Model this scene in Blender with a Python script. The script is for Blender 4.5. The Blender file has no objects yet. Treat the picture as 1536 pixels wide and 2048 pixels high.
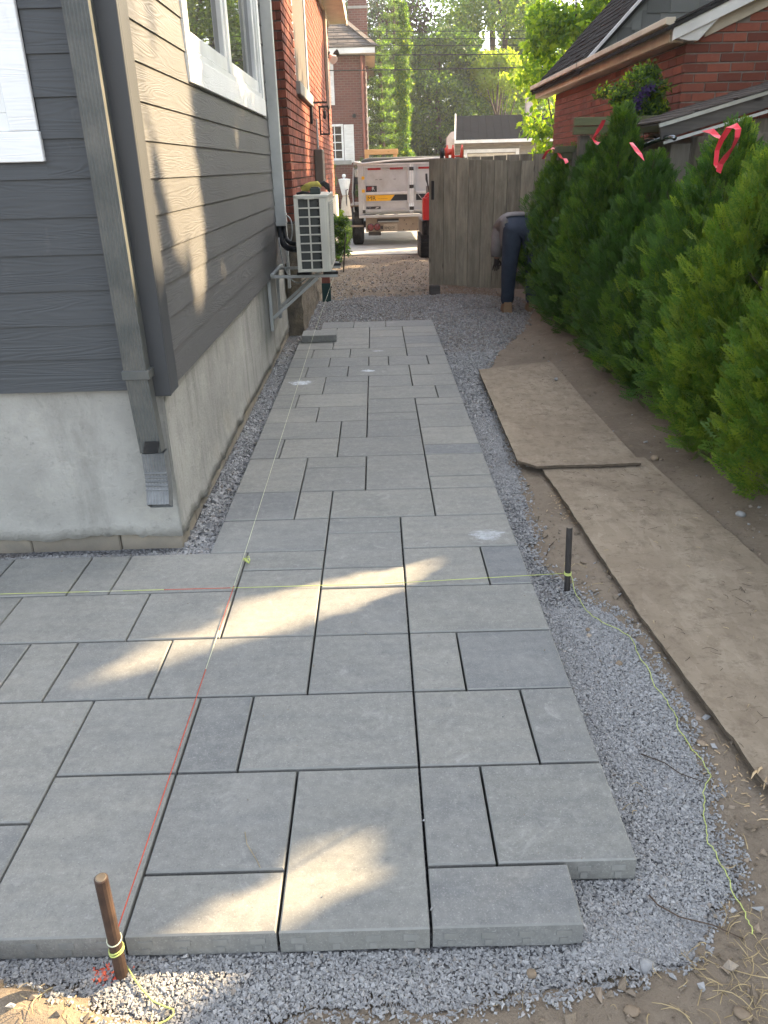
import bpy, bmesh, math, random
import numpy as np
from mathutils import Vector, Matrix, noise as mnoise

sc = bpy.context.scene
C = sc.collection
rnd = random.Random(7)
rng = np.random.default_rng(11)
R = math.radians

# ------------------------------------------------------------ camera
CAM_H = 1.49
pitch, yaw, roll, FPX = 0.4185, -0.0014, -0.0264, 1553.7
cp, sp = math.cos(pitch), math.sin(pitch)
f_ = Vector((0, cp, -sp)); r_ = Vector((1, 0, 0)); u_ = Vector((0, sp, cp))
cr, sr = math.cos(roll), math.sin(roll)
r2 = cr * r_ + sr * u_; u2 = -sr * r_ + cr * u_
Zr = Matrix.Rotation(yaw, 3, 'Z')
r2, u2, f2 = Zr @ r2, Zr @ u2, Zr @ f_
cam = bpy.data.objects.new('camera', bpy.data.cameras.new('camera'))
C.objects.link(cam)
cam.matrix_world = Matrix((
    (r2.x, u2.x, -f2.x, 0), (r2.y, u2.y, -f2.y, 0), (r2.z, u2.z, -f2.z, CAM_H), (0, 0, 0, 1)))
cam.data.sensor_width = 36; cam.data.sensor_fit = 'AUTO'
cam.data.lens = 36 * FPX / 2048
cam.data.clip_start = 0.05; cam.data.clip_end = 2000
sc.camera = cam

# ------------------------------------------------------------ light
SUN_AZ, SUN_EL = 28.0, 30.0          # azimuth from +X towards +Y, elevation
sunv = Vector((math.cos(R(SUN_EL)) * math.cos(R(SUN_AZ)), math.cos(R(SUN_EL)) * math.sin(R(SUN_AZ)), math.sin(R(SUN_EL))))
w = bpy.data.worlds.new('World'); sc.world = w; w.use_nodes = True
wn = w.node_tree.nodes; wl = w.node_tree.links
bg = wn['Background']
sky = wn.new('ShaderNodeTexSky'); sky.sky_type = 'NISHITA'; sky.sun_disc = False
sky.sun_elevation = R(SUN_EL); sky.sun_rotation = R(90 - SUN_AZ)
sky.air_density = 1.0; sky.dust_density = 3.0; sky.ozone_density = 1.0
hs = wn.new('ShaderNodeHueSaturation'); hs.inputs['Saturation'].default_value = .5
wl.new(sky.outputs[0], hs.inputs['Color']); wl.new(hs.outputs[0], bg.inputs[0]); bg.inputs[1].default_value = 0.15
sl = bpy.data.lights.new('sun', 'SUN'); sl.energy = 5.0; sl.angle = R(0.53); sl.color = (1.0, 0.76, 0.47)
so = bpy.data.objects.new('sun', sl); C.objects.link(so)
so.rotation_euler = sunv.to_track_quat('Z', 'Y').to_euler()
so.location = (20, 10, 20)
sc.view_settings.view_transform = 'Standard'; sc.view_settings.look = 'None'
sc.view_settings.gamma = 1; sc.view_settings.use_curve_mapping = False
sc.view_settings.exposure = 2.55
sc.render.engine = 'CYCLES'
sc.cycles.use_denoising = True
sc.cycles.max_bounces = 8; sc.cycles.diffuse_bounces = 4; sc.cycles.transparent_max_bounces = 8
sc.cycles.caustics_reflective = False; sc.cycles.caustics_refractive = False
sc.cycles.sample_clamp_indirect = 8

# ------------------------------------------------------------ materials
class NT:
    def __init__(s, name):
        s.m = bpy.data.materials.new(name); s.m.use_nodes = True
        s.t = s.m.node_tree; s.n = s.t.nodes; s.l = s.t.links
        s.b = s.n['Principled BSDF']; s.out = s.n['Material Output']
        s._co = None
    def new(s, k, **kw):
        x = s.n.new('ShaderNode' + k)
        for a, v in kw.items(): setattr(x, a, v)
        return x
    def link(s, a, b): s.l.new(a, b)
    def val(s, sock, v):
        if hasattr(v, 'is_linked') or hasattr(v, 'node'): s.l.new(v, sock)
        else:
            if isinstance(v, (tuple, list)) and len(v) == 3 and sock.type == 'RGBA': v = (*v, 1)
            sock.default_value = v
    def co(s):
        if s._co is None:
            tc = s.new('TexCoord'); oi = s.new('ObjectInfo')
            m = s.new('VectorMath', operation='MULTIPLY_ADD')
            cb = s.new('CombineXYZ')
            for i in range(3): s.link(oi.outputs['Random'], cb.inputs[i])
            s.link(cb.outputs[0], m.inputs[0]); m.inputs[1].default_value = (37.1, 71.3, 113.7)
            s.link(tc.outputs['Object'], m.inputs[2])
            s._co = m.outputs[0]; s.rand = oi.outputs['Random']
        return s._co
    def mapped(s, sc_=(1, 1, 1), rot=(0, 0, 0), vec=None):
        mp = s.new('Mapping'); s.link(vec if vec is not None else s.co(), mp.inputs[0])
        mp.inputs['Scale'].default_value = sc_; mp.inputs['Rotation'].default_value = rot
        return mp.outputs[0]
    def noise(s, scale, detail=4, rough=.55, dist=0, stretch=(1, 1, 1), vec=None):
        nn = s.new('TexNoise'); s.link(s.mapped(stretch, vec=vec) if stretch != (1, 1, 1) or vec is not None else s.co(), nn.inputs['Vector'])
        nn.inputs['Scale'].default_value = scale; nn.inputs['Detail'].default_value = detail
        nn.inputs['Roughness'].default_value = rough; nn.inputs['Distortion'].default_value = dist
        return nn.outputs['Fac']
    def vor(s, scale, feature='F1', stretch=(1, 1, 1)):
        nn = s.new('TexVoronoi', feature=feature); s.link(s.mapped(stretch), nn.inputs['Vector'])
        nn.inputs['Scale'].default_value = scale
        return nn
    def ramp(s, fac, stops):
        r = s.new('ValToRGB'); s.link(fac, r.inputs[0]); e = r.color_ramp.elements
        while len(e) < len(stops): e.new(.5)
        for el, (p_, c) in zip(e, stops):
            el.position = p_; el.color = (c, c, c, 1) if isinstance(c, (int, float)) else (*c, 1)
        return r.outputs[0]
    def mix(s, fac, a, b, mode='MIX'):
        m = s.new('MixRGB', blend_type=mode); s.val(m.inputs[0], fac); s.val(m.inputs[1], a); s.val(m.inputs[2], b)
        return m.outputs[0]
    def math(s, op, a, b=0.0, c=None):
        m = s.new('Math', operation=op); s.val(m.inputs[0], a); s.val(m.inputs[1], b)
        if c is not None: s.val(m.inputs[2], c)
        return m.outputs[0]
    def bump(s, h, strength=.3, dist=.01, normal=None):
        b = s.new('Bump'); s.link(h, b.inputs['Height']); b.inputs['Strength'].default_value = strength
        b.inputs['Distance'].default_value = dist
        if normal is not None: s.link(normal, b.inputs['Normal'])
        s.link(b.outputs[0], s.b.inputs['Normal']); return b.outputs[0]
    def fin(s, col, rough=.8, spec=.3, metal=0):
        s.val(s.b.inputs['Base Color'], col); s.val(s.b.inputs['Roughness'], rough)
        s.val(s.b.inputs['Specular IOR Level'], spec); s.val(s.b.inputs['Metallic'], metal)
        return s.m
    def objvar(s, col, amt=.15):
        s.co()
        v = s.math('MULTIPLY_ADD', s.rand, 2 * amt, 1 - amt)
        m = s.new('VectorMath', operation='SCALE'); s.val(m.inputs[0], col) if not isinstance(col, tuple) else m.inputs[0].__setattr__('default_value', col)
        s.link(v, m.inputs['Scale']); return m.outputs[0]

def simple(name, col, col2=None, rough=.7, scale=6, stretch=(1, 1, 1), var=.1, bump=0., bscale=60, spec=.3, metal=0, bdist=.003, grime=None):
    t = NT(name)
    c2 = col2 or tuple(x * .75 for x in col)
    n = t.noise(scale, 6, .6, stretch=stretch)
    c = t.mix(t.ramp(n, [(.3, 0.), (.7, 1.)]), col, c2)
    if grime:
        g = t.noise(scale * .45 + .3, 8, .7)
        c = t.mix(t.ramp(g, [(.48, 0.), (.75, .8)]), c, grime)
    if var: c = t.objvar(c, var)
    if bump: t.bump(t.noise(bscale, 5, .6, stretch=stretch), bump, bdist)
    return t.fin(c, rough, spec, metal)

M = {}
def paver_mat(name, smear=None):
    t = NT(name); t.co()
    cl = t.noise(4.5, 5, .6, stretch=(1, 3.2, 1))
    base = t.ramp(t.rand, [(0., (.172, .173, .164)), (.3, (.205, .202, .182)), (.55, (.225, .219, .194)), (.86, (.196, .194, .174)), (1., (.15, .156, .16))])
    dark = t.mix(1, base, (.8, .82, .86), 'MULTIPLY')
    c = t.mix(t.ramp(cl, [(.42, 0.), (.68, .8)]), base, dark)
    st = t.noise(9, 6, .7, stretch=(.55, 6, 1))
    c = t.mix(t.ramp(st, [(.45, 0.), (.75, .35)]), c, t.mix(1, base, (.8, .8, .8), 'MULTIPLY'))
    fine = t.noise(210, 3, .75)
    mot = t.noise(38, 6, .75)
    c = t.mix(t.ramp(mot, [(.38, .5), (.55, 0.)]), c, t.mix(1, c, (.72, .72, .73), 'MULTIPLY'))
    c = t.mix(t.ramp(mot, [(.55, 0.), (.72, .35)]), c, (.3, .295, .275))
    c = t.mix(t.ramp(fine, [(.56, 0.), (.72, .55)]), c, (.4, .39, .37))
    fine2 = t.noise(150, 3, .75)
    c = t.mix(t.ramp(fine2, [(.57, 0.), (.72, .6)]), c, (.1, .1, .1))
    # faint scuffs and stains
    sc1 = t.noise(7, 7, .75, 1.5)
    c = t.mix(t.ramp(sc1, [(.58, 0.), (.72, .45)]), c, (.34, .335, .315))
    geo = t.new('NewGeometry')
    dust = t.noise(1.3, 7, .75, .5, vec=geo.outputs['Position'])
    c = t.mix(t.ramp(dust, [(.5, 0.), (.7, .4)]), c, (.275, .268, .243))
    drag = t.noise(6, 7, .8, 2.2, stretch=(1, .22, 1))
    c = t.mix(t.ramp(drag, [(.64, 0.), (.7, .35)]), c, (.33, .325, .31))
    sp_ = t.noise(21, 2, .5)
    c = t.mix(t.ramp(sp_, [(.66, 0.), (.72, .3)]), c, (.13, .13, .13))
    if smear:
        tc = t.new('TexCoord')
        d = t.new('VectorMath', operation='SUBTRACT'); t.link(tc.outputs['Object'], d.inputs[0]); d.inputs[1].default_value = (smear[0], smear[1], 0)
        mp = t.mapped((1 / smear[2], 1 / smear[3], 0), vec=d.outputs[0])
        ln = t.new('VectorMath', operation='LENGTH'); t.link(mp, ln.inputs[0])
        nz = t.noise(14, 6, .7, 1.0, stretch=(1, 2, 1))
        k = t.math('SUBTRACT', t.math('MULTIPLY_ADD', nz, 2.2, -.25), ln.outputs['Value'])
        k = t.math('MULTIPLY', t.ramp(k, [(.1, 0.), (.45, smear[4])]), t.ramp(t.noise(55, 5, .8), [(.36, .25), (.6, 1.)]))
        c = t.mix(k, c, (.58, .62, .66))
    t.bump(t.math('ADD', fine, t.math('MULTIPLY', t.noise(90, 4, .6), .6)), .22, .002)
    return t.fin(c, .82, .3)

def siding_mat(name, col, axis='x', scale=1.0):
    """painted fibre-cement lap board with embossed cedar grain; axis = board length"""
    t = NT(name)
    st = (.55, 1, 6.5) if axis == 'x' else (1, .55, 6.5)
    g = t.noise(2.1, 2, .5, .35, stretch=st)
    rings = t.math('SINE', t.math('MULTIPLY', g, 95.))
    fine = t.noise(60, 4, .65, stretch=((.12, 1, 1) if axis == 'x' else (1, .12, 1)))
    amp = t.ramp(t.noise(3, 3, .5, stretch=st), [(.35, .25), (.65, 1.)])
    h = t.math('ADD', t.math('MULTIPLY', t.math('MULTIPLY', rings, amp), .8), t.math('MULTIPLY', fine, .8))
    t.bump(h, .3, .0022)
    c = t.mix(t.ramp(t.noise(2.2, 5, .6), [(.35, 0.), (.7, 1.)]), col, tuple(x * .88 for x in col))
    c = t.mix(t.ramp(t.noise(5, 8, .75, 0, stretch=(1, 1, .4)), [(.6, 0.), (.78, .25)]), c, (.25, .23, .2))
    return t.fin(t.objvar(c, .05), .55, .35)

def brick_mat(name, col, col2, var=.22):
    t = NT(name); t.co()
    a = t.ramp(t.rand, [(0., col2), (.5, col), (1., tuple(min(1, x * 1.12) for x in col))])
    n = t.noise(28, 6, .7)
    c = t.mix(t.ramp(n, [(.4, 0.), (.75, .45)]), a, tuple(x * .6 for x in col))
    c = t.mix(t.ramp(t.noise(11, 5, .7), [(.62, 0.), (.8, .3)]), c, (.42, .36, .31))
    t.bump(t.noise(150, 4, .65, stretch=(1, 1, .4)), .4, .004)
    return t.fin(t.objvar(c, var), .88, .2)

def wood_mat(name, col, col2, axis='z', scale=1., var=.18, rough=.85, bump=.35, streak=.5):
    t = NT(name)
    st = {'z': (1, 1, .06), 'x': (.06, 1, 1), 'y': (1, .06, 1)}[axis]
    g = t.noise(45 * scale, 5, .65, .4, stretch=st)
    g2 = t.noise(9 * scale, 5, .65, .2, stretch={'z': (1, 1, .25), 'x': (.25, 1, 1), 'y': (1, .25, 1)}[axis])
    c = t.mix(t.ramp(g, [(.3, 0.), (.7, 1.)]), col, col2)
    c = t.mix(t.ramp(g2, [(.42, 0.), (.72, streak)]), c, tuple(x * .5 for x in col2))
    k = t.vor(5 * scale, stretch={'z': (1, 1, .4), 'x': (.4, 1, 1), 'y': (1, .4, 1)}[axis])
    c = t.mix(t.ramp(k.outputs['Distance'], [(.04, .85), (.1, 0.)]), c, tuple(x * .3 for x in col2))
    t.bump(g, bump, .003)
    return t.fin(t.objvar(c, var), rough, .2)

def leaf_mat(name, col, col2, trans=.45, var=.3, rough=.5, tcol=None):
    t = NT(name)
    geo = t.new('NewGeometry')
    c = t.mix(geo.outputs['Random Per Island'], col, col2)
    n = t.noise(1.1, 3, .6)
    c = t.mix(t.ramp(n, [(.35, 0.), (.7, .6)]), c, tuple((a + b) * .38 for a, b in zip(col, col2)))
    c = t.objvar(c, .08)
    t.fin(c, rough, .25)
    tr = t.new('BsdfTranslucent')
    tc_ = t.mix(1, c, tcol or (1.5, 1.5, .55), 'MULTIPLY'); t.link(tc_, tr.inputs[0])
    mx = t.new('MixShader'); mx.inputs[0].default_value = trans
    t.link(t.b.outputs[0], mx.inputs[1]); t.link(tr.outputs[0], mx.inputs[2]); t.link(mx.outputs[0], t.out.inputs[0])
    return t.m

def stone_mat(name, cols, spec=.2):
    t = NT(name); geo = t.new('NewGeometry')
    k = len(cols) - 1
    c = t.ramp(geo.outputs['Random Per Island'], [(i / k, x) for i, x in enumerate(cols)])
    c = t.mix(t.ramp(t.noise(220, 3, .6), [(.4, 0.), (.7, .3)]), c, (.12, .12, .12))
    t.bump(t.noise(400, 3, .6), .2, .001)
    return t.fin(c, .85, spec)

def shingle_mat(name, col, col2, var=.2):
    t = NT(name)
    geo = t.new('NewGeometry')
    c = t.mix(geo.outputs['Random Per Island'], col, col2)
    c = t.mix(t.ramp(t.noise(180, 3, .7), [(.4, 0.), (.7, .5)]), c, tuple(x * .5 for x in col))
    t.bump(t.noise(220, 4, .7), .5, .004)
    return t.fin(t.objvar(c, var), .95, 0.)

M['paver'] = paver_mat('paver concrete')
M['paver_edge'] = simple('worn paver edge', (.225, .223, .205), (.18, .18, .166), rough=.85, scale=30, var=.08)
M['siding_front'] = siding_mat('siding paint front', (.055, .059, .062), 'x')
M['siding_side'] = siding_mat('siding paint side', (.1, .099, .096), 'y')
M['trim_grey'] = simple('corner trim paint', (.058, .061, .064), rough=.5, scale=3, var=.03, bump=.12, bscale=30, stretch=(1, 1, .2))
M['white_trim'] = siding_mat('white window trim', (.72, .73, .72), 'x')
M['white_trim_y'] = siding_mat('white window trim side', (.72, .73, .70), 'y')
M['vinyl'] = simple('white vinyl', (.74, .75, .73), rough=.35, scale=3, var=.02)
M['glass'] = None
def glass_mat():
    t = NT('window glass'); t.fin((.012, .016, .016), .015, .9)
    t.bump(t.noise(1.3, 2, .5), .03, .02); return t.m
M['glass'] = glass_mat()
M['downspout'] = simple('downspout paint', (.088, .094, .09), rough=.38, scale=5, var=0, grime=(.17, .16, .14))
M['duct'] = simple('line cover plastic', (.52, .53, .5), rough=.4, scale=4, var=0)
def stucco():
    t = NT('stucco parging')
    n = t.noise(1.6, 8, .72); n2 = t.noise(5.2, 8, .75, .6)
    c = t.mix(t.ramp(n, [(.36, 0.), (.64, 1.)]), (.37, .36, .325), (.28, .272, .246))
    c = t.mix(t.ramp(t.noise(2.4, 7, .75, .3, stretch=(1, 2.5, .35)), [(.5, 0.), (.7, .75)]), c, (.175, .17, .152))
    c = t.mix(t.ramp(n2, [(.54, 0.), (.7, .75)]), c, (.4, .385, .335))
    c = t.mix(t.ramp(t.noise(30, 5, .8), [(.58, 0.), (.72, .5)]), c, (.14, .135, .12))
    t.bump(t.math('ADD', t.noise(75, 6, .75), t.math('MULTIPLY', t.noise(17, 5, .65), 1.3)), .8, .006)
    return t.fin(c, .92, .15)
M['stucco'] = stucco()
M['block'] = simple('footing block', (.29, .25, .19), (.2, .18, .145), rough=.95, scale=9, var=.15, bump=.5, bscale=70, bdist=.004)
M['brick'] = brick_mat('red brick', (.2, .064, .04), (.15, .05, .034))
M['brick_front'] = brick_mat('orange red brick', (.215, .07, .044), (.165, .055, .038))
M['mortar_dark'] = simple('dark mortar', (.1, .085, .07), rough=.95, scale=30, var=0, bump=.3)
M['mortar'] = simple('mortar', (.24, .21, .18), rough=.95, scale=30, var=0, bump=.3)
def rubble():
    t = NT('rough rubble stone base')
    c = t.mix(t.ramp(t.noise(8, 7, .7), [(.3, 0.), (.7, 1.)]), (.25, .2, .14), (.1, .09, .075))
    t.bump(t.math('ADD', t.noise(16, 6, .7), t.math('MULTIPLY', t.noise(60, 4, .7), .5)), 1., .03)
    return t.fin(c, .95, .2)
M['rubble'] = rubble()
M['sill'] = simple('stone sill', (.3, .29, .26), rough=.85, var=.05, bump=.2)
M['soffit'] = simple('cream soffit', (.55, .48, .36), rough=.6, var=.02)
M['cream'] = simple('cream paint', (.62, .54, .42), rough=.6, scale=3, var=.04, grime=(.3, .24, .17))
M['white'] = simple('white paint', (.74, .73, .7), rough=.5, scale=3, var=.03, grime=(.5, .47, .42))
M['black'] = simple('black metal', (.022, .022, .022), rough=.45, var=0)
M['rubber'] = simple('rubber', (.022, .022, .022), rough=.85, scale=20, var=0, grime=(.09, .08, .065))
M['brown_box'] = simple('brown painted box', (.16, .13, .1), rough=.6, var=0)
M['steel'] = simple('galvanised steel', (.42, .43, .42), rough=.4, metal=.7, scale=14, var=.04)
M['alu'] = simple('dirty painted steel', (.48, .485, .49), (.41, .415, .42), rough=.5, scale=2.5, var=.03, grime=(.27, .245, .22))
M['alu_light'] = simple('clean painted rail', (.66, .64, .63), rough=.4, var=.02)
M['brown_steel'] = simple('dusty bumper steel', (.3, .24, .18), rough=.7, scale=5, var=0, grime=(.14, .1, .07))
M['ac'] = simple('ac casing', (.6, .58, .5), rough=.4, scale=3, var=.02)
M['coil'] = simple('coil fins', (.075, .08, .075), rough=.6, scale=80, stretch=(1, 1, .02), var=.05, metal=.2)
M['bracket'] = simple('bracket paint', (.4, .41, .39), rough=.5, var=.02)
M['pipe_wrap'] = simple('pipe insulation', (.018, .02, .022), rough=.7, var=0)
M['yellow'] = simple('yellow fabric', (.42, .34, .05), (.2, .18, .05), rough=.8, scale=25, var=0)
M['gatewood'] = wood_mat('weathered board', (.28, .25, .19), (.185, .17, .128), 'z', streak=.75)
M['gatewood_x'] = wood_mat('weathered rail', (.22, .21, .17), (.15, .145, .115), 'x')
M['fencewood'] = wood_mat('grey fence board', (.2, .175, .14), (.13, .118, .095), 'z')
M['beamwood'] = wood_mat('mossy beam', (.19, .19, .1), (.11, .115, .06), 'x')
M['greywood'] = wood_mat('dark grey timber', (.12, .11, .1), (.075, .07, .065), 'x')
M['lumber'] = wood_mat('new lumber', (.55, .3, .13), (.45, .23, .09), 'x', var=.05, streak=.2)
M['shingle_dark'] = shingle_mat('dark rough shingle', (.07, .066, .06), (.035, .034, .033), .1)
M['shingle_wall'] = shingle_mat('grey green shingle tab', (.23, .23, .21), (.15, .155, .145), .25)
M['shingle_black'] = shingle_mat('blue black shingle', (.012, .014, .019), (.007, .008, .011), .15)
M['shingle_brown'] = shingle_mat('brown grey shingle', (.15, .13, .115), (.07, .062, .058), .1)
def osb():
    t = NT('muddy plywood')
    v = t.vor(34, stretch=(1, .3, 1))
    a = t.mix(v.outputs['Color'], (.225, .18, .128), (.285, .234, .172))
    a = t.mix(t.ramp(t.noise(1.6, 7, .72), [(.38, 0.), (.66, .8)]), a, (.185, .145, .104))
    a = t.mix(t.ramp(t.noise(3.4, 8, .75), [(.5, 0.), (.72, .6)]), a, (.345, .29, .215))
    a = t.mix(t.ramp(t.noise(13, 7, .8, .3), [(.5, 0.), (.66, .65)]), a, (.12, .09, .065))
    a = t.mix(t.ramp(t.noise(42, 5, .8, 1.2, stretch=(.3, 1, 1)), [(.6, 0.), (.68, .75)]), a, (.085, .065, .045))
    a = t.mix(t.ramp(t.noise(36, 5, .8, 1.2, stretch=(1, .35, 1)), [(.61, 0.), (.7, .6)]), a, (.38, .32, .24))
    t.bump(t.math('ADD', t.noise(70, 6, .7), t.math('MULTIPLY', v.outputs['Distance'], .4)), .3, .002)
    return t.fin(a, .95, .12)
M['osb'] = osb()
M['osb_edge'] = simple('plywood edge', (.13, .1, .07), (.05, .04, .03), rough=.95, scale=30, stretch=(1, 1, 4), var=0, bump=.6)
M['splinter'] = simple('splintered wood', (.5, .38, .23), (.35, .24, .13), rough=.9, scale=40, var=.1)
def dirt():
    t = NT('dirt')
    c = t.mix(t.ramp(t.noise(1.7, 7, .7), [(.3, 0.), (.7, 1.)]), (.225, .182, .135), (.165, .132, .098))
    c = t.mix(t.ramp(t.noise(9, 7, .75), [(.5, 0.), (.75, .7)]), c, (.28, .232, .175))
    c = t.mix(t.ramp(t.noise(40, 5, .7), [(.55, 0.), (.75, .6)]), c, (.075, .06, .046))
    t.bump(t.math('ADD', t.noise(45, 7, .75), t.math('MULTIPLY', t.noise(160, 4, .7), .4)), .7, .012)
    return t.fin(c, .97, .1)
M['dirt'] = dirt()
def gravelbed():
    t = NT('gravel bed')
    v = t.vor(85); c = t.mix(v.outputs['Color'], (.15, .15, .15), (.31, .31, .31))
    c = t.mix(t.ramp(v.outputs['Distance'], [(.2, 0.), (.75, .85)]), c, (.04, .04, .042))
    c = t.mix(t.ramp(t.noise(1.2, 6, .7), [(.52, 0.), (.72, .55)]), c, (.17, .135, .1))
    t.bump(t.math('MULTIPLY', v.outputs['Distance'], -1), 1., .012)
    return t.fin(c, .95, .15)
M['gravelbed'] = gravelbed()
M['stones'] = stone_mat('crushed stone', [(.21, .208, .203), (.28, .277, .27), (.34, .336, .328), (.25, .248, .242), (.39, .383, .365)])
M['stones_dirty'] = stone_mat('dusty crushed stone', [(.2, .18, .16), (.3, .28, .26), (.22, .19, .155), (.36, .34, .32)])
M['paint_orange'] = stone_mat('spray painted stone', [(.75, .09, .04), (.85, .16, .07), (.6, .07, .035), (.5, .3, .25)])
M['pebble'] = stone_mat('brown pebble', [(.2, .15, .1), (.28, .22, .16), (.14, .11, .08), (.33, .28, .22)])
M['concrete'] = simple('driveway concrete', (.4, .385, .35), (.33, .315, .285), rough=.9, scale=1.4, var=0, bump=.2, grime=(.25, .22, .18))
M['asphalt'] = simple('road asphalt', (.06, .06, .058), rough=.95, scale=30, var=0, bump=.3)
M['grass'] = leaf_mat('lawn grass', (.1, .16, .03), (.16, .2, .04), .4)
M['straw'] = simple('straw', (.42, .33, .18), (.25, .18, .09), rough=.9, scale=20, var=.1)
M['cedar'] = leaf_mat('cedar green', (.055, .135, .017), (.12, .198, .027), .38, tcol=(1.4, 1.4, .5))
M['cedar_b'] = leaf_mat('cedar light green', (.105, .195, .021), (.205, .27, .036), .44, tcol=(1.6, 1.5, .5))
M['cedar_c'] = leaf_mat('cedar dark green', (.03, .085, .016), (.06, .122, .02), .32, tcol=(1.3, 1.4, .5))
M['bark'] = wood_mat('bark', (.1, .07, .05), (.055, .04, .03), 'z', var=.1)
M['leaf_light'] = leaf_mat('light green leaves', (.15, .25, .035), (.28, .36, .055), .68, tcol=(2.0, 1.9, .6))
M['leaf_mid'] = leaf_mat('mid green leaves', (.075, .15, .03), (.14, .22, .045), .62, tcol=(1.8, 1.8, .6))
M['leaf_dark'] = leaf_mat('dark green leaves', (.035, .08, .024), (.065, .12, .03), .48)
M['leaf_yellow'] = leaf_mat('yellow green leaves', (.22, .3, .03), (.34, .4, .045), .65, tcol=(1.5, 1.5, .5))
M['leaf_purple'] = leaf_mat('purple brown leaves', (.04, .03, .024), (.07, .045, .03), .4, tcol=(1.3, 1.0, .6))
M['needle_blue'] = leaf_mat('blue green needles', (.04, .07, .05), (.1, .14, .09), .3)
M['needle_green'] = leaf_mat('green needles', (.07, .14, .035), (.15, .22, .05), .5)
M['flower'] = leaf_mat('purple flowers', (.05, .03, .12), (.1, .06, .2), .4)
M['ribbon'] = simple('pink ribbon', (.85, .07, .1), (.7, .05, .08), rough=.45, var=.05)
M['string_y'] = simple('yellow green string', (.5, .56, .17), rough=.7, var=0)
M['string_w'] = simple('pale string', (.55, .56, .4), rough=.7, var=0)
M['string_r'] = simple('red orange string', (.55, .09, .05), rough=.7, var=0)
M['rust'] = simple('rusty steel', (.09, .055, .038), (.045, .03, .024), rough=.75, metal=.3, scale=25, var=0, bump=.3)
M['rust_top'] = simple('worn steel end', (.17, .14, .1), (.11, .08, .055), rough=.6, scale=30, var=0)
M['dark_steel'] = simple('dark steel', (.05, .045, .042), rough=.6, metal=.4, scale=25, var=0)
M['red'] = simple('red plastic', (.62, .03, .025), rough=.35, scale=4, var=0)
M['red_reel'] = simple('orange red plastic', (.62, .07, .035), rough=.4, scale=4, var=0)
M['mach'] = simple('grimy dark machine', (.05, .047, .045), (.09, .075, .06), rough=.7, scale=8, var=0)
M['taillight'] = simple('tail lamp red', (.16, .02, .02), rough=.25, var=0, spec=.6)
M['reflector'] = simple('red reflector tape', (.36, .025, .03), rough=.35, var=0)
M['sticker_y'] = simple('yellow sticker', (.78, .42, .015), rough=.4, scale=3, var=0, col2=(.7, .37, .015))
M['sticker_k'] = simple('black sticker', (.03, .03, .033), rough=.4, var=0)
M['plate'] = simple('number plate', (.42, .36, .28), rough=.5, scale=20, var=0, grime=(.25, .19, .13))
M['ink'] = simple('dark print', (.03, .03, .03), rough=.5, var=0)
M['ink_red'] = simple('red print', (.45, .03, .03), rough=.5, var=0)
M['tarp'] = simple('grey green tarp', (.16, .165, .14), (.1, .105, .095), rough=.7, scale=4, stretch=(.3, 1, 1), var=0, bump=.3, bscale=20)
M['denim'] = simple('denim', (.03, .04, .06), (.018, .026, .042), rough=.9, scale=14, var=0, bump=.3, bscale=60, bdist=.004)
M['shirt'] = simple('grey shirt', (.19, .175, .17), (.14, .13, .128), rough=.9, scale=9, var=0, bump=.3, bscale=30)
M['skin'] = simple('skin', (.42, .24, .17), rough=.55, var=0)
M['hair'] = simple('dark hair', (.03, .022, .018), rough=.7, var=0)
M['boot'] = simple('tan boot', (.23, .15, .085), rough=.8, scale=12, var=0)
M['glove'] = simple('dark glove', (.045, .035, .03), rough=.8, var=0)
M['chrome'] = simple('polished dark pipe', (.22, .24, .26), rough=.18, metal=.9, var=0)
M['ornament'] = simple('white stone ornament', (.7, .7, .68), rough=.7, var=0)
M['cone'] = simple('orange cone', (.8, .13, .03), rough=.5, var=0)
M['truck'] = simple('black truck paint', (.02, .022, .024), rough=.2, var=0, spec=.6)
M['stonewall'] = simple('grey buff stone', (.27, .24, .19), (.16, .145, .12), rough=.95, scale=7, stretch=(.4, .4, 3), var=.1, bump=.4, bscale=12)
M['pinkwall'] = simple('pale pink stucco', (.6, .5, .44), rough=.8, var=0)
M['wirec'] = simple('black cable', (.02, .022, .02), rough=.6, var=0)
M['galv_elbow'] = simple('scuffed elbow', (.2, .205, .205), (.095, .1, .1), rough=.42, metal=.15, scale=9, stretch=(1, 1, 2), var=0)

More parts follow.
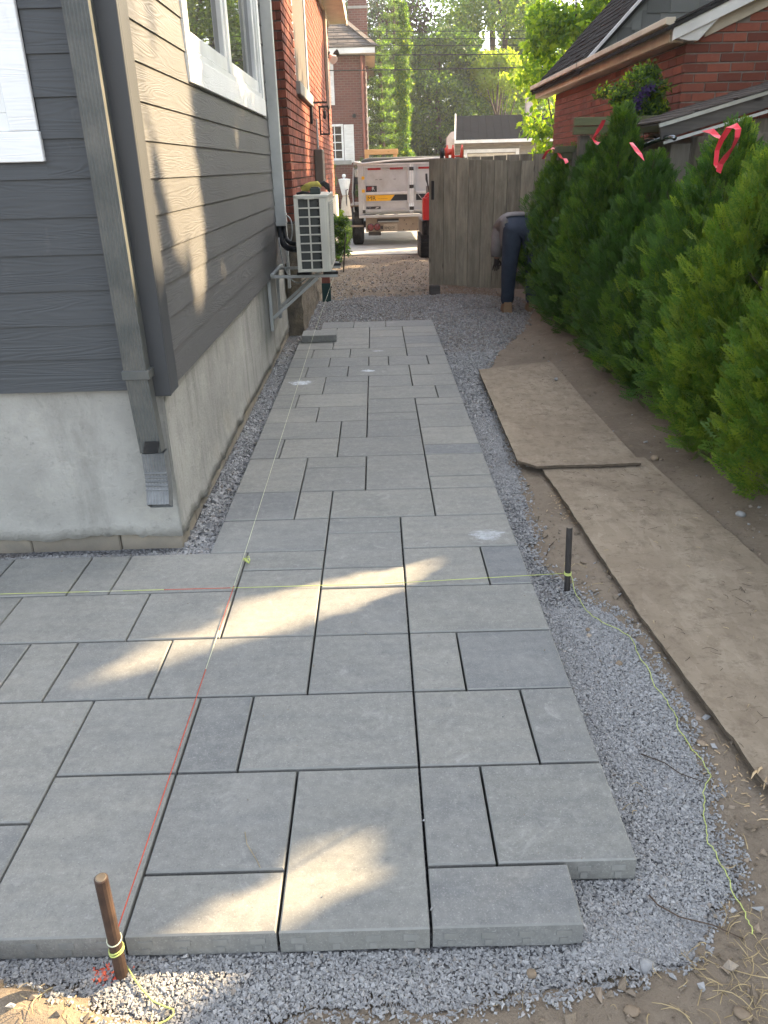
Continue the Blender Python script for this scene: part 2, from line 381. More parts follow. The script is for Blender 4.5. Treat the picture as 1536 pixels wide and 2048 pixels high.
# ------------------------------------------------------------ geometry helpers
WL = {}
def wloc(o): return WL.get(o.name, Vector((0, 0, 0)))
class MB:
    def __init__(s): s.v = []; s.f = []; s.m = []
    def add(s, vs, fs, mi=0):
        o = len(s.v); s.v += [tuple(v) for v in vs]; s.f += [tuple(i + o for i in f) for f in fs]; s.m += [mi] * len(fs); return s
    def box(s, a, b, mi=0):
        x0, y0, z0 = [min(p, q) for p, q in zip(a, b)]; x1, y1, z1 = [max(p, q) for p, q in zip(a, b)]
        return s.add([(x0, y0, z0), (x1, y0, z0), (x1, y1, z0), (x0, y1, z0), (x0, y0, z1), (x1, y0, z1), (x1, y1, z1), (x0, y1, z1)],
                     [(0, 3, 2, 1), (4, 5, 6, 7), (0, 1, 5, 4), (1, 2, 6, 5), (2, 3, 7, 6), (3, 0, 4, 7)], mi)
    def obox(s, c, size, rot, mi=0):
        hx, hy, hz = [q / 2 for q in size]; c = Vector(c)
        P = [c + rot @ Vector((sx * hx, sy * hy, sz * hz)) for sz in (-1, 1) for sx, sy in ((-1, -1), (1, -1), (1, 1), (-1, 1))]
        return s.add(P, [(0, 3, 2, 1), (4, 5, 6, 7), (0, 1, 5, 4), (1, 2, 6, 5), (2, 3, 7, 6), (3, 0, 4, 7)], mi)
    def beam(s, p, q, wd, ht, up=(0, 0, 1), mi=0):
        p, q = Vector(p), Vector(q); d = (q - p); L = d.length; d.normalize(); up = Vector(up)
        sx = d.cross(up); sx.normalize(); u = sx.cross(d)
        rot = Matrix((sx, d, u)).transposed()
        return s.obox((p + q) / 2, (wd, L, ht), rot, mi)
    def prism(s, poly, fn, d0, d1, mi=0):
        n = len(poly); vs = [fn(a, b, d0) for a, b in poly] + [fn(a, b, d1) for a, b in poly]
        fs = [tuple(range(n))[::-1], tuple(range(n, 2 * n))] + [(i, (i + 1) % n, n + (i + 1) % n, n + i) for i in range(n)]
        return s.add(vs, fs, mi)
    def tube(s, pts, r, n=8, mi=0, cap=True):
        pts = [Vector(p) for p in pts]; rr = r if isinstance(r, (list, tuple)) else [r] * len(pts)
        up = Vector((0, 0, 1)); rings = []; prev = None
        for i, p in enumerate(pts):
            d = (pts[min(i + 1, len(pts) - 1)] - pts[max(i - 1, 0)]).normalized()
            if prev is None:
                a = d.cross(up if abs(d.z) < .9 else Vector((1, 0, 0))).normalized()
            else:
                a = (prev - d * prev.dot(d)).normalized()
            prev = a; b = d.cross(a)
            rings.append([p + (a * math.cos(t) + b * math.sin(t)) * rr[i] for t in [2 * math.pi * k / n for k in range(n)]])
        vs = [v for q in rings for v in q]; fs = []
        for i in range(len(pts) - 1):
            for k in range(n):
                fs.append((i * n + k, i * n + (k + 1) % n, (i + 1) * n + (k + 1) % n, (i + 1) * n + k))
        if cap: fs += [tuple(range(n))[::-1], tuple(range((len(pts) - 1) * n, len(pts) * n))]
        return s.add(vs, fs, mi)
    def lathe(s, c, prof, n=16, axis=(0, 0, 1), mi=0):
        ax = Vector(axis).normalized(); a = ax.orthogonal().normalized(); b = ax.cross(a); c = Vector(c); vs = []; fs = []
        for r, h in prof:
            for k in range(n):
                t = 2 * math.pi * k / n; vs.append(c + ax * h + (a * math.cos(t) + b * math.sin(t)) * max(r, 1e-4))
        for i in range(len(prof) - 1):
            for k in range(n): fs.append((i * n + k, i * n + (k + 1) % n, (i + 1) * n + (k + 1) % n, (i + 1) * n + k))
        fs += [tuple(range(n))[::-1], tuple(range((len(prof) - 1) * n, len(prof) * n))]
        return s.add(vs, fs, mi)
    def ball(s, c, r, n=10, mi=0, sq=(1, 1, 1)):
        prof = [(math.sin(math.pi * i / n), -math.cos(math.pi * i / n)) for i in range(n + 1)]
        o = len(s.v); s.lathe((0, 0, 0), prof, n + 4, mi=mi)
        for i in range(o, len(s.v)):
            v = s.v[i]; s.v[i] = (c[0] + v[0] * r * sq[0], c[1] + v[1] * r * sq[1], c[2] + v[2] * r * sq[2])
        return s
    def build(s, name, mat, parent=None, origin=None, smooth=False, bevel=0, seg=1):
        mats = mat if isinstance(mat, (list, tuple)) else [mat]
        if origin is None:
            n = max(1, len(s.v)); origin = [sum(v[i] for v in s.v) / n for i in range(3)] if parent is not None or True else (0, 0, 0)
        origin = Vector(origin)
        me = bpy.data.meshes.new(name)
        me.from_pydata([tuple(Vector(v) - origin) for v in s.v], [], s.f)
        for m in mats: me.materials.append(m)
        if any(s.m): me.polygons.foreach_set('material_index', s.m)
        if smooth: me.polygons.foreach_set('use_smooth', [True] * len(s.f))
        me.validate(); me.update()
        o = place(me, name, origin, parent)
        if bevel:
            b = o.modifiers.new('bevel', 'BEVEL'); b.width = bevel; b.segments = seg; b.limit_method = 'ANGLE'; b.angle_limit = R(40)
            b.harden_normals = False
        return o
def place(me, name, origin, parent=None):
    o = bpy.data.objects.new(name, me); C.objects.link(o)
    origin = Vector(origin); WL[o.name] = origin.copy()
    if parent is not None:
        o.parent = parent; o.location = origin - wloc(parent)
    else: o.location = origin
    return o
def mesh_np(name, verts, faces, mats, parent=None, origin=(0, 0, 0), mi=None, smooth=False):
    """verts (N,3), faces (F,k) arrays -> one mesh object"""
    me = bpy.data.meshes.new(name); k = faces.shape[1]
    v = np.asarray(verts, np.float32) - np.asarray(origin, np.float32)
    me.vertices.add(len(v)); me.vertices.foreach_set('co', v.ravel())
    me.loops.add(faces.size); me.loops.foreach_set('vertex_index', faces.astype(np.int32).ravel())
    me.polygons.add(len(faces)); me.polygons.foreach_set('loop_start', np.arange(0, faces.size, k, dtype=np.int32))
    for m in (mats if isinstance(mats, (list, tuple)) else [mats]): me.materials.append(m)
    if mi is not None: me.polygons.foreach_set('material_index', mi.astype(np.int32))
    me.polygons.foreach_set('use_smooth', np.full(len(faces), smooth))
    me.update(calc_edges=True); me.validate()
    return place(me, name, origin, parent)
def thing(name, label, cat, loc=(0, 0, 0), group=None):
    o = bpy.data.objects.new(name, None); C.objects.link(o); o.location = loc; WL[o.name] = Vector(loc)
    o.empty_display_size = .2
    tag(o, label, cat, group); return o
def tag(o, label, cat, group=None):
    o['label'] = label; o['category'] = cat
    if group: o['group'] = group
    return o
def kind(o, k): o['kind'] = k; return o
def struct_empty(name):
    o = bpy.data.objects.new(name, None); C.objects.link(o); WL[o.name] = Vector((0, 0, 0)); o['kind'] = 'structure'; return o
def dupmesh(src, origin, parent, rot=None, scale=None, mat=None):
    o = bpy.data.objects.new(src.name.split('.')[0], src.data); C.objects.link(o)
    for md in src.modifiers:
        if md.type == 'BEVEL':
            b = o.modifiers.new('bevel', 'BEVEL'); b.width = md.width; b.segments = md.segments; b.limit_method = 'ANGLE'; b.angle_limit = md.angle_limit
    WL[o.name] = Vector(origin); o.parent = parent; o.location = Vector(origin) - wloc(parent)
    if rot is not None: o.rotation_euler = rot
    if scale is not None: o.scale = scale
    return o
def lettering(txt, size, mat, parent, origin, rot, name='lettering', depth=.002, sx=1.0):
    cu = bpy.data.curves.new(name, 'FONT'); cu.body = txt; cu.size = size; cu.extrude = depth; cu.align_x = 'LEFT'
    t = bpy.data.objects.new('tmp', cu); C.objects.link(t)
    dg = bpy.context.evaluated_depsgraph_get(); me = bpy.data.meshes.new_from_object(t.evaluated_get(dg))
    bpy.data.objects.remove(t); me.materials.clear(); me.materials.append(mat); me.name = name
    for v in me.vertices: v.co.x *= sx
    o = place(me, name, origin, parent); o.rotation_euler = rot
    return o
def nz(x, y, z=0., s=1.): return mnoise.noise(Vector((x * s, y * s, z * s)))
# ------------------------------------------------------------ ground and gravel
K0X, K0Y, KM = -0.2506, 1.1518, 0.165
def kx(k): return K0X + KM * k
def ky(k): return K0Y + KM * (k + .0135 * max(0, k - 13))
RE = [(.9, .45), (1.06, .52), (1.13, .65), (1.25, .79), (1.39, .80), (1.67, .86), (2.03, .885), (2.41, .872), (2.65, .78), (2.9, .66), (3.23, .70), (3.86, .715), (4.7, .758), (5.6, .80), (6.3, .87), (6.8, 1.0), (7.4, 1.25), (8, 1.5), (9.0, 1.75), (10.6, 1.8)]
FE = [(-3, 1.10), (-1.0, 1.105), (-.8, 1.095), (-.66, 1.06), (-.55, 1.02), (-.45, .995), (-.29, .99), (-.094, 1.035), (.088, 1.025), (.21, 1.04), (.42, 1.055), (.65, 1.13), (.8, 1.3)]
def gmask(x, y):
    """>0 inside the gravel (roughly metres from its edge)"""
    j = .03 * nz(x, y, 3, 9) + .02 * nz(x, y, 7, 25)
    right = np.interp(y, [a for a, _ in RE], [b for _, b in RE]) - x
    front = y - np.interp(x, [a for a, _ in FE], [b for _, b in FE])
    far = 10.3 - y + .5 * nz(x, y, 1, 1.2)
    return min(right, front, far) + j
def hgt(x, y):
    z = -.052 + .014 * nz(x, y, 0, 2.3) + .006 * nz(x, y, 0, 9) + .003 * nz(x, y, 2, 31)
    z += .075 * math.exp(-((x + .92) / .2) ** 2 - ((y - 1.025) / .062) ** 2) + .05 * math.exp(-((x + 1.3) / .25) ** 2 - ((y - 1.0) / .09) ** 2)
    z += .035 * math.exp(-((x + .72) / .14) ** 2 - ((y - .99) / .06) ** 2) + .03 * math.exp(-((x + .55) / .15) ** 2 - ((y - .93) / .05) ** 2)
    if y < 1.4 and x < -.3: z += .016 * nz(x, y, 5, 17) + .008 * nz(x, y, 8, 40)
    if x > 1.35 and y < 9.5: z += min(.05, (x - 1.35) * .12) + .012 * nz(x, y, 4, 12)
    if x > .62 and 9.8 < y < 11.6: z -= .03
    if 10.5 < y < 16 and x < 1.4:
        z += .05 * max(0, nz(x, y, 9, .9)) + .07 * math.exp(-((x - .6) / .35) ** 2 - ((y - 13.6) / 1.0) ** 2) + .035 * math.exp(-((x + .35) / .3) ** 2 - ((y - 14.6) / .8) ** 2)
    if y > 15: z -= .03 * min(1, (y - 15) / .6)
    g = gmask(x, y) if y < 11 else -1
    if g > -.03: z = z * max(0, -g / .03) + (-.072) * min(1, 1 + g / .03) if g < 0 else -.072
    return z
def grid_sheet(name, xs, ys, fn, mat, keep=None):
    X, Y = np.meshgrid(xs, ys); P = np.array([(x, y, fn(x, y)) for x, y in zip(X.ravel(), Y.ravel())])
    nx = len(xs); I = np.arange(len(xs) * len(ys)).reshape(len(ys), nx)
    q = np.stack([I[:-1, :-1], I[:-1, 1:], I[1:, 1:], I[1:, :-1]], -1).reshape(-1, 4)
    if keep is not None:
        c = P[q].mean(1); q = q[np.array([keep(a, b) for a, b, _ in c])]
    return mesh_np(name, P, q, mat, smooth=True)
xs = np.concatenate([np.linspace(-400, -8, 12), np.arange(-6, -1.6, .25), np.arange(-1.5, 1.9, .035), np.arange(1.95, 4, .15), np.linspace(5, 400, 12)])
ys = np.concatenate([np.linspace(-60, -1, 6), np.arange(-.5, .6, .2), np.arange(.65, 3.2, .035), np.arange(3.25, 8, .08), np.arange(8.1, 16.4, .12), np.linspace(17, 40, 24), np.linspace(50, 900, 12)])
ground = kind(grid_sheet('ground', xs, ys, hgt, M['dirt']), 'structure')
def gz(x, y):
    return -.064 + .006 * nz(x, y, 1, 3.1) + .003 * nz(x, y, 1, 20)
bed = kind(grid_sheet('gravel_bed', np.arange(-3, 1.95, .04), np.concatenate([np.arange(.9, 4, .04), np.arange(4.05, 10.9, .08)]), gz, M['gravelbed'], keep=lambda x, y: gmask(x, y) > .015), 'structure')

# ------------------------------------------------------------ paved path
SL = []   # (x0,x1,y0,y1)
def row(y0, y1, *xsq):
    for a, b in zip(xsq[:-1], xsq[1:]): SL.append((a, b, y0, y1))
row(0, 2, -8, -6, -4); row(0, 3, -4, -2); row(0, 1, -2, 0); row(0, 3, 0, 2); row(0, 1, 2, 4)
row(2, 5, -9, -6, -4); row(1, 3, -2, 0); row(1, 3, 2, 3, 5)
row(3, 5, -4, -2, -1, 2, 4, 5); row(0, 5, -12, -9) if False else None
row(5, 7, -11, -8, -6, -5, -3, 0, 2, 3, 5)
row(7, 9, -12, -10, -7, -4, -2); row(7, 10, -2, 0); row(7, 9, 0, 2, 5)
row(9, 11, -13, -11, -8, -6, -5, -2); row(10, 11, -2, 0); row(9, 10, 0, 2); row(9, 11, 2, 4, 5)
row(11, 13, -3, 0); row(10, 12, 0, 2); row(12, 13, 0, 2); row(11, 13, 2, 5)
row(13, 15, -3, -1, 0, 3, 5)
row(15, 18, -3, -1); row(15, 17, -1, 1); row(17, 18, -1, 1); row(15, 18, 1, 3); row(15, 16, 3, 5); row(16, 18, 3, 5)
row(18, 20, -3, -2, 0, 3); row(18, 19, 3, 5); row(19, 21, 3, 5)
row(20, 22, -3, 0, 1, 3); row(22, 24, -3, -1, 1); row(22, 23, 1, 3); row(23, 25, 1, 3); row(21, 24, 3, 5); row(24, 25, 3, 5)
row(24, 26, -3, -2, 1); row(25, 27, 1, 4, 5)
row(26, 29, -3, -1); row(26, 28, -1, 1); row(28, 29, -1, 1); row(27, 29, 1, 3, 5)
row(29, 31, -3, -2, 0, 3, 5); row(31, 33, -3, -1, 1, 2, 4, 5); row(33, 35, -3, -2, 0, 3, 5)
row(35, 37, -3, -1); row(37, 39, -3, -1); row(39, 41, -2, -1); row(38, 41, -1, 1); row(36, 38, -1, 1); row(35, 36, -1, 1)
row(40, 41, 1, 3); row(38, 40, 1, 3); row(35, 38, 1, 3); row(39, 41, 3, 5); row(38, 39, 3, 5); row(36, 38, 3, 5); row(35, 36, 3, 5)
row(41, 43, -2, 0, 2, 5)
for k in (-9, -12): SL.append((k - 3, k, 0, 2)) if k == -9 else None
PX0, PX1, PZT, PTH = 0, 0, 0.0, .062
path = struct_empty('path')
def paver_mesh(w_, l_, nubs=False):
    m = MB(); ch = .0035
    gx, gy = .0034, .0042
    x, y = w_ / 2 - gx, l_ / 2 - gy
    nxs = max(3, int(w_ / .05)); 
    def ring(xx, yy, z, jit=0):
        pts = []
        for i in range(nxs): pts.append((-xx + 2 * xx * i / nxs, -yy, z))
        for i in range(3): pts.append((xx, -yy + 2 * yy * i / 3, z))
        for i in range(nxs): pts.append((xx - 2 * xx * i / nxs, yy, z))
        for i in range(3): pts.append((-xx, yy - 2 * yy * i / 3, z))
        if jit: pts = [(a, b, c + rnd.uniform(-jit, jit)) for a, b, c in pts]
        return pts
    rc = .004
    a = ring(x - ch, y - ch, 0); b = ring(x, y, -ch); c = ring(x, y, -PTH, .0035)
    n = len(a); vs = a + b + c
    fs = [tuple(range(n))]
    m.add(vs, fs); ed = []; fs = []
    for i in range(n): ed.append((i, n + i, n + (i + 1) % n, (i + 1) % n)); fs.append((n + i, 2 * n + i, 2 * n + (i + 1) % n, n + (i + 1) % n))
    fs.append(tuple(range(2 * n, 3 * n))[::-1])
    m.f += ed + fs; m.m += [1] * len(ed) + [0] * len(fs)
    if nubs:
        nn = max(2, round(w_ / .085))
        for i in range(nn):
            cx = -x + 2 * x * (i + .5) / nn
            m.box((cx - .016, -y - .0016, -.034), (cx + .016, -y + .001, -.018), 1); m.box((cx - .008, -y - .0016, -PTH + .006), (cx + .008, -y + .001, -.04), 1)
    return m
SMEAR = {(3, 4, 31): None}
smears = {(0, 3, 29, 31): (-.09, .0, .08, .05, .95), (-3, -1, 26, 29): (-.02, .09, .12, .085, .95), (2, 5, 11, 13): (.13, -.06, .10, .08, .45), (0, 3, 33, 35): (.0, .05, .08, .03, .5)}
for i, (a, b, c, d) in enumerate(SL):
    w_, l_ = kx(b) - kx(a), ky(d) - ky(c)
    m = paver_mesh(w_, l_, nubs=(c == 0 or (a, c) == (3, 1)))
    mt = M['paver']
    if (a, b, c, d) in smears: mt = paver_mat('paver concrete smeared', smears[(a, b, c, d)])
    cx, cy = (kx(a) + kx(b)) / 2, (ky(c) + ky(d)) / 2
    m.v = [(v[0] + cx, v[1] + cy, v[2]) for v in m.v]
    o = m.build('paver', [mt, M['paver_edge']], path, origin=(cx, cy, 0))
    o.location.z += rnd.uniform(-.0012, .0012); o.rotation_euler = (rnd.uniform(-.002, .002), rnd.uniform(-.002, .002), rnd.uniform(-.0015, .0015))
# loose slab laid askew on top of the path
m = paver_mesh(.33, .30); m.v = [(v[0], v[1], v[2]) for v in m.v]
lo = m.build('paver_slab', [M['paver'], M['paver_edge']], None, origin=(0, 0, 0)); lo.location = (-.555, 7.43, .064); lo.rotation_euler = (R(-1.2), 0, R(1.5))
tag(lo, 'loose grey paving slab lying on top of the far left path edge', 'paving slab')

# ------------------------------------------------------------ crushed stone
def in_path(x, y):
    if y < ky(0): return False
    if y < ky(11): return kx(-14) < x < kx(5) and not (y < ky(1) and x > kx(4))
    if y < ky(39): return kx(-3) < x < kx(5)
    return y < ky(43) and kx(-2) < x < kx(5)
OCT = np.array([(1, 0, 0), (-1, 0, 0), (0, 1, 0), (0, -1, 0), (0, 0, 1), (0, 0, -1)], float) * .62
OF = np.array([(0, 2, 4), (2, 1, 4), (1, 3, 4), (3, 0, 4), (2, 0, 5), (1, 2, 5), (3, 1, 5), (0, 3, 5)])
def stones_mesh(name, P, S, mats, mi=None, lift=.22):
    n = len(P); A = rng.normal(size=(n, 3, 3)); Q, _ = np.linalg.qr(A)
    V = OCT[None] + rng.uniform(-.34, .34, (n, 6, 3))
    V *= np.stack([S * rng.uniform(.8, 1.35, n), S * rng.uniform(.65, 1.05, n), S * rng.uniform(.5, .85, n)], -1)[:, None, :]
    V = np.einsum('nij,nkj->nki', Q, V); V[..., 2] *= .8
    V += P[:, None, :]
    V[..., 2] += (S * lift)[:, None]
    F = (OF[None] + (np.arange(n) * 6)[:, None, None]).reshape(-1, 3)
    m = mesh_np(name, V.reshape(-1, 3), F, mats, mi=None if mi is None else np.repeat(mi, 8))
    return kind(m, 'stuff')
pts = []; 
def scatter(n, x0, x1, y0, y1, s0, s1, edge=.0):
    for _ in range(n):
        x, y = rnd.uniform(x0, x1), rnd.uniform(y0, y1)
        g = gmask(x, y)
        if g < edge + rnd.uniform(-.05, .01) or in_path(x, y): continue
        if y > 3.1 and x < -.9: continue
        if 2.55 < y < 3.6 and x > .6 and rnd.random() < .72: continue
        pts.append((x, y, gz(x, y) if g > 0 else hgt(x, y), rnd.uniform(s0, s1) * (1.5 if rnd.random() < .05 else 1)))
scatter(44000, -1.5, .95, .93, 1.22, .0045, .009)
scatter(52000, kx(4), .95, 1.1, 2.6, .0045, .009)
scatter(27000, .57, .92, 2.6, 5.0, .0065, .0115)
scatter(7000, .57, 1.1, 5.0, 7.2, .012, .019)
scatter(5200, -.9, kx(-3), 2.95, 7.6, .011, .022)
scatter(3600, -1.75, -.74, ky(11), 3.14, .009, .015)
scatter(24000, -.8, 1.9, 7.0, 10.6, .011, .023)
pts = np.array(pts)
spot = (np.hypot(pts[:, 0] + .615, (pts[:, 1] - 1.118) * 1.3) + rng.normal(0, .012, len(pts)) < .024) & (rng.random(len(pts)) < .7)
dirty = (rng.random(len(pts)) < np.where(pts[:, 1] > 7, .5, .05))
stones_mesh('gravel', pts[:, :3], pts[:, 3], [M['stones'], M['stones_dirty'], M['paint_orange']], mi=np.where(spot, 2, np.where(dirty, 1, 0)))
# pebbles and clods loose on the dirt
pp = []
for _ in range(5200):
    x, y = rnd.uniform(-1.4, 1.75), rnd.choice([rnd.uniform(.75, 3.4), rnd.uniform(.75, 9.5), rnd.uniform(9.5, 15)])
    if gmask(x, y) > .0 or in_path(x, y) or (x < -.9 and y > 1.3): continue
    pp.append((x, y, hgt(x, y), abs(rnd.gauss(0, .009)) + .004))
pp = np.array(pp); stones_mesh('pebbles', pp[:, :3], pp[:, 3], [M['pebble'], M['stones']], mi=(rng.random(len(pp)) < .2).astype(int), lift=.15)
gp = []
for _ in range(5200):
    x, y = rnd.uniform(-.7, 1.6), 9.6 + abs(rnd.gauss(0, 2.2))
    if y > 15.4: continue
    gp.append((x, y, hgt(x, y), abs(rnd.gauss(.008, .01)) + .006))
gp = np.array(gp); stones_mesh('rubble_stones', gp[:, :3], gp[:, 3], [M['stones_dirty'], M['pebble']], mi=(rng.random(len(gp)) < .4).astype(int), lift=.1)
cr = []
for _ in range(420):
    x, y = rnd.uniform(-1.4, .57), rnd.choice([rnd.uniform(1.16, 3), rnd.uniform(1.16, 8)])
    if in_path(x, y) and (nz(x, y, 3, 2.2) > -.05 or x > .45 or x < -.68): cr.append((x, y, .0, abs(rnd.gauss(0, .0022)) + .0012))
cr = np.array(cr); stones_mesh('crumbs', cr[:, :3], cr[:, 3], [M['stones'], M['pebble']], mi=(rng.random(len(cr)) < .4).astype(int), lift=.2)
cd_ = []
for _ in range(15000):
    x, y = rnd.uniform(-1.3, 1.7), rnd.uniform(.75, 3.6) if rnd.random() < .8 else rnd.uniform(3.6, 8.5)
    if gmask(x, y) > .03 or in_path(x, y) or (x < -.9 and y > 1.3) or nz(x, y, 4, 5) + rnd.gauss(0, .3) < .1: continue
    cd_.append((x, y, hgt(x, y), abs(rnd.gauss(.002, .0045)) + .0025))
cd_ = np.array(cd_); stones_mesh('dirt_clods', cd_[:, :3], cd_[:, 3], [M['dirt']], lift=.1)
cl_ = []
for _ in range(900):
    x, y = rnd.uniform(-1.2, 1.7), rnd.uniform(.8, 3.2) if rnd.random() < .6 else rnd.uniform(3.2, 9)
    if gmask(x, y) > .01 or in_path(x, y) or (x < -.9 and y > 1.3): continue
    cl_.append((x, y, hgt(x, y), abs(rnd.gauss(.012, .009)) + .006))
cl_ = np.array(cl_); stones_mesh('soil_lumps', cl_[:, :3], cl_[:, 3], [M['dirt']], lift=.05)
# separate bigger stones one can point at
def stone(label, x, y, s, mat, z=None, cat='stone', grp=None):
    bm = bmesh.new(); bmesh.ops.create_icosphere(bm, subdivisions=2, radius=1)
    for v in bm.verts:
        n = 1 + .28 * nz(v.co.x + x * 9, v.co.y + y * 7, v.co.z, 1.1); v.co = Vector((v.co.x * s[0] * n, v.co.y * s[1] * n, v.co.z * s[2] * n))
    me = bpy.data.meshes.new('stone'); bm.to_mesh(me); bm.free(); me.materials.append(mat)
    me.polygons.foreach_set('use_smooth', [True] * len(me.polygons))
    zz = (hgt(x, y) if gmask(x, y) < 0 else gz(x, y)) if z is None else z
    o = place(me, 'stone', (x, y, zz + s[2] * .6)); tag(o, label, cat, grp)
    o.rotation_euler = (0, 0, x * 13)
SB = simple('brown field stone', (.25, .19, .13), (.17, .13, .09), rough=.9, scale=40, var=.1, bump=.3)
SG = simple('grey field stone', (.3, .3, .29), (.2, .2, .2), rough=.9, scale=40, var=.1, bump=.3)
def gpt(px, py, z=-.06):
    d = f2 + r2 * ((px - 768) / FPX) - u2 * ((py - 1024) / FPX); t = (z - CAM_H) / d.z
    return d.x * t, d.y * t
for lab, px, py, s, mt in [
    ('round brown stone in the gravel in front of the stepped slab', 1063, 1948, (.0105, .011, .009), SB),
    ('pale grey angular stone at the front right corner of the gravel', 1296, 1932, (.021, .018, .012), SG),
    ('darker of two touching brown stones beside the right steel stake', 1176, 1260, (.009, .009, .008), SB),
    ('paler of two touching tan stones beside the right steel stake', 1178, 1271, (.010, .009, .007), simple('tan stone', (.36, .3, .23), rough=.9, var=0)),
    ('lone brown stone in the middle of the right gravel strip', 1238, 1328, (.013, .012, .009), SB),
    ('flat tan stone on bare dirt beside the loose yellow string', 1403, 1492, (.016, .012, .006), SB),
    ('flat brown stone half sunk in dirt at the bottom right', 1482, 2040, (.02, .012, .007), SB),
    ('grey stone in dirt just below the gravel at the bottom right', 1262, 2033, (.017, .012, .007), SB),
    ('pale stone on the dirt under the nearest cedar', 1477, 1050, (.022, .02, .014), SG),
    ('tan stone beside the front right corner of the far plywood sheet', 1308, 927, (.03, .022, .016), SB)]:
    x, y = gpt(px, py); stone(lab, x, y, s, mt)
x, y = gpt(1112, 761, 0); stone('small grey stone resting on the far plywood sheet', x, y, (.018, .016, .012), SG, z=.004)
x, y = gpt(900, 783); stone('dark stone lying in the gravel left of the far plywood', x + .05, y, (.016, .012, .01), SB)

# ------------------------------------------------------------ straw, twigs, chips
def blades(name, L, mat, kindv='stuff'):
    V = []; F = []
    for x, y, z, ln, a, h, wd, bend in L:
        n = 5; o = len(V); ca, sa = math.cos(a), math.sin(a)
        for i in range(n):
            t = i / (n - 1); px_ = x + ca * ln * (t - .5) - sa * bend * math.sin(math.pi * t); py_ = y + sa * ln * (t - .5) + ca * bend * math.sin(math.pi * t)
            pz = z + h * math.sin(math.pi * t) + .002; ww = wd * (1 - .6 * t)
            V += [(px_ - sa * ww, py_ + ca * ww, pz), (px_ + sa * ww, py_ - ca * ww, pz + .001)]
        F += [(o + 2 * i, o + 2 * i + 1, o + 2 * i + 3, o + 2 * i + 2) for i in range(n - 1)]
    return kind(mesh_np(name, np.array(V), np.array(F), mat), kindv)
Ls = []
for _ in range(900):
    x, y = rnd.uniform(.1, 1.5), rnd.uniform(.8, 2.9)
    if rnd.random() < .35: x, y = rnd.gauss(.78, .14), rnd.gauss(1.05, .1)
    g = gmask(x, y)
    if g > .02 and rnd.random() < .93: continue
    if in_path(x, y): continue
    Ls.append((x, y, (hgt(x, y) if g < 0 else gz(x, y) + .008), abs(rnd.gauss(.03, .025)) + .01, rnd.uniform(0, 7), rnd.uniform(0, .012), rnd.uniform(.0005, .0013), rnd.gauss(0, .008)))
for _ in range(160):
    x, y = rnd.gauss(-.7, .2), rnd.gauss(1.02, .06); Ls.append((x, y, hgt(x, y), rnd.uniform(.01, .05), rnd.uniform(0, 7), .006, .0008, rnd.gauss(0, .006)))
blades('straw', Ls, M['straw'])
Lc = []
for _ in range(150):
    x, y = rnd.gauss(1.0, .07), rnd.gauss(1.62, .16); Lc.append((x, y, hgt(x, y) + .002, rnd.uniform(.006, .022), rnd.uniform(0, 7), .001, rnd.uniform(.001, .0028), 0))
for _ in range(60):
    x, y = rnd.gauss(.86, .03), rnd.gauss(3.45, .1); Lc.append((x, y, hgt(x, y) + .002, rnd.uniform(.01, .03), rnd.uniform(0, 7), .001, rnd.uniform(.001, .003), 0))
blades('wood_chips', Lc, M['splinter'])
def twig(label, pix, r=.0018, z=-.05, mat=None):
    P = [(*gpt(a, b, z), z + .004 * math.sin(i * 2.1)) for i, (a, b) in enumerate(pix)]
    m = MB(); m.tube(P, [r * (1 - .5 * i / len(P)) for i in range(len(P))], 5)
    tag(m.build('twig', mat or M['bark'], smooth=True), label, 'twig')
twig('thin bent twig lying across the gravel right of the path', [(1282, 1508), (1330, 1528), (1360, 1545), (1402, 1562)])
twig('long dark root lying on gravel by the stepped slab corner', [(1298, 1790), (1315, 1812), (1360, 1832), (1425, 1850), (1490, 1882)], .0022)
twig('crooked thin twig beside the right steel stake', [(1092, 1112), (1100, 1093), (1113, 1078)], .002)
twig('pale bent straw stalk looped on dirt at the bottom right', [(1440, 2010), (1445, 1985), (1470, 2005), (1465, 2030), (1448, 2038)], .0014, -.045, M['straw'])
twig('thin dry grass stem lying on a front slab', [(490, 1664), (494, 1690), (512, 1716), (521, 1736)], .0009, .002, M['straw'])
# ------------------------------------------------------------ grey sided house on the left
gh = thing('grey_house', 'grey lap sided house with a parged foundation on the left of the paved path', 'house', (-2, 5.5, -.06))
HX, HY, HYE, HTOP = -.87, 3.12, 7.95, 5.3
m = MB(); m.box((-6, HY + .02, .69), (HX - .09, HYE, HTOP)); m.build('wall', M['siding_front'], gh)
ex = .1328
# front boards, split round the front window
WX, WZ0, WZ1, WXL = -1.19, 1.535, 3.3, -2.7
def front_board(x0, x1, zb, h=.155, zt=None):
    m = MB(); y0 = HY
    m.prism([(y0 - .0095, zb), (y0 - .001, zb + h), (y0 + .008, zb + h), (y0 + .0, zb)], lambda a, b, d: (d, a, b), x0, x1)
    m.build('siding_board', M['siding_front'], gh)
z = .68
while z < HTOP - .2:
    if z + .155 > WZ0 + .03 and z < WZ1:
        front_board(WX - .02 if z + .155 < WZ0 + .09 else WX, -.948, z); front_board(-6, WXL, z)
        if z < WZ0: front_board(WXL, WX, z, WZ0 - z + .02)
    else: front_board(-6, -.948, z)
    z += ex
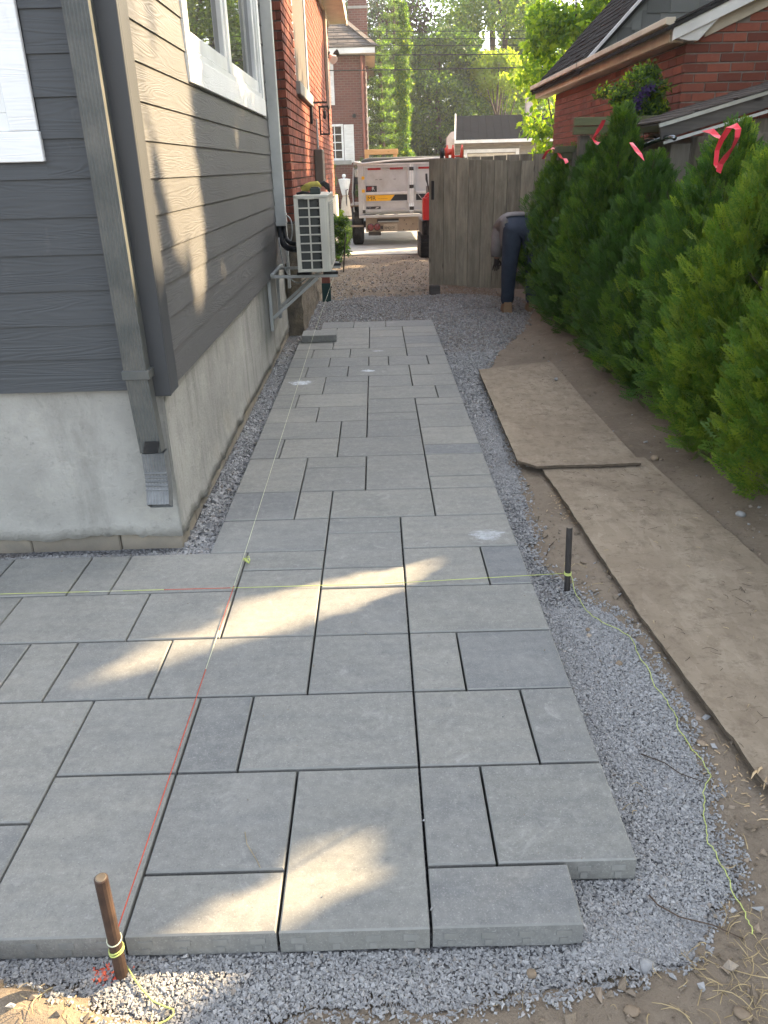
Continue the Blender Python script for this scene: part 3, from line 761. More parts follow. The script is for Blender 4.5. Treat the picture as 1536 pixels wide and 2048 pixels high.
# side boards, split round the side window
SY0, SY1, SZ0, SZ1 = 4.18, 6.99, 1.875, 3.35
def side_board(y0, y1, zb, h=.155):
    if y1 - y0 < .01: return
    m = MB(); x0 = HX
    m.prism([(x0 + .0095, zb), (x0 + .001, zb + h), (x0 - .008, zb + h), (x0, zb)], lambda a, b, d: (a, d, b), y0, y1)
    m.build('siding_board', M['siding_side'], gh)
z = 2.0 - ex * 10
while z < HTOP - .2:
    if z + .155 > SZ0 + .03 and z < SZ1:
        side_board(3.235, SY0, z); side_board(SY1, HYE, z)
        if z < SZ0: side_board(SY0, SY1, z, SZ0 - z + .015)
    else: side_board(3.235, HYE, z)
    z += ex
m = MB(); m.box((-.955, 3.099, .655), (-.851, 3.118, HTOP)); m.build('corner_trim', M['trim_grey'], gh, bevel=.002)
m = MB(); m.box((-.872, 3.1185, .657), (-.8515, 3.236, HTOP)); m.build('corner_trim', M['trim_grey'], gh, bevel=.002)
# foundation: parging with a ragged lower edge over footing blocks
m = MB()
def ragged(p0, p1, nrm, n, zt, name):
    p0, p1, nrm = Vector(p0), Vector(p1), Vector(nrm); m = MB(); top = []; bot = []
    sd = p0.x * 3
    for i in range(n + 1):
        t = i / n; p = p0.lerp(p1, t); d = (p1 - p0).length * t
        zb = .008 + .03 * nz(d, sd, 0, 3.2) + .028 * nz(d, sd, 5, 11) + .012 * nz(d, sd, 2, 45)
        top.append(p + Vector((0, 0, zt))); bot.append(p + Vector((0, 0, zb)))
    vs = []; fs = []
    NR = 14
    for i in range(n + 1):
        for k in range(NR + 1):
            q = bot[i].lerp(top[i], k / NR); off = .003 * nz(q.x * 1 + q.y, q.z, 0, 3) + (.012 * max(0, 1 - k * .8) * (1 + nz(q.y + q.x, 3, 0, 7)))
            vs.append(q + nrm * (.006 + off))
    for i in range(n):
        for k in range(NR):
            a = i * (NR + 1) + k; b = a + NR + 1; fs.append((a, b, b + 1, a + 1))
    o = len(vs)
    for i in range(n + 1): vs.append(bot[i] - nrm * .03)
    for i in range(n): fs.append((o + i, o + i + 1, (i + 1) * (NR + 1), i * (NR + 1)))
    m.add(vs, fs); m.build(name, M['stucco'], gh, smooth=True)
ragged((-6, 3.152, 0), (-.896, 3.152, 0), (0, -1, 0), 200, .72, 'foundation')
ragged((-.908, 3.140, 0), (-.908, HYE, 0), (1, 0, 0), 220, .70, 'foundation')
m = MB(); m.box((-6, 3.19, -.3), (-.94, HYE, .66)); m.build('foundation', M['stucco'], gh)
x = -.905; n = 0
while x > -6:
    w_ = .28 if n == 0 else .4; m = MB(); m.box((x - w_ + .004, 3.150 + rnd.uniform(0, .004), -.25), (x, 3.3, .112 + rnd.uniform(-.004, .004))); m.build('concrete_block', M['block'], gh, bevel=.006); x -= w_; n += 1
y = 3.15; n = 0
while y < HYE:
    w_ = .30 if n == 0 else .4; w_ = min(w_, HYE - y); m = MB(); m.box((-1.05, y + .004, -.25), (-.905 - rnd.uniform(0, .004), y + w_, .11)); m.build('concrete_block', M['block'], gh, bevel=.006); y += w_ + .0; n += 1
# front window (white boards, right end in view)
fw = MB(); fw.box((WXL, 3.096, WZ0), (WX, 3.118, WZ0 + .1)); fw.build('window_trim', M['white_trim'], gh, bevel=.003)
fw = MB(); fw.box((WX - .105, 3.098, WZ0 + .101), (WX - .004, 3.118, WZ1)); fw.build('window_trim', M['white_trim'], gh, bevel=.003)
fw = MB(); fw.box((WXL, 3.098, WZ0 + .101), (WXL + .1, 3.118, WZ1)); fw.build('window_trim', M['white_trim'], gh, bevel=.003)
win = MB(); win.box((WXL + .1, 3.112, WZ0 + .101), (WX - .106, 3.13, WZ0 + .16)); win.box((WX - .16, 3.112, WZ0 + .16), (WX - .106, 3.13, WZ1)); win.box((WXL + .1, 3.112, WZ0 + .16), (WXL + .16, 3.13, WZ1))
wo = win.build('window', M['vinyl'], gh, bevel=.003)
g_ = MB(); g_.box((WXL + .16, 3.122, WZ0 + .16), (WX - .16, 3.126, WZ1)); g_.build('pane', M['glass'], wo)
# side window: boards, frame, two sashes
def sbox(y0, y1, z0, z1, x0, x1, mt, nm, par, bv=.003):
    m = MB(); m.box((x0, y0, z0), (x1, y1, z1)); return m.build(nm, mt, par, bevel=bv)
sbox(SY0, SY1, SZ0, SZ0 + .12, HX - .02, HX + .022, M['white_trim_y'], 'window_trim', gh)
sbox(SY0, SY0 + .095, SZ0 + .121, SZ1, HX - .02, HX + .02, M['white_trim_y'], 'window_trim', gh)
sbox(SY1 - .095, SY1, SZ0 + .121, SZ1, HX - .02, HX + .02, M['white_trim_y'], 'window_trim', gh)
sbox(SY0, SY1, SZ1, SZ1 + .12, HX - .02, HX + .022, M['white_trim_y'], 'window_trim', gh)
wf = MB(); a0, a1, zb, zt = SY0 + .096, SY1 - .096, SZ0 + .122, SZ1 - .001
wf.box((HX - .07, a0, zb), (HX + .008, a1, zb + .035)); wf.box((HX - .07, a0, zb + .035), (HX + .008, a0 + .03, zt)); wf.box((HX - .07, a1 - .03, zb + .035), (HX + .008, a1, zt))
mid = 5.52; wf.box((HX - .07, mid - .04, zb + .035), (HX + .006, mid + .04, zt)); wf.box((HX - .07, a0, zt - .03), (HX + .0075, a1, zt))
wfo = wf.build('window', M['vinyl'], gh, bevel=.003)
for s0, s1 in ((a0 + .038, mid - .045), (mid + .045, a1 - .038)):
    m = MB(); b0, b1 = zb + .042, zt - .034; fwid = .075; xo0, xo1 = HX - .06, HX - .006
    m.box((xo0, s0, b0), (xo1, s1, b0 + fwid)); m.box((xo0, s0, b1 - fwid), (xo1, s1, b1)); m.box((xo0, s0, b0 + fwid), (xo1, s0 + fwid, b1 - fwid)); m.box((xo0, s1 - fwid, b0 + fwid), (xo1, s1, b1 - fwid))
    m.build('sash', M['vinyl'], wfo, bevel=.004)
    m = MB(); m.box((HX - .045, s0 + fwid, b0 + fwid), (HX - .035, s1 - fwid, b1 - fwid)); m.build('pane', M['glass'], wfo)
# roof eaves of the grey house, above the picture
m = MB(); m.box((-6.2, 2.75, HTOP), (HX + .32, HYE, HTOP + .2)); m.build('eave', M['white'], gh)
m = MB(); m.prism([(-6.4, HTOP + .2), (HX + .36, HTOP + .2), (-3.4, HTOP + 2.0)], lambda a, b, d: (a, d, b), 2.7, HYE); m.build('roof', M['shingle_dark'], gh)
# downspout
def flute_tube(pts, wd, dp, par, name, mat):
    """rectangular fluted pipe following pts in the y-z plane (x constant offset)"""
    prof = []
    nfl = 7
    for i in range(nfl * 2 + 1):
        t = i / (nfl * 2); prof.append((-wd / 2 + wd * t, -dp / 2 + (.0035 if i % 2 else 0)))
    prof += [(wd / 2, dp / 2), (-wd / 2, dp / 2)]
    m = MB(); n = len(prof); vs = []; fs = []
    P = [Vector(p) for p in pts]
    for i, p in enumerate(P):
        d = (P[min(i + 1, len(P) - 1)] - P[max(0, i - 1)]).normalized(); nrm = Vector((0, d.z, -d.y))
        if nrm.y < 0: nrm = -nrm
        for a, b in prof: vs.append(p + Vector((a, 0, 0)) + nrm * b)
    for i in range(len(P) - 1):
        for k in range(n): fs.append((i * n + k, i * n + (k + 1) % n, (i + 1) * n + (k + 1) % n, (i + 1) * n + k))
    m.add(vs, fs); return m.build(name, mat, par, bevel=0)
DXs = -.958
dsp = flute_tube([(DXs - .012, 3.062, HTOP), (DXs - .012, 3.062, 2.0), (DXs - .004, 3.062, .78), (DXs + .01, 3.062, .435)], .088, .062, gh, 'downspout', M['downspout'])
m = MB(); m.box((DXs - .056, 3.025, .742), (DXs + .052, 3.115, .778)); m.build('strap', M['downspout'], dsp, bevel=.002)
m = MB(); m.box((DXs - .052, 3.024, .436), (DXs + .06, 3.1, .442)) if False else None
EX = DXs + .016
el = flute_tube([(EX, 3.062, .432), (EX, 3.061, .36), (EX + .002, 3.056, .32), (EX + .004, 3.044, .285), (EX + .006, 3.024, .25), (EX + .008, 2.998, .212)], .092, .066, dsp, 'elbow', M['galv_elbow'])
for i, (yy, zz) in enumerate([(3.0605, .352), (3.058, .335), (3.054, .318), (3.048, .302), (3.04, .286)]):
    m = MB(); m.obox((EX + .003, yy - .034, zz - .004), (.095, .009, .007), Matrix.Rotation(.1 + i * .1, 3, 'X')); m.build('elbow_crimp', M['galv_elbow'], dsp, bevel=.003, seg=2)
m = MB(); m.obox((EX - .006, 3.0285, .462), (.06, .004, .05), Matrix.Rotation(0, 3, 'X')); m.v = [(v[0] + (.012 if v[2] > .47 else 0), v[1], v[2]) for v in m.v]; m.build('dent', M['rubber'], dsp, bevel=.01, seg=2)
# white line cover for the refrigerant pipes
m = MB(); m.box((HX + .001, 7.215, 1.035), (HX + .092, 7.305, 5.2)); dc = m.build('line_cover', M['duct'], gh, bevel=.006, seg=2)
m = MB(); m.box((HX + .092, 7.225, 1.06), (HX + .097, 7.295, 1.14)); m.build('cover_clip', M['duct'], dc)
# eave strip of white siding end beside the brick
m = MB(); m.box((HX, HYE - .09, .42), (HX + .022, HYE, 1.0)); m.build('corner_trim', M['duct'], gh)

# ------------------------------------------------------------ air conditioner on its wall bracket
ax0, ax1, ay0, ay1, az0, az1 = -.625, -.362, 6.45, 7.27, .733, 1.302
br = thing('wall_bracket', 'pale steel wall bracket with diagonal braces carrying the air conditioner', 'bracket', (-.87, 6.85, .3))
for yy, q in ((6.56, 0), (7.16, 1)):
    m = MB(); m.box((HX - .03, yy - .016, .678), (-.318, yy + .016, .70)); m.build('arm', M['bracket'], br, bevel=.003)
    m = MB(); m.box((HX - .02, yy - .045, .26), (HX + .006, yy - .02, .70)); m.build('upright', M['bracket'], br, bevel=.003)
    m = MB(); m.beam((HX + .004, yy + .005, .36), (-.48, yy + .005, .674), .024, .018, (0, 1, 0)); m.build('brace', M['bracket'], br, bevel=.002)
m = MB(); m.box((HX + .012, 6.5, .70), (HX + .04, 7.22, .72)); m.build('rail', M['bracket'], br, bevel=.003)
acu = thing('air_conditioner', 'white outdoor air conditioner unit on a wall bracket at the house corner', 'air conditioner', (-.5, 6.86, .70))
def rrect(x0, x1, y0, y1, r, n=5):
    P = []
    for cx, cy, a in ((x1 - r, y1 - r, 0), (x0 + r, y1 - r, 90), (x0 + r, y0 + r, 180), (x1 - r, y0 + r, 270)):
        for i in range(n + 1): t = R(a + 90 * i / n); P.append((cx + r * math.cos(t), cy + r * math.sin(t)))
    return P
# casing as a shell: frame on the near end so the grille openings are real
m = MB()
gx0, gx1, gz0, gz1 = ax0 + .032, ax0 + .196, az0 + .022, az1 - .028
nrow = 8; bx = .012
m.prism(rrect(ax0, ax1, ay0 + .03, ay1, .03), lambda a, b, d: (a, b, d), az0, az1 - .022)
m.box((ax0, ay0, az0), (gx0, ay0 + .032, az1 - .022)); m.box((gx0, ay0, az0), (gx1, ay0 + .032, gz0)); m.box((gx0, ay0, gz1), (gx1, ay0 + .032, az1 - .022))
m.prism([(gx1, ay0), (ax1 - .03, ay0), (ax1 - .012, ay0 + .008), (ax1, ay0 + .032), (gx1, ay0 + .032)], lambda a, b, d: (a, b, d), az0, az1 - .022)
m.build('casing', M['ac'], acu, bevel=.002)
m = MB(); m.prism(rrect(ax0 - .004, ax1 + .004, ay0 - .004, ay1 + .004, .03), lambda a, b, d: (a, b, d), az1 - .022, az1); m.build('lid', M['ac'], acu, bevel=.004, seg=2)
m = MB(); m.box((ax0 + .08, ay0 - .008, az1 - .03), (ax0 + .16, ay0 - .001, az1 - .018)); m.build('handle', M['ac'], acu, bevel=.002)
m = MB(); m.box((gx0, ay0 + .026, gz0), (gx1, ay0 + .0295, gz1)); m.build('coil', M['coil'], acu)
hh = (gz1 - gz0) / nrow
for i in range(1, nrow):
    m = MB(); m.box((gx0, ay0 + .003, gz0 + hh * i - .005), (gx1, ay0 + .012, gz0 + hh * i + .005)); m.build('grille_bar', M['ac'], acu)
m = MB(); m.box(((gx0 + gx1) / 2 - .006, ay0 + .002, gz0), ((gx0 + gx1) / 2 + .006, ay0 + .011, gz1)); m.build('grille_bar', M['ac'], acu)
for i in range(nrow):
    for k in (0, 1):
        m = MB(); m.tube([(gx1 - .012, ay0 + .012, gz0 + hh * (i + .28 + .4 * k)), (gx1 - .006, ay0 + .024, gz0 + hh * (i + .28 + .4 * k))], .006, 6); m.build('coil_bend', M['black'], acu)
# louvres on the long side facing the path
for i in range(34):
    z = az0 + .05 + i * (az1 - az0 - .11) / 34
    m = MB(); m.box((ax1 - .002, ay0 + .07, z), (ax1 + .010, ay1 - .28, z + .005)); m.build('louvre', M['ac'], acu)
for i in range(4):
    y = ay0 + .075 + i * .15; m = MB(); m.box((ax1, y, az0 + .045), (ax1 + .013, y + .008, az1 - .06)); m.build('louvre_rib', M['ac'], acu)
m = MB(); m.box((ax1 - .0005, ay0 + .065, az0 + .045), (ax1 + .001, ay1 - .27, az1 - .06)); m.build('fan_opening', M['coil'], acu)
for x in (ax0 + .03, ax1 - .02):
    for y in (6.56, 7.16):
        m = MB(); m.box((x - .05, y - .02, .7005), (x + .07, y + .02, .722)); f = m.build('foot', M['rubber'], acu, bevel=.003)
        m = MB(); m.box((x - .03, y - .015, .7225), (x + .05, y + .015, .7325)); m.build('foot_plate', M['steel'], f)
pb = thing('insulated_pipes', 'black insulated pipes curving from the white line cover to the air conditioner', 'pipes', (-.82, 7.25, 1.0))
cv = lambda a, b, c, d, n=12: [tuple((1 - t) ** 3 * Vector(a) + 3 * t * (1 - t) ** 2 * Vector(b) + 3 * t * t * (1 - t) * Vector(c) + t ** 3 * Vector(d)) for t in [i / n for i in range(n + 1)]]
m = MB(); m.tube(cv((-.838, 7.25, 1.06), (-.838, 7.24, .86), (-.80, 7.1, .84), (-.62, 7.0, .86)), .025, 10); m.build('pipe', M['pipe_wrap'], pb, smooth=True)
m = MB(); m.tube(cv((-.80, 7.26, 1.06), (-.80, 7.25, .90), (-.77, 7.12, .885), (-.62, 7.02, .90)), .018, 10); m.build('pipe', M['pipe_wrap'], pb, smooth=True)
m = MB(); m.tube(cv((-.772, 7.24, 1.12), (-.70, 7.2, 1.1), (-.715, 7.15, .95), (-.75, 7.15, .90)), .006, 6); m.build('cable', M['duct'], pb, smooth=True)
m = MB(); m.tube(cv((-.835, 7.1, .95), (-.83, 7.1, .6), (-.7, 7.0, .48), (-.56, 6.9, .68), 14), .006, 6); m.build('cable', M['bracket'], pb, smooth=True)
# things lying on the air conditioner
gl = thing('tool_roll', 'rolled yellow and black cloth bundle lying on top of the air conditioner', 'bundle', (-.5, 6.8, 1.302))
m = MB(); P = [(-.585, 6.75, 1.335), (-.54, 6.76, 1.352), (-.50, 6.77, 1.362), (-.455, 6.78, 1.368), (-.43, 6.79, 1.35)]; m.tube(P, [.02, .03, .033, .028, .012], 10); m.build('roll', M['yellow'], gl, smooth=True)
for i in range(3):
    m = MB(); m.tube([(-.455 + .01 * i, 6.85 + .02 * i, 1.36), (-.41, 6.87, 1.385 - .01 * i), (-.375, 6.88, 1.36 - .015 * i), (-.365, 6.86, 1.325 - .008 * i)], [.008, .014, .014, .006], 7); m.build('strap', M['rubber'], gl, smooth=True)
m = MB(); m.tube([(-.61, 6.6, 1.31), (-.56, 6.58, 1.318), (-.5, 6.6, 1.31)], [.008, .012, .006], 7); m.build('strap', M['rubber'], gl, smooth=True)
bx_ = thing('charger_box', 'small dark green box sitting on top of the air conditioner', 'box', (-.47, 6.62, 1.302))
m = MB(); m.box((-.505, 6.58, 1.303), (-.425, 6.68, 1.348)); b_ = m.build('body', simple('dark green plastic', (.035, .05, .045), rough=.5, var=0), bx_, bevel=.006, seg=2)
m = MB(); m.box((-.495, 6.59, 1.3485), (-.435, 6.67, 1.356)); m.build('lid', M['black'], bx_, bevel=.003)

# ------------------------------------------------------------ red brick house beyond it
bh = thing('brick_house', 'red brick house with a rough stone base beyond the grey house', 'house', (-2, 12, -.06))
BX, BY0, BY1, BZ0, BZ1 = -.775, 8.0, 16.6, 1.02, 4.0
m = MB(); m.box((-6, BY0 + .012, .3), (BX - .012, BY1, BZ1 + .1)); m.build('wall', M['mortar_dark'], bh)
W0, W1, WZb = 9.18, 10.9, 2.32    # window opening in the side wall
bm_ = MB(); bm_.box((-.052, -.1, -.0325), (.0, .1, .0325))
def brick_mesh(wd, dp, ht, mt, ax):
    m = MB()
    if ax == 'y': m.box((-.05, -wd / 2, -ht / 2), (0, wd / 2, ht / 2))
    else: m.box((-wd / 2, 0, -ht / 2), (wd / 2, .05, ht / 2))
    return m
course = .0755
cand = []
nc = int((BZ1 - BZ0) / course)
for c in range(nc):
    z = BZ0 + course * (c + .5); y = BY0 + (.0 if c % 2 else -.105)
    while y < BY1:
        y0, y1 = max(y, BY0), min(y + .2, BY1); y += .211
        if y1 - y0 < .03: continue
        if z > WZb - .09 and z < 3.6:
            if y0 >= W0 - .02 and y1 <= W1 + .02: continue
            if y0 < W0 < y1: y1 = W0
            if y0 < W1 < y1: y0 = W1
            if y1 - y0 < .03: continue
        cand.append((y0, y1, z))
cand.sort(key=lambda q: q[0] - 1.2 * min(q[2], 2.9))
big = cand[:300]; rest = cand[300:]
shared = {}
def place_brick(key, maker, origin, par, mt):
    if key not in shared:
        m = maker(); o = m.build('brick', mt, par, origin=(0, 0, 0), bevel=.003); o.location = Vector(origin) - wloc(par); shared[key] = o; return o
    o = dupmesh(shared[key], origin, par); o.name = 'brick'; return o
for y0, y1, z in big:
    wd = round(y1 - y0, 2)
    place_brick(('s', wd), lambda: brick_mesh(wd, .05, .064, M['brick'], 'y'), (BX + rnd.uniform(-.002, .002), (y0 + y1) / 2, z), bh, M['brick'])
def joined_bricks(name, lst, mt, par, axis):
    V = []; F = []
    for (a, b, z, fx) in lst:
        o = len(V); h = .032
        if axis == 'y': V += [(fx - .05 * (1 - s), yy, zz) for s in (0, 1) for yy, zz in ((a, z - h), (b, z - h), (b, z + h), (a, z + h))]
        else: V += [(xx, fx + .05 * (1 - s), zz) for s in (0, 1) for xx, zz in ((a, z - h), (b, z - h), (b, z + h), (a, z + h))]
        F += [(o + 4, o + 5, o + 6, o + 7), (o + 0, o + 1, o + 5, o + 4), (o + 1, o + 2, o + 6, o + 5), (o + 2, o + 3, o + 7, o + 6), (o + 3, o, o + 4, o + 7)]
    o = mesh_np(name, np.array(V), np.array(F), mt, par); return kind(o, 'stuff')
def brick_stuff(name, col, col2):
    t = NT(name); geo = t.new('NewGeometry')
    c = t.ramp(geo.outputs['Random Per Island'], [(0., col2), (.5, col), (1., tuple(x * 1.2 for x in col))])
    c = t.mix(t.ramp(t.noise(28, 6, .7), [(.4, 0.), (.75, .45)]), c, tuple(x * .6 for x in col)); t.bump(t.noise(150, 4, .6), .4, .004)
    return t.fin(c, .88, .2)
M['brick_stuff'] = brick_stuff('red brick run', (.2, .064, .04), (.15, .05, .034))
joined_bricks('bricks', [(a, b, z, BX + rnd.uniform(-.002, .002)) for a, b, z in rest], M['brick_stuff'], bh, 'y')
for c in range(nc):   # narrow return facing the camera
    z = BZ0 + course * (c + .5); x0 = -.9 if c % 2 else -.98
    place_brick(('f', c % 2), lambda: brick_mesh(BX - .001 - x0 - .05, .05, .064, M['brick'], 'x'), ((x0 + BX - .051) / 2, BY0 - .001, z), bh, M['brick']) if z < 3.4 else None
m = MB(); m.box((-6, BY0 - .03, -.3), (BX + .03, BY1 + .02, BZ0 - .012))
mb = m.build('stone_base', M['rubble'], bh)
sub = mb.modifiers.new('s', 'SUBSURF'); sub.subdivision_type = 'SIMPLE'; sub.levels = sub.render_levels = 6
dtx = bpy.data.textures.new('rough', 'CLOUDS'); dtx.noise_scale = .12
dm = mb.modifiers.new('d', 'DISPLACE'); dm.texture = dtx; dm.strength = .05; dm.mid_level = .6
m = MB(); m.box((BX + .032, 14.2, .1), (BX + .05, BY1 + .04, 1.0)); m.build('sunlit_painted_panel', M['cream'], bh)  # cream sheet for the base's painted band, with its sunlight put into the colour
m = MB(); m.box((BX - .3, W0, WZb), (BX - .07, W1, 3.6)); wn_ = m.build('window', M['white'], bh)
m = MB(); m.box((BX - .07, W0, WZb), (BX - .01, W0 + .1, 3.6)); m.build('frame', M['white'], wn_)
m = MB(); m.box((BX - .07, W1 - .1, WZb), (BX + .004, W1, 3.6)); m.build('frame', M['white'], wn_)
m = MB(); m.box((BX - .069, W0 + .1, WZb + .06), (BX - .055, W1 - .1, 3.5)); m.build('pane', M['glass'], wn_)
m = MB(); m.box((BX - .06, W0 - .08, WZb - .125), (BX + .045, W1 + .08, WZb - .004)); m.build('window_sill', M['sill'], bh, bevel=.006)
# eaves
m = MB(); m.box((BX - .3, BY0 + .02, BZ1 - .06), (BX + .32, BY1 + .4, BZ1 - .02)); m.build('soffit', M['soffit'], bh)
m = MB(); m.box((BX + .32, BY0 + .02, BZ1 - .09), (BX + .35, BY1 + .42, BZ1 + .1)); m.build('fascia', M['soffit'], bh)
m = MB(); m.box((BX - .0, BY0 + .4, BZ1 - .16), (BX + .03, BY1, BZ1 - .065)); m.build('frieze_board', M['cream'], bh)
m = MB(); m.prism([(BX + .36, BZ1 + .1), (-6, BZ1 + .1), (-3.4, BZ1 + 1.9)], lambda a, b, d: (a, d, b), BY0, BY1 + .4); m.build('roof', M['shingle_brown'], bh)
m = MB(); m.box((BX + .004, 14.9, 2.4), (BX + .06, 15.0, 3.85)); m.build('downpipe', M['cream'], bh, bevel=.01)
m = MB(); m.tube([(BX + .02, 11.75, 2.1), (BX + .02, 11.75, 1.7)], .012, 8); cd = m.build('conduit', M['duct'], bh)
m = MB(); m.box((BX + .004, 11.15, 1.30), (BX + .11, 11.62, 1.715)); m.build('meter_box', M['brown_box'], bh, bevel=.008)
# wall lantern with an open rectangular frame
ln = MB(); ln.box((BX + .002, 10.86, 2.0), (BX + .03, 10.95, 2.26)); lo_ = ln.build('wall_lantern', M['black'], bh, bevel=.003)
lm = MB(); ly = 10.9
lm.beam((BX + .03, ly, 2.235), (BX + .215, ly, 2.235), .018, .022); lm.build('lantern_arm', M['black'], lo_)
lx0, lx1, lz0, lz1 = BX + .11, BX + .235, 1.87, 2.195
for dy in (-.055, .055):
    m = MB(); t_ = .016
    m.box((lx0, ly + dy - .008, lz0), (lx0 + t_, ly + dy + .008, lz1)); m.box((lx1 - t_, ly + dy - .008, lz0), (lx1, ly + dy + .008, lz1)); m.box((lx0 + t_, ly + dy - .008, lz0), (lx1 - t_, ly + dy + .008, lz0 + t_)); m.box((lx0 + t_, ly + dy - .008, lz1 - t_), (lx1 - t_, ly + dy + .008, lz1)); m.build('lantern_frame', M['black'], lo_)
for xx in (lx0, lx1 - .016):
    for zz in (lz0, lz1 - .016):
        m = MB(); m.box((xx, ly - .047, zz), (xx + .016, ly + .047, zz + .016)); m.build('lantern_frame', M['black'], lo_)
m = MB(); m.tube([(lx0 + .07, ly, lz1), (lx0 + .07, ly, lz1 - .05), (lx0 + .07, ly, lz1 - .06), (lx0 + .07, ly, lz1 - .13), (lx0 + .07, ly, lz1 - .15)], [.006, .006, .018, .02, .006], 8); m.build('bulb', M['black'], lo_)
# flood light at the far corner
fl = MB(); fl.box((BX + .002, 15.95, 3.28), (BX + .05, 16.05, 3.38)); fo = fl.build('flood_light', M['black'], bh)
m = MB(); m.lathe((BX + .09, 15.9, 3.27), [(.03, -.08), (.045, -.03), (.075, .03), (.078, .06), (.0, .062)], 14, axis=(.5, -.6, -.6)); m.build('lamp_head', M['white'], fo, smooth=False)
m = MB(); m.lathe((BX + .16, 16.1, 3.36), [(.02, -.06), (.04, -.03), (.062, .03), (.0, .032)], 14, axis=(.7, .3, .3)); m.build('lamp_head', M['black'], fo)
# small crate under the unit, against the stone base
bk = thing('board_offcut', 'dark green painted board standing against the stone base', 'board', (-.64, 10.1, -.06))
m = MB(); m.box((-.695, 10.1, -.09), (-.585, 10.16, .165)); m.build('panel', simple('dark green paint', (.02, .05, .045), rough=.7, var=0), bk, bevel=.003)
m = MB(); m.box((-.69, 10.095, .166), (-.59, 10.17, .245)); m.build('edge', M['brick'], bk, bevel=.003)
# ------------------------------------------------------------ plywood sheets
def sheet(name, label, outline, z0, zf, th, edge_noise, seed, nsub=46):
    """ragged board: outline corners (x,y) ccw; zf(x,y) sag"""
    pts = []; n = len(outline)
    for i in range(n):
        a, b = Vector(outline[i]), Vector(outline[(i + 1) % n]); L = (b - a).length; k = max(2, int(L / .03))
        nr = Vector((b.y - a.y, a.x - b.x)) / L
        for j in range(k):
            p = a.lerp(b, j / k); e = edge_noise[i]
            p = p + nr * e * (nz(p.x * 1, p.y, seed, 9) + .7 * nz(p.x, p.y, seed, 40))
            pts.append((p.x, p.y))
    bm = bmesh.new(); vs = [bm.verts.new((x, y, 0)) for x, y in pts]; bm.faces.new(vs)
    bmesh.ops.triangulate(bm, faces=bm.faces[:])
    bmesh.ops.subdivide_edges(bm, edges=[e for e in bm.edges if e.calc_length() > .25], cuts=3)
    ext = bmesh.ops.extrude_face_region(bm, geom=bm.faces[:]); 
    top = [v for v in ext['geom'] if isinstance(v, bmesh.types.BMVert)]
    tops = set(top)
    for v in bm.verts:
        zz = z0 + zf(v.co.x, v.co.y); v.co.z = zz + (th if v in tops else 0)
    bmesh.ops.recalc_face_normals(bm, faces=bm.faces[:])
    me = bpy.data.meshes.new(name); bm.to_mesh(me); bm.free()
    me.materials.append(M['osb']); me.materials.append(M['osb_edge'])
    for p in me.polygons: p.material_index = 1 if abs(p.normal.z) < .5 else 0
    o = place(me, name, (0, 0, 0)); tag(o, label, 'plywood'); return o
p1 = sheet('plywood_sheet', 'far muddy plywood sheet overlapping the nearer one beside the hedge', [(.745, 4.0), (.83, 3.9), (1.395, 3.905), (1.41, 6.3), (.79, 6.1)], -.018, lambda x, y: .006 * nz(x, y, 1, 1.5) + (.0 if y > 4.4 else (4.4 - y) * .012), .014, [.007, .012, .002, .002, .003], 3)
p2 = sheet('plywood_sheet', 'nearer muddy plywood sheet with splintered corner at the right edge of the picture', [(.86, 4.06), (.925, 2.4), (.968, 1.8), (.985, 1.56), (1.2, 1.45), (1.63, 1.5), (1.56, 2.6), (1.46, 4.05)], -.034, lambda x, y: .008 * nz(x, y, 2, 1.3) + (max(0, 1.9 - y) * .025), .014, [.005, .005, .009, .025, .03, .006, .006, .006], 8)
# torn splinters at the near corner
for i in range(26):
    t = rnd.random(); x, y = .985 + .13 * t + rnd.gauss(0, .008), 1.60 - .12 * t + rnd.gauss(0, .012); a = rnd.uniform(-1.2, .6)
    m = MB(); L = rnd.uniform(.02, .06); zz = -.018 + rnd.uniform(0, .012)
    m.tube([(x, y, zz), (x - L * .5 * math.cos(a), y - L * .5, zz + .006), (x - L * math.cos(a) * .8, y - L * .8, zz - .004)], [.004, .003, .0008], 4)
    m.build('splinter', M['splinter'], p2)

# ------------------------------------------------------------ steel stakes and strings
def stake(label, base, top, r, mt):
    m = MB(); b, t = Vector(base), Vector(top); d = (t - b).normalized()
    s = thing('steel_stake', label, 'stake', base)
    m.tube([b - d * .12, b, b.lerp(t, .33), b.lerp(t, .66), t - d * .002, t], [r, r, r * .99, r * 1.01, r, r * .86], 14); m.build('rod', mt, s, smooth=False)
    m = MB(); m.tube([t, t + d * .0012], [r * .84, r * .7], 14); m.build('struck_end', M['rust_top'], s)
    return s
stake('rusty steel stake standing against the front edge of the slabs', (-.579, 1.112, -.06), (-.573, 1.108, .229), .0135, M['rust'])
stake('dark steel stake in the gravel strip beside the plywood', (.721, 2.68, -.062), (.714, 2.692, .207), .0118, M['dark_steel'])
stake('thin far stake holding the string beside the brick house', (-.53, 12.9, -.06), (-.47, 12.9, .55), .012, M['dark_steel'])
ms = thing('mason_line', 'long taut mason string running up the left side of the path', 'string', (-.59, 3, .006))
def seg(nm, P, r, mt, par): m = MB(); m.tube(P, r, 6); return m.build(nm, mt, par, smooth=True)
A = Vector((-.577, 1.122, .05)); P0 = Vector((-.592, 1.6, .0075)); B = Vector((-.59, 2.88, .006)); Cc = Vector((-.592, 6.9, .075)); D = Vector((-.515, 12.9, .30))
S1 = P0.lerp(B, .40); S2 = P0.lerp(B, .58)
seg('red_length', [A, P0, S1], .0015, M['string_r'], ms); seg('pale_length', [S1, S2], .0013, M['string_w'], ms)
S3 = P0.lerp(B, .83)
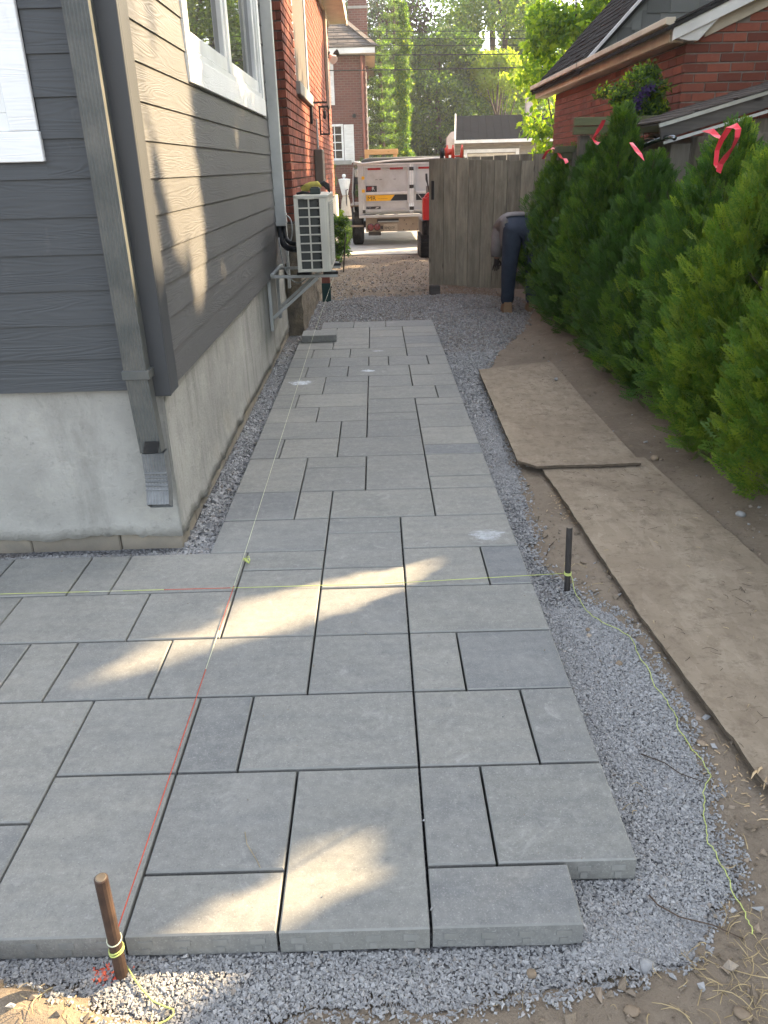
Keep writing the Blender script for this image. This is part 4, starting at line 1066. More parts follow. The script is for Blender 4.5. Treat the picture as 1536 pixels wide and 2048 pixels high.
seg('red_length', [S2, S3], .0013, M['string_r'], ms); seg('pale_length', [S3, B, Vector((-.591, 7.28, .1)), D], .0013, M['string_w'], ms)
for i in range(7):
    a = i * .9; seg('knot', [B, B + Vector((.012, -.006, .012)), B + Vector((.02 + .014 * math.cos(a), -.012 + .012 * math.sin(a), .012 + .01 * math.sin(a * 2))), B + Vector((.034, -.03 + .01 * math.cos(a), .006))], .0016, M['string_y'], ms)
cs = thing('cross_string', 'taut string crossing the path from side to side to the right stake', 'string', (0, 2.64, .01))
q = [Vector((-1.9, 2.652, .006)), Vector((-1.15, 2.65, .006)), Vector((-1.02, 2.65, .006)), Vector((-.86, 2.65, .006)), Vector((-.60, 2.648, .007)), Vector((.0, 2.647, .008)), Vector((.722, 2.684, .012))]
for i, (nm, mt) in enumerate([('green_length', 'string_y'), ('pale_length', 'string_w'), ('green_length', 'string_y'), ('red_length', 'string_r'), ('green_length', 'string_y'), ('green_length', 'string_y')]):
    seg(nm, [q[i], q[i + 1]], .0012, M[mt], cs)
for k in range(3):
    seg('winding', [(.7195 + .0132 * math.cos(a), 2.684 + .0132 * math.sin(a), .008 + k * .004 + .001 * math.sin(a)) for a in [i * math.pi / 8 for i in range(17)]], .0016, M['string_y'], cs)
def on_ground(x, y): return max(hgt(x, y), gz(x, y) if gmask(x, y) > 0 else -9) + .009
ls = []
for px_, py_ in [(1144, 1162), (1152, 1180), (1165, 1205), (1185, 1226), (1212, 1242), (1235, 1252), (1262, 1268), (1278, 1305), (1297, 1335), (1312, 1368), (1334, 1395), (1352, 1425), (1358, 1450), (1378, 1480), (1398, 1505), (1418, 1535), (1420, 1550), (1409, 1580), (1409, 1610), (1413, 1660), (1418, 1680), (1432, 1700), (1455, 1745), (1470, 1785), (1488, 1825), (1500, 1850), (1507, 1875)]:
    x, y = gpt(px_, py_, -.045); ls.append((x, y, on_ground(x, y)))
ls[0] = (.728, 2.676, .012)
sm = []
for i in range(len(ls) - 1):
    for k in range(4): sm.append(tuple(Vector(ls[i]).lerp(Vector(ls[i + 1]), k / 4) + Vector((.003 * math.sin(i * 4 + k * 1.6), .002 * math.cos(i * 3 + k), 0))))
m = MB(); m.tube(sm, .0013, 6); tag(m.build('loose_string', M['string_y'], smooth=True), 'slack yellow green string trailing from the right stake down the gravel edge', 'string')
ls = [(-.585, 1.098, .022)]
for px_, py_ in [(252, 1925), (268, 1952), (285, 1975), (305, 1995), (330, 2006), (345, 2012), (346, 2022), (330, 2034), (305, 2046), (290, 2056)]:
    x, y = gpt(px_, py_, -.04); ls.append((x, y, on_ground(x, y) + .002))
sl2 = thing('string_end', 'loose yellow string knotted round the front left stake', 'string', (-.6, 1.1, -.03))
seg('tail', ls, .0018, M['string_y'], sl2)
for k in range(2):
    seg('winding', [(-.5775 + .0148 * math.cos(a), 1.111 + .0148 * math.sin(a), .016 + k * .007 + .004 * math.cos(a)) for a in [i * math.pi / 8 for i in range(17)]], .0018, M['string_y'], sl2)
seg('winding', [(-.577 + .0145 * math.cos(a), 1.111 + .0145 * math.sin(a), .05 + .004 * math.sin(a)) for a in [i * math.pi / 8 for i in range(17)]], .0016, M['string_w'], sl2)

# ------------------------------------------------------------ chosen sun patches; leaves in their way are cut from shade trees and near cedars
def capsule(p, a, b, w0, w1):
    ax_, ay_ = b[0] - a[0], b[1] - a[1]; L2 = ax_ * ax_ + ay_ * ay_
    t = np.clip(((p[:, 0] - a[0]) * ax_ + (p[:, 1] - a[1]) * ay_) / L2, 0, 1)
    d = np.hypot(p[:, 0] - a[0] - t * ax_, p[:, 1] - a[1] - t * ay_)
    return d < w0 + (w1 - w0) * t
GAPS = [((-.85, 2.17), (-.30, 2.50), .033, .08), ((-.45, 2.44), (.04, 2.72), .10, .075), ((-.02, 2.74), (.24, 2.95), .035, .012), ((.09, 2.74), (.25, 2.85), .012, .012),
        ((.126, 1.355), (.285, 1.43), .016, .014), ((.155, 1.22), (.285, 1.285), .016, .016), ((-.2, 1.285), (-.07, 1.35), .031, .026), ((-.16, 1.39), (-.08, 1.43), .014, .012), ((-.15, 1.23), (-.02, 1.30), .016, .012), ((-.40, 1.17), (-.27, 1.22), .029, .028), ((-.16, 1.23), (-.02, 1.31), .014, .012), ((-.2, 1.38), (-.1, 1.43), .012, .012),
        ((-.85, .93), (-.40, 1.05), .05, .045), ((-.62, 1.0), (-.35, 1.085), .04, .02)]
def wall_lit(y, z):
    zb = np.interp(y, [3.0, 3.24, 3.3, 3.5, 3.68, 3.85, 4.0, 4.18], [1.15, 1.15, 1.5, 1.36, 1.1, .92, 1.0, 1.2])
    ok = (y > 2.95) & (y < 4.13) & (z > zb + .04 * np.sin(y * 31)) & (z < 4.5)
    ok &= ~((np.abs(y - (3.314 + (2.0 - z) * .19)) < .085) & (z < 2.15))
    ok &= ~((np.abs(y - 3.80 - .05 * np.sin(z * 5)) < .062) & (z < 1.28))
    ok &= ~((np.abs(y - 3.66 - .3 * (z - 2.2)) < .06) & (z > 1.75))
    ok &= ~((np.sin((y - .12 * (2 - z)) * 42 + 2 * np.sin(z * 3)) > .82) & (z < 2.4))
    ok |= (y > 4.1) & (y < 4.75) & (z > 1.93) & (z < 4.5) & (y < 4.2 + (z - 1.75) * 1.0)
    return ok
def sun_cull(c, thin=True):
    """True where a leaf would block one of the open sun gaps"""
    s = np.array(sunv); bad = np.zeros(len(c), bool)
    g = c - s[None] * (c[:, 2:3] / s[2])
    for a, b, w0, w1 in GAPS:
        if w0 > .03: bad |= capsule(g[:, :2], a, b, w0 + .032, w1 + .032)
        elif thin: bad |= capsule(g[:, :2], a, b, w0 + .026, w1 + .026)
    t = (c[:, 0] + .87) / s[0]; wv = c - s[None] * t[:, None]
    for dy, dz in ((0, 0), (.04, 0), (-.04, 0), (0, .04), (0, -.04)): bad |= wall_lit(wv[:, 1] + dy, wv[:, 2] + dz) & (t > 0)
    return bad

# ------------------------------------------------------------ cedars
def spray_template():
    """a flat cedar frond: a stem with paired fingers, each with lobes; lies in XZ, grows along +Z"""
    V = []; F = []
    def rh(p, d, L, w_):
        d = Vector(d).normalized(); n = Vector((-d.z, 0, d.x)); p = Vector(p); o = len(V)
        w_ *= .92; sg = 1 if len(F) % 2 else -1; V.extend([p, p + d * L * .62 + n * w_ * sg, p + d * L - n * w_ * .75 * sg]); F.append((o, o + 1, o + 2))
    rh((0, 0, 0), (0, 0, 1), .6, .03); rh((0, 0, .5), (.05, 0, 1), .5, .045)
    for i, z in enumerate((.16, .32, .47, .62, .77)):
        for s in (-1, 1):
            L = .42 * (1 - .45 * z) ; d = Vector((s * .8, 0, .75)); p = Vector((0, 0, z + .03 * s)); rh(p, d, L, .05)
            q_ = p + d.normalized() * L * .45
            rh(q_, (s * .25, 0, 1), L * .62, .045)
            if z < .6: rh(p + d.normalized() * L * .3, (s * 1., 0, .15), L * .5, .042)
    return np.array([tuple(v) for v in V]), np.array(F)
ST, SF = spray_template()
def rand_basis(n_out, updot, jit):
    """per-spray frames: z axis along growth, x axis across the fan"""
    z = n_out + rng.normal(0, jit, n_out.shape); z /= np.linalg.norm(z, axis=1)[:, None]
    a = rng.normal(size=z.shape); x = np.cross(a, z); x /= np.linalg.norm(x, axis=1)[:, None]
    y = np.cross(z, x); return np.stack([x, y, z], -1)
def cedar(i, x, y, h, r, label, mats, n=3600, lean=0.0, cull=False, pt=1.0):
    root = thing('cedar', label, 'cedar', (x, y, hgt(x, y)), 'young cedars planted in a row along the fence')
    z0 = hgt(x, y)
    nb = 30
    # vertical branch plumes
    pl_a = rng.uniform(0, 6.283, nb); pl_h = rng.uniform(.0, .8, nb); pl_r = rng.uniform(.62, 1.15, nb)
    k = rng.integers(0, nb, n); t = rng.beta(1.1, 1.25, n)
    hh = np.clip(pl_h[k] * .85 + t * .42, 0, 1.0)
    loose = rng.random(n) < .4; hh[loose] = rng.uniform(0, .98, loose.sum())
    prof = np.interp(hh, [0, .08, .3, .55, .75, .9, 1.0], [.74, .97, 1.02, .97, .85 - .18 * (1 - pt) / .5, .56 * pt, .1])
    rad = r * prof * (pl_r[k] * rng.uniform(.72, 1.04, n))
    rad[loose] *= rng.uniform(.5, 1, loose.sum())
    an = pl_a[k] + rng.normal(0, .28, n); an[loose] = rng.uniform(0, 6.283, loose.sum())
    P = np.stack([np.cos(an) * rad + lean * hh ** 2, np.sin(an) * rad, .02 + hh * h * .97], -1)
    up = np.interp(hh, [0, .12, .4, 1], [.45, .8, 1.3, 2.6])
    O = np.stack([np.cos(an), np.sin(an), up], -1)
    zz_ = O / np.linalg.norm(O, axis=1)[:, None] + rng.normal(0, .3, (n, 3)); zz_ /= np.linalg.norm(zz_, axis=1)[:, None]
    fa = rng.uniform(0, 6.283, n); hv = np.stack([np.cos(fa), np.sin(fa), rng.normal(0, .25, n)], -1)
    xx_ = np.cross(hv, zz_); xx_ /= np.linalg.norm(xx_, axis=1)[:, None]; Bm = np.stack([xx_, np.cross(zz_, xx_), zz_], -1)
    S = np.interp(hh, [0, .6, 1], [.108, .1, .08]) * rng.uniform(.6, 1.35, n)
    if cull:
        Q0 = P + np.array([x, y, z0]); zv = Bm[:, :, 2] * S[:, None]; keep = ~(sun_cull(Q0) | sun_cull(Q0 + zv * .5) | sun_cull(Q0 + zv)) | (P[:, 2] < .8); P, Bm, S, hh = P[keep], Bm[keep], S[keep], hh[keep]; n = len(P)
    V = np.einsum('nij,mj->nmi', Bm, ST) * S[:, None, None] + P[:, None, :] + np.array([x, y, z0])
    # droop of fans
    F = (SF[None] + (np.arange(n) * len(ST))[:, None, None]).reshape(-1, 3)
    pm = rng.normal(.9, .62, nb); pk = np.clip(np.floor(pm[k] + rng.normal(0, .42, n)), 0, 2).astype(int) if not cull else np.clip(np.floor(rng.normal(.9, .7, n)), 0, 2).astype(int)
    mesh_np('crown', V.reshape(-1, 3), F, mats, root, (x, y, z0), mi=np.repeat(pk, len(SF)))
    m = MB(); m.tube([(x, y, z0 - .05), (x + .01, y, z0 + h * .4), (x + lean * .4, y, z0 + h * .75), (x + lean, y, z0 + h * 1.0)], [.022, .018, .01, .003], 7)
    for q_ in range(16):
        a = q_ * 2.4; zz = z0 + h * (.08 + .8 * q_ / 16); rr = r * .75 * (1 - .7 * q_ / 16)
        m.tube([(x, y, zz), (x + rr * .5 * math.cos(a), y + rr * .5 * math.sin(a), zz + .1), (x + rr * math.cos(a), y + rr * math.sin(a), zz + .25)], [.007, .005, .002], 4)
    m.build('trunk', M['bark'], root)
    return root
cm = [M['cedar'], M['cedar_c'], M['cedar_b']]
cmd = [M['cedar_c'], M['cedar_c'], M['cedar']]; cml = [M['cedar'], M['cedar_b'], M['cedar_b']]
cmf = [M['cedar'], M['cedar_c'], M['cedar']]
CED = [(1.98, 9.05, 1.58, .35, 'cedar furthest from the camera, beside the bending person', cmf, 3000, 0, False, .8),
       (1.95, 8.25, 1.60, .36, 'second cedar from the far end, under the moss dark post cap', cmf, 3200, 0, False, .7),
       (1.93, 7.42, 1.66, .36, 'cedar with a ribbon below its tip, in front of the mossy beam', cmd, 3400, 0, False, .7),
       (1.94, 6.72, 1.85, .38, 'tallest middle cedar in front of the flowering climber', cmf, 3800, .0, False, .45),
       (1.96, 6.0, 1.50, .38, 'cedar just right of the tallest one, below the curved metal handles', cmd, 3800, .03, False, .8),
       (1.97, 5.36, 1.36, .38, 'shortest cedar, below the open stretch of board fence', cm, 4000, .08, False, .8),
       (1.97, 4.70, 1.64, .40, 'cedar carrying the big loop of pink ribbon', cm, 4400, .03, False, .7),
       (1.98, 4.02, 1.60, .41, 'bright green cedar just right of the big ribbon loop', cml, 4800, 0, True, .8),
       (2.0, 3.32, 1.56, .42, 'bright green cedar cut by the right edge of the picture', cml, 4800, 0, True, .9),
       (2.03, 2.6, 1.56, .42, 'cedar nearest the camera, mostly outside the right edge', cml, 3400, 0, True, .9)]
for i, (x, y, h, r, lab, mt, n, ln_, cu, pt_) in enumerate(CED): cedar(i, x, y, h, r, lab, mt, n, ln_, cu, pt_)
# a few bare leaders poking above the crowns
def ribbon(label, P, w_, par=None):
    m = MB(); vs = []; fs = []; P = [Vector(p) for p in P]
    for i, p in enumerate(P):
        d = (P[min(i + 1, len(P) - 1)] - P[max(0, i - 1)]).normalized(); s = d.cross(Vector((.35 * math.sin(i * 1.3), 1, .3 * math.cos(i * 1.7)))).normalized()
        vs += [p - s * w_ / 2, p + s * w_ / 2, p + s * w_ / 2 + Vector((0, .0012, 0)), p - s * w_ / 2 + Vector((0, .0012, 0))]
    for i in range(len(P) - 1):
        o = i * 4; fs += [(o, o + 1, o + 5, o + 4), (o + 3, o + 7, o + 6, o + 2), (o, o + 4, o + 7, o + 3), (o + 1, o + 2, o + 6, o + 5)]
    m.add(vs, fs); tag(m.build('ribbon', M['ribbon']), label, 'ribbon', 'pink flagging ribbons tied to the cedars')
def pp3(px_, py_, X):   # point on the vertical plane x = X seen at a pixel
    d = f2 + r2 * ((px_ - 768) / FPX) - u2 * ((py_ - 1024) / FPX); t = X / d.x; return Vector((d.x * t, d.y * t, CAM_H + d.z * t))
def rib(label, pix, X, w_): ribbon(label, [pp3(a, b, X) + Vector((0, .01 * math.sin(i), 0)) for i, (a, b) in enumerate(pix)], w_)
rib('largest pink ribbon, looped over the tip of the bushy cedar', [(1408, 262), (1425, 262), (1436, 272), (1441, 285), (1446, 272), (1455, 258), (1470, 251), (1478, 258), (1476, 275), (1468, 292), (1450, 315), (1440, 328), (1436, 345), (1432, 330), (1436, 300), (1444, 280), (1458, 256)], 1.78, .028)
rib('pink ribbon hanging from the tip of the cedar in front of the mossy beam', [(1208, 240), (1203, 252), (1196, 262), (1190, 272), (1186, 278), (1192, 285), (1198, 287)], 1.74, .03)
rib('pink ribbon trailing beside the curved metal handles', [(1262, 285), (1274, 300), (1281, 308), (1287, 320)], 1.74, .024)
rib('pink ribbon on the furthest cedar, left of the post cap', [(1086, 318), (1092, 306), (1103, 297), (1112, 300), (1120, 312), (1130, 318), (1134, 326)], 1.72, .03)

# ------------------------------------------------------------ board fence behind the cedars
rf = thing('board_fence', 'grey weathered board fence running behind the row of cedars', 'fence', (2.4, 6.8, 0))
def boards_line(par, p0, p1, z0, z1, wd, th, mt, n0, tops=None, name='board', slope=0):
    p0, p1 = Vector(p0), Vector(p1); L = (p1 - p0).length; d = (p1 - p0) / L; ang = math.atan2(d.y, d.x); k = int(L / wd)
    for i in range(k):
        c = p0 + d * (i + .5) * wd; zt = z1 + rnd.uniform(-.008, .008) + (tops(i) if tops else 0)
        m = MB(); m.obox((c.x, c.y, (z0 + zt) / 2), (wd - .005, th, zt - z0), Matrix.Rotation(ang + rnd.uniform(-.01, .01), 3, 'Z')); m.build(name, mt, par)
boards_line(rf, (2.42, 4.1), (2.42, 10.2), .02, 1.63, .142, .019, M['fencewood'], 0)
for y in (4.15, 6.3, 8.45, 10.15):
    m = MB(); m.box((2.375, y - .045, -.1), (2.465, y + .045, 1.68)) if False else m.box((2.44, y - .045, -.1), (2.53, y + .045, 1.66)); m.build('post', M['fencewood'], rf, bevel=.004)
for z in (.3, 1.4):
    m = MB(); m.box((2.431, 4.1, z), (2.469, 10.2, z + .09)); m.build('rail', wood_mat('fence rail wood', (.2, .175, .14), (.13, .118, .095), 'y'), rf)
cp_ = thing('gate_post', 'grey fence post with a flat moss dark cap beside the brick garage', 'post', (1.86, 7.95, 0))
m = MB(); m.box((1.845, 7.9, -.05), (1.945, 8.0, 1.60)); m.build('post', M['fencewood'], cp_, bevel=.004)
m = MB(); m.box((1.70, 7.86, 1.565), (1.86, 8.02, 1.62)); m.box((1.72, 7.88, 1.5), (1.84, 8.0, 1.565)); m.build('cap', simple('mossy cap', (.1, .105, .06), (.07, .075, .04), rough=.95, scale=20, var=0), cp_, bevel=.004)
ar = thing('timber_arbor', 'mossy double beam arbor over the fence in front of the brick garage', 'arbor', (2.1, 7.65, 0))
for i, (z, yy) in enumerate(((1.705, 7.62), (1.775, 7.60))):
    m = MB(); m.box((1.775, yy, z), (2.60, yy + .06, z + .066)); m.build('beam', M['beamwood'], ar, bevel=.004)
for x in (1.85, 2.5):
    m = MB(); m.box((x, 7.685, -.05), (x + .09, 7.775, 1.70)); m.build('post', M['fencewood'], ar, bevel=.004)
m = MB(); m.box((1.94, 7.70, .3), (2.5, 7.72, 1.62)); 
for i in range(4):
    m = MB(); m.box((1.945 + i * .14, 7.70, .05), (2.08 + i * .14, 7.72, 1.62 - (.02 if i % 2 else 0))); m.build('board', M['fencewood'], ar)
# curved shiny handles poking up behind the cedars
wb = thing('barrow_handles', 'pair of shiny curved metal handles poking up in front of the fence', 'handles', (2.15, 6.2, 1.5))
hp = lambda a, b, X: tuple(pp3(a, b, X))
m = MB(); m.tube([hp(1240, 318, 2.1), hp(1275, 298, 2.12), hp(1305, 284, 2.14), hp(1330, 275, 2.16), hp(1345, 274, 2.17), hp(1350, 277, 2.18)], .016, 9); m.build('handle', M['chrome'], wb, smooth=True)
m = MB(); m.tube([hp(1245, 312, 2.3), hp(1280, 287, 2.3), hp(1298, 277, 2.3), hp(1309, 276, 2.3), hp(1312, 280, 2.3)], .016, 9); m.build('handle', M['chrome'], wb, smooth=True)
m = MB(); m.tube([hp(1240, 318, 2.1), (2.08, 6.3, 1.2), (2.06, 6.4, .6), (2.05, 6.5, .05)], .014, 8); m.tube([hp(1245, 312, 2.3), (2.24, 6.35, 1.2), (2.24, 6.4, .6), (2.24, 6.5, .05)], .014, 8); m.build('frame', M['dark_steel'], wb, smooth=True)

# ------------------------------------------------------------ lean-to shed roof beyond the fence, right edge
sh = thing('lean_to_shed', 'lean-to shed with dark fascia and weathered roof at the right edge', 'shed', (3.0, 6.3, 0))
RA = R(14.5); sx0, sz0, sy0 = 2.16, 1.73, 6.35
def rp(u, z=0, y=sy0): return (sx0 + u * math.cos(RA) - z * math.sin(RA), y, sz0 + u * math.sin(RA) + z * math.cos(RA))
m = MB(); vs = [(-.05, -.10), (2.6, -.10), (2.6, .0), (-.05, 0)]
m.prism(vs, lambda a, b, d: rp(a, b, d), sy0, sy0 + .03); m.build('fascia', M['greywood'], sh)
m = MB(); m.prism([(-.06, -.014), (2.6, -.014), (2.6, .012), (-.06, .012)], lambda a, b, d: rp(a, b, d), sy0 - .02, sy0 - .001); m.build('drip_edge', M['steel'], sh)
m = MB(); m.prism([(-.04, -.135), (2.6, -.135), (2.6, -.115), (-.04, -.115)], lambda a, b, d: rp(a, b, d), sy0 - .012, sy0 + .01); m.build('lower_strip', M['duct'], sh)
for k in range(12):
    m = MB()
    for j in range(7):
        y0 = sy0 - .03 + j * .16 + (.08 if k % 2 else 0); m = MB()
        m.prism([(k * .14 - .05, .014 + .005), (k * .14 + .2, .016), (k * .14 + .2, .022), (k * .14 - .05, .03)], lambda a, b, d: rp(a, b, d), y0, y0 + .155); m.build('shingle', M['shingle_brown'], sh)
m = MB(); m.prism([(-.05, 0), (2.6, 0), (2.6, .012), (-.05, .012)], lambda a, b, d: rp(a, b, d), sy0, sy0 + 1.1); m.build('roof_deck', M['greywood'], sh)
boards_line(sh, (2.25, sy0 + .12), (4.6, sy0 + .12), 0, 1.62, .15, .02, M['fencewood'], 0, tops=lambda i: i * .15 * .25 - .02)

# ------------------------------------------------------------ red brick garage on the right
gb = thing('brick_garage', 'red brick garage with cream eaves and grey shingle gable behind the fence', 'garage', (4.5, 10.5, -.06))
GX, GY0, GY1, GXR = 2.75, 7.8, 13.15, 9.0
EZ = 2.56; LS = math.tan(R(23.0)); SS = math.tan(R(46))
def lowz(x): return EZ - .02 + (x - GX + .1) * LS
m = MB(); m.prism([(GX + .012, .0), (GXR, .0), (GXR, 4.2), (5.2, lowz(5.2) - .16), (GX + .012, EZ - .15)], lambda a, b, d: (a, d, b), GY0 + .012, GY1); m.build('wall', M['mortar'], gb)
course = .0757; nb_ = 0; lst = []
for c in range(60):
    z = -.02 + course * (c + .5)
    x = GX + (0 if c % 2 else -.105)
    while x < 4.4:
        x0, x1 = max(x, GX), x + .2; x += .211
        if x1 - x0 < .04 or z > lowz(x0) - .14: continue
        lst.append(('x', x0, x1, z, (x0 + x1) / 2 - GX + abs(z - 2.0) * 1.2))
    y = GY0 + (.0 if not c % 2 else .06)
    if z < EZ - .16:
        while y < GY1:
            y0, y1 = y, min(y + .2, GY1); y += .211
            if y1 - y0 > .04: lst.append(('y', y0, y1, z, (y0 - GY0) * .5 + abs(z - 2.05) * 1.5))
lst.sort(key=lambda q_: q_[4])
for ax_, a, b, z, _ in lst[:300]:
    wd = round(b - a, 2)
    if ax_ == 'x': place_brick(('gx', wd), lambda: brick_mesh(wd, .05, .063, M['brick_front'], 'x'), ((a + b) / 2 + rnd.uniform(-.002, .002), GY0 - .001 + rnd.uniform(-.003, .003), z + rnd.uniform(-.0015, .0015)), gb, M['brick_front'])
    else: 
        o = place_brick(('gy', wd), lambda: brick_mesh(wd, .05, .063, M['brick_front'], 'y'), (GX + .05, (a + b) / 2, z), gb, M['brick_front']); o.rotation_euler = (0, 0, math.pi); o.location.x = GX - .05 + .05 + rnd.uniform(-.003, .003) - gb.location.x
M['brick_stuff2'] = brick_stuff('garage brick run', (.2, .07, .046), (.16, .058, .042))
rest2 = lst[300:]
V = []; F = []
for ax_, a, b, z, _ in rest2:
    o = len(V); h = .0315
    if ax_ == 'x': V += [(xx, GY0 + .05 * s, zz) for s in (0, 1) for xx, zz in ((a, z - h), (b, z - h), (b, z + h), (a, z + h))]
    else: V += [(GX + .05 * s, yy, zz) for s in (0, 1) for yy, zz in ((b, z - h), (a, z - h), (a, z + h), (b, z + h))]
    F += [(o, o + 1, o + 2, o + 3), (o, o + 4, o + 5, o + 1), (o + 1, o + 5, o + 6, o + 2), (o + 2, o + 6, o + 7, o + 3), (o + 3, o + 7, o + 4, o)]
kind(mesh_np('bricks', np.array(V), np.array(F), M['brick_stuff2'], gb), 'stuff')
# eave along the left wall
m = MB(); m.box((GX - .13, GY0 - .03, EZ - .15), (GX + .0, GY1 + .75, EZ - .13)); m.build('soffit', M['cream'], gb)
m = MB(); m.box((GX - .155, GY0 + .0, EZ - .145), (GX - .13, GY1 + .78, EZ - .045)); m.build('fascia', M['cream'], gb, bevel=.003)
m = MB(); m.prism([(GX - .15, EZ - .045), (GX - .235, EZ - .02), (GX - .235, EZ + .03), (GX - .15, EZ + .03)], lambda a, b, d: (a, d, b), GY0 - .1, GY1 + .82); m.build('gutter', M['cream'], gb, bevel=.004)
m = MB(); m.box((GX - .237, 10.86, EZ - .03), (GX - .2355, 10.89, EZ + .03)); m.build('gutter_joint', M['mortar'], gb)
# boxed return at the corner and the rake boards of the low front gable
m = MB(); m.prism([(GX - .13, EZ - .13), (GX - .02, EZ - .15), (GX + .06, EZ - .15), (GX + .22, lowz(GX + .22) - .1), (GX - .13, EZ - .02)], lambda a, b, d: (a, d, b), GY0 - .11, GY0 - .004); m.build('eave_return', M['white'], gb, bevel=.004)
def rake(x0, x1, dz0, dz1, y0, y1, mt, nm):
    m = MB(); m.prism([(x0, lowz(x0) + dz0), (x1, lowz(x1) + dz0), (x1, lowz(x1) + dz1), (x0, lowz(x0) + dz1)], lambda a, b, d: (a, d, b), y0, y1); return m.build(nm, mt, gb, bevel=.003)
rake(GX + .14, 5.2, -.20, -.10, GY0 - .03, GY0 - .003, M['cream'], 'rake_board')
rake(GX - .17, 5.2, -.10, -.005, GY0 - .13, GY0 - .105, M['white'], 'rake_board')
rake(GX - .23, 5.2, -.004, .03, GY0 - .15, GY1 - 2.28, M['shingle_dark'], 'roof_deck')
for j in range(13):     # shingle tabs of the low roof, edge rows in view
    for k in range(12):
        u0 = GX - .16 + j * .13; yy = GY0 - .16 + k * .28 + (.14 if j % 2 else 0)
        if yy + .27 > GY1 - 2.3: continue
        m = MB(); m.prism([(u0, lowz(u0) + .034), (u0 + .17, lowz(u0 + .17) + .034), (u0 + .17, lowz(u0 + .17) + .039), (u0, lowz(u0) + .044)], lambda a, b, d: (a, d, b), yy, yy + rnd.uniform(.255, .277)); m.build('shingle', M['shingle_dark'], gb)
# steep main roof behind, its near gable wall clad in shingles
SYN, SYF = 10.88, 14.0
def steepz(x): return EZ + .03 + (x - GX + .13) * SS
m = MB(); m.prism([(GX - .2, steepz(GX - .2)), (5.4, steepz(5.4)), (5.4, steepz(5.4) - .08), (GX - .2, steepz(GX - .2) - .05)], lambda a, b, d: (a, d, b), SYN - .05, SYF); m.build('roof_deck', M['shingle_dark'], gb)
ssh = MB(); nrm = Vector((-math.sin(math.atan(SS)), 0, math.cos(math.atan(SS)))); du = Vector((math.cos(math.atan(SS)), 0, math.sin(math.atan(SS))))
o0 = Vector((GX - .21, 0, steepz(GX - .21)))
cnt = 0; rest_s = MB()
for j in range(26):
    y = SYN - .06 - rnd.uniform(0, .15)
    while y < SYF + .0:
        wd = rnd.uniform(.14, .24); y0, y1 = max(y, SYN - .06), min(y + wd, SYF + .03); y += wd + .006
        if y1 - y0 < .03: continue
        b = o0 + du * (j * .125); th = rnd.uniform(.008, .02)
        P4 = [b + nrm * (.004 + th), b + du * .17 + nrm * .006, b + du * .17 + nrm * .0, b + nrm * .0]
        tgt = MB() if cnt < 300 else rest_s; cnt += 1
        tgt.add([(p.x, yy, p.z) for yy in (y0, y1) for p in P4], [(0, 1, 2, 3), (7, 6, 5, 4), (0, 4, 5, 1), (1, 5, 6, 2), (2, 6, 7, 3), (3, 7, 4, 0)])
        if tgt is not rest_s: tgt.build('shingle', M['shingle_dark'], gb)
if rest_s.v: kind(rest_s.build('shingles', M['shingle_dark'], gb), 'stuff')
m = MB(); m.prism([(GX - .22, steepz(GX - .22) + .0), (5.4, steepz(5.4) + .0), (5.4, steepz(5.4) + .045), (GX - .22, steepz(GX - .22) + .045)], lambda a, b, d: (a, d, b), SYN - .105, SYN - .07); m.build('rake_trim', M['alu_light'], gb)
m = MB(); m.prism([(GX + .05, lowz(GX + .05)), (8, lowz(GX + .05)), (8, 5.2), (5.4, steepz(5.4) - .02), (GX - .1, steepz(GX - .1) - .02), (GX - .1, lowz(GX - .1))], lambda a, b, d: (a, d, b), SYN + .02, SYN + .1); m.build('gable_wall', M['shingle_wall'], gb)
for j in range(16):
    z0 = EZ + .02 + j * .17; x = GX + .0 - rnd.uniform(0, .3)
    while x < 4.9:
        wd = rnd.choice([.22, .3, .34]); x0, x1 = x, x + wd - .008; x += wd
        xl = GX - .13 + (z0 + .19 - EZ - .03) / SS + .03
        if x1 < xl: continue
        x0 = max(x0, xl)
        if z0 + .17 < lowz(x0) : continue
        m = MB(); m.prism([(SYN + .0, z0), (SYN + .014, z0 + .2), (SYN + .019, z0 + .2), (SYN + .008, z0)], lambda a, b, d: (d, a, b), x0, x1); m.build('shingle', M['shingle_wall'], gb)
m = MB(); m.prism([(8, 5.2), (5.4, steepz(5.4)), (8.0, steepz(5.4) - 1.5)], lambda a, b, d: (a, d, b), SYN + .1, SYF); m.build('roof_back', M['shingle_dark'], gb)

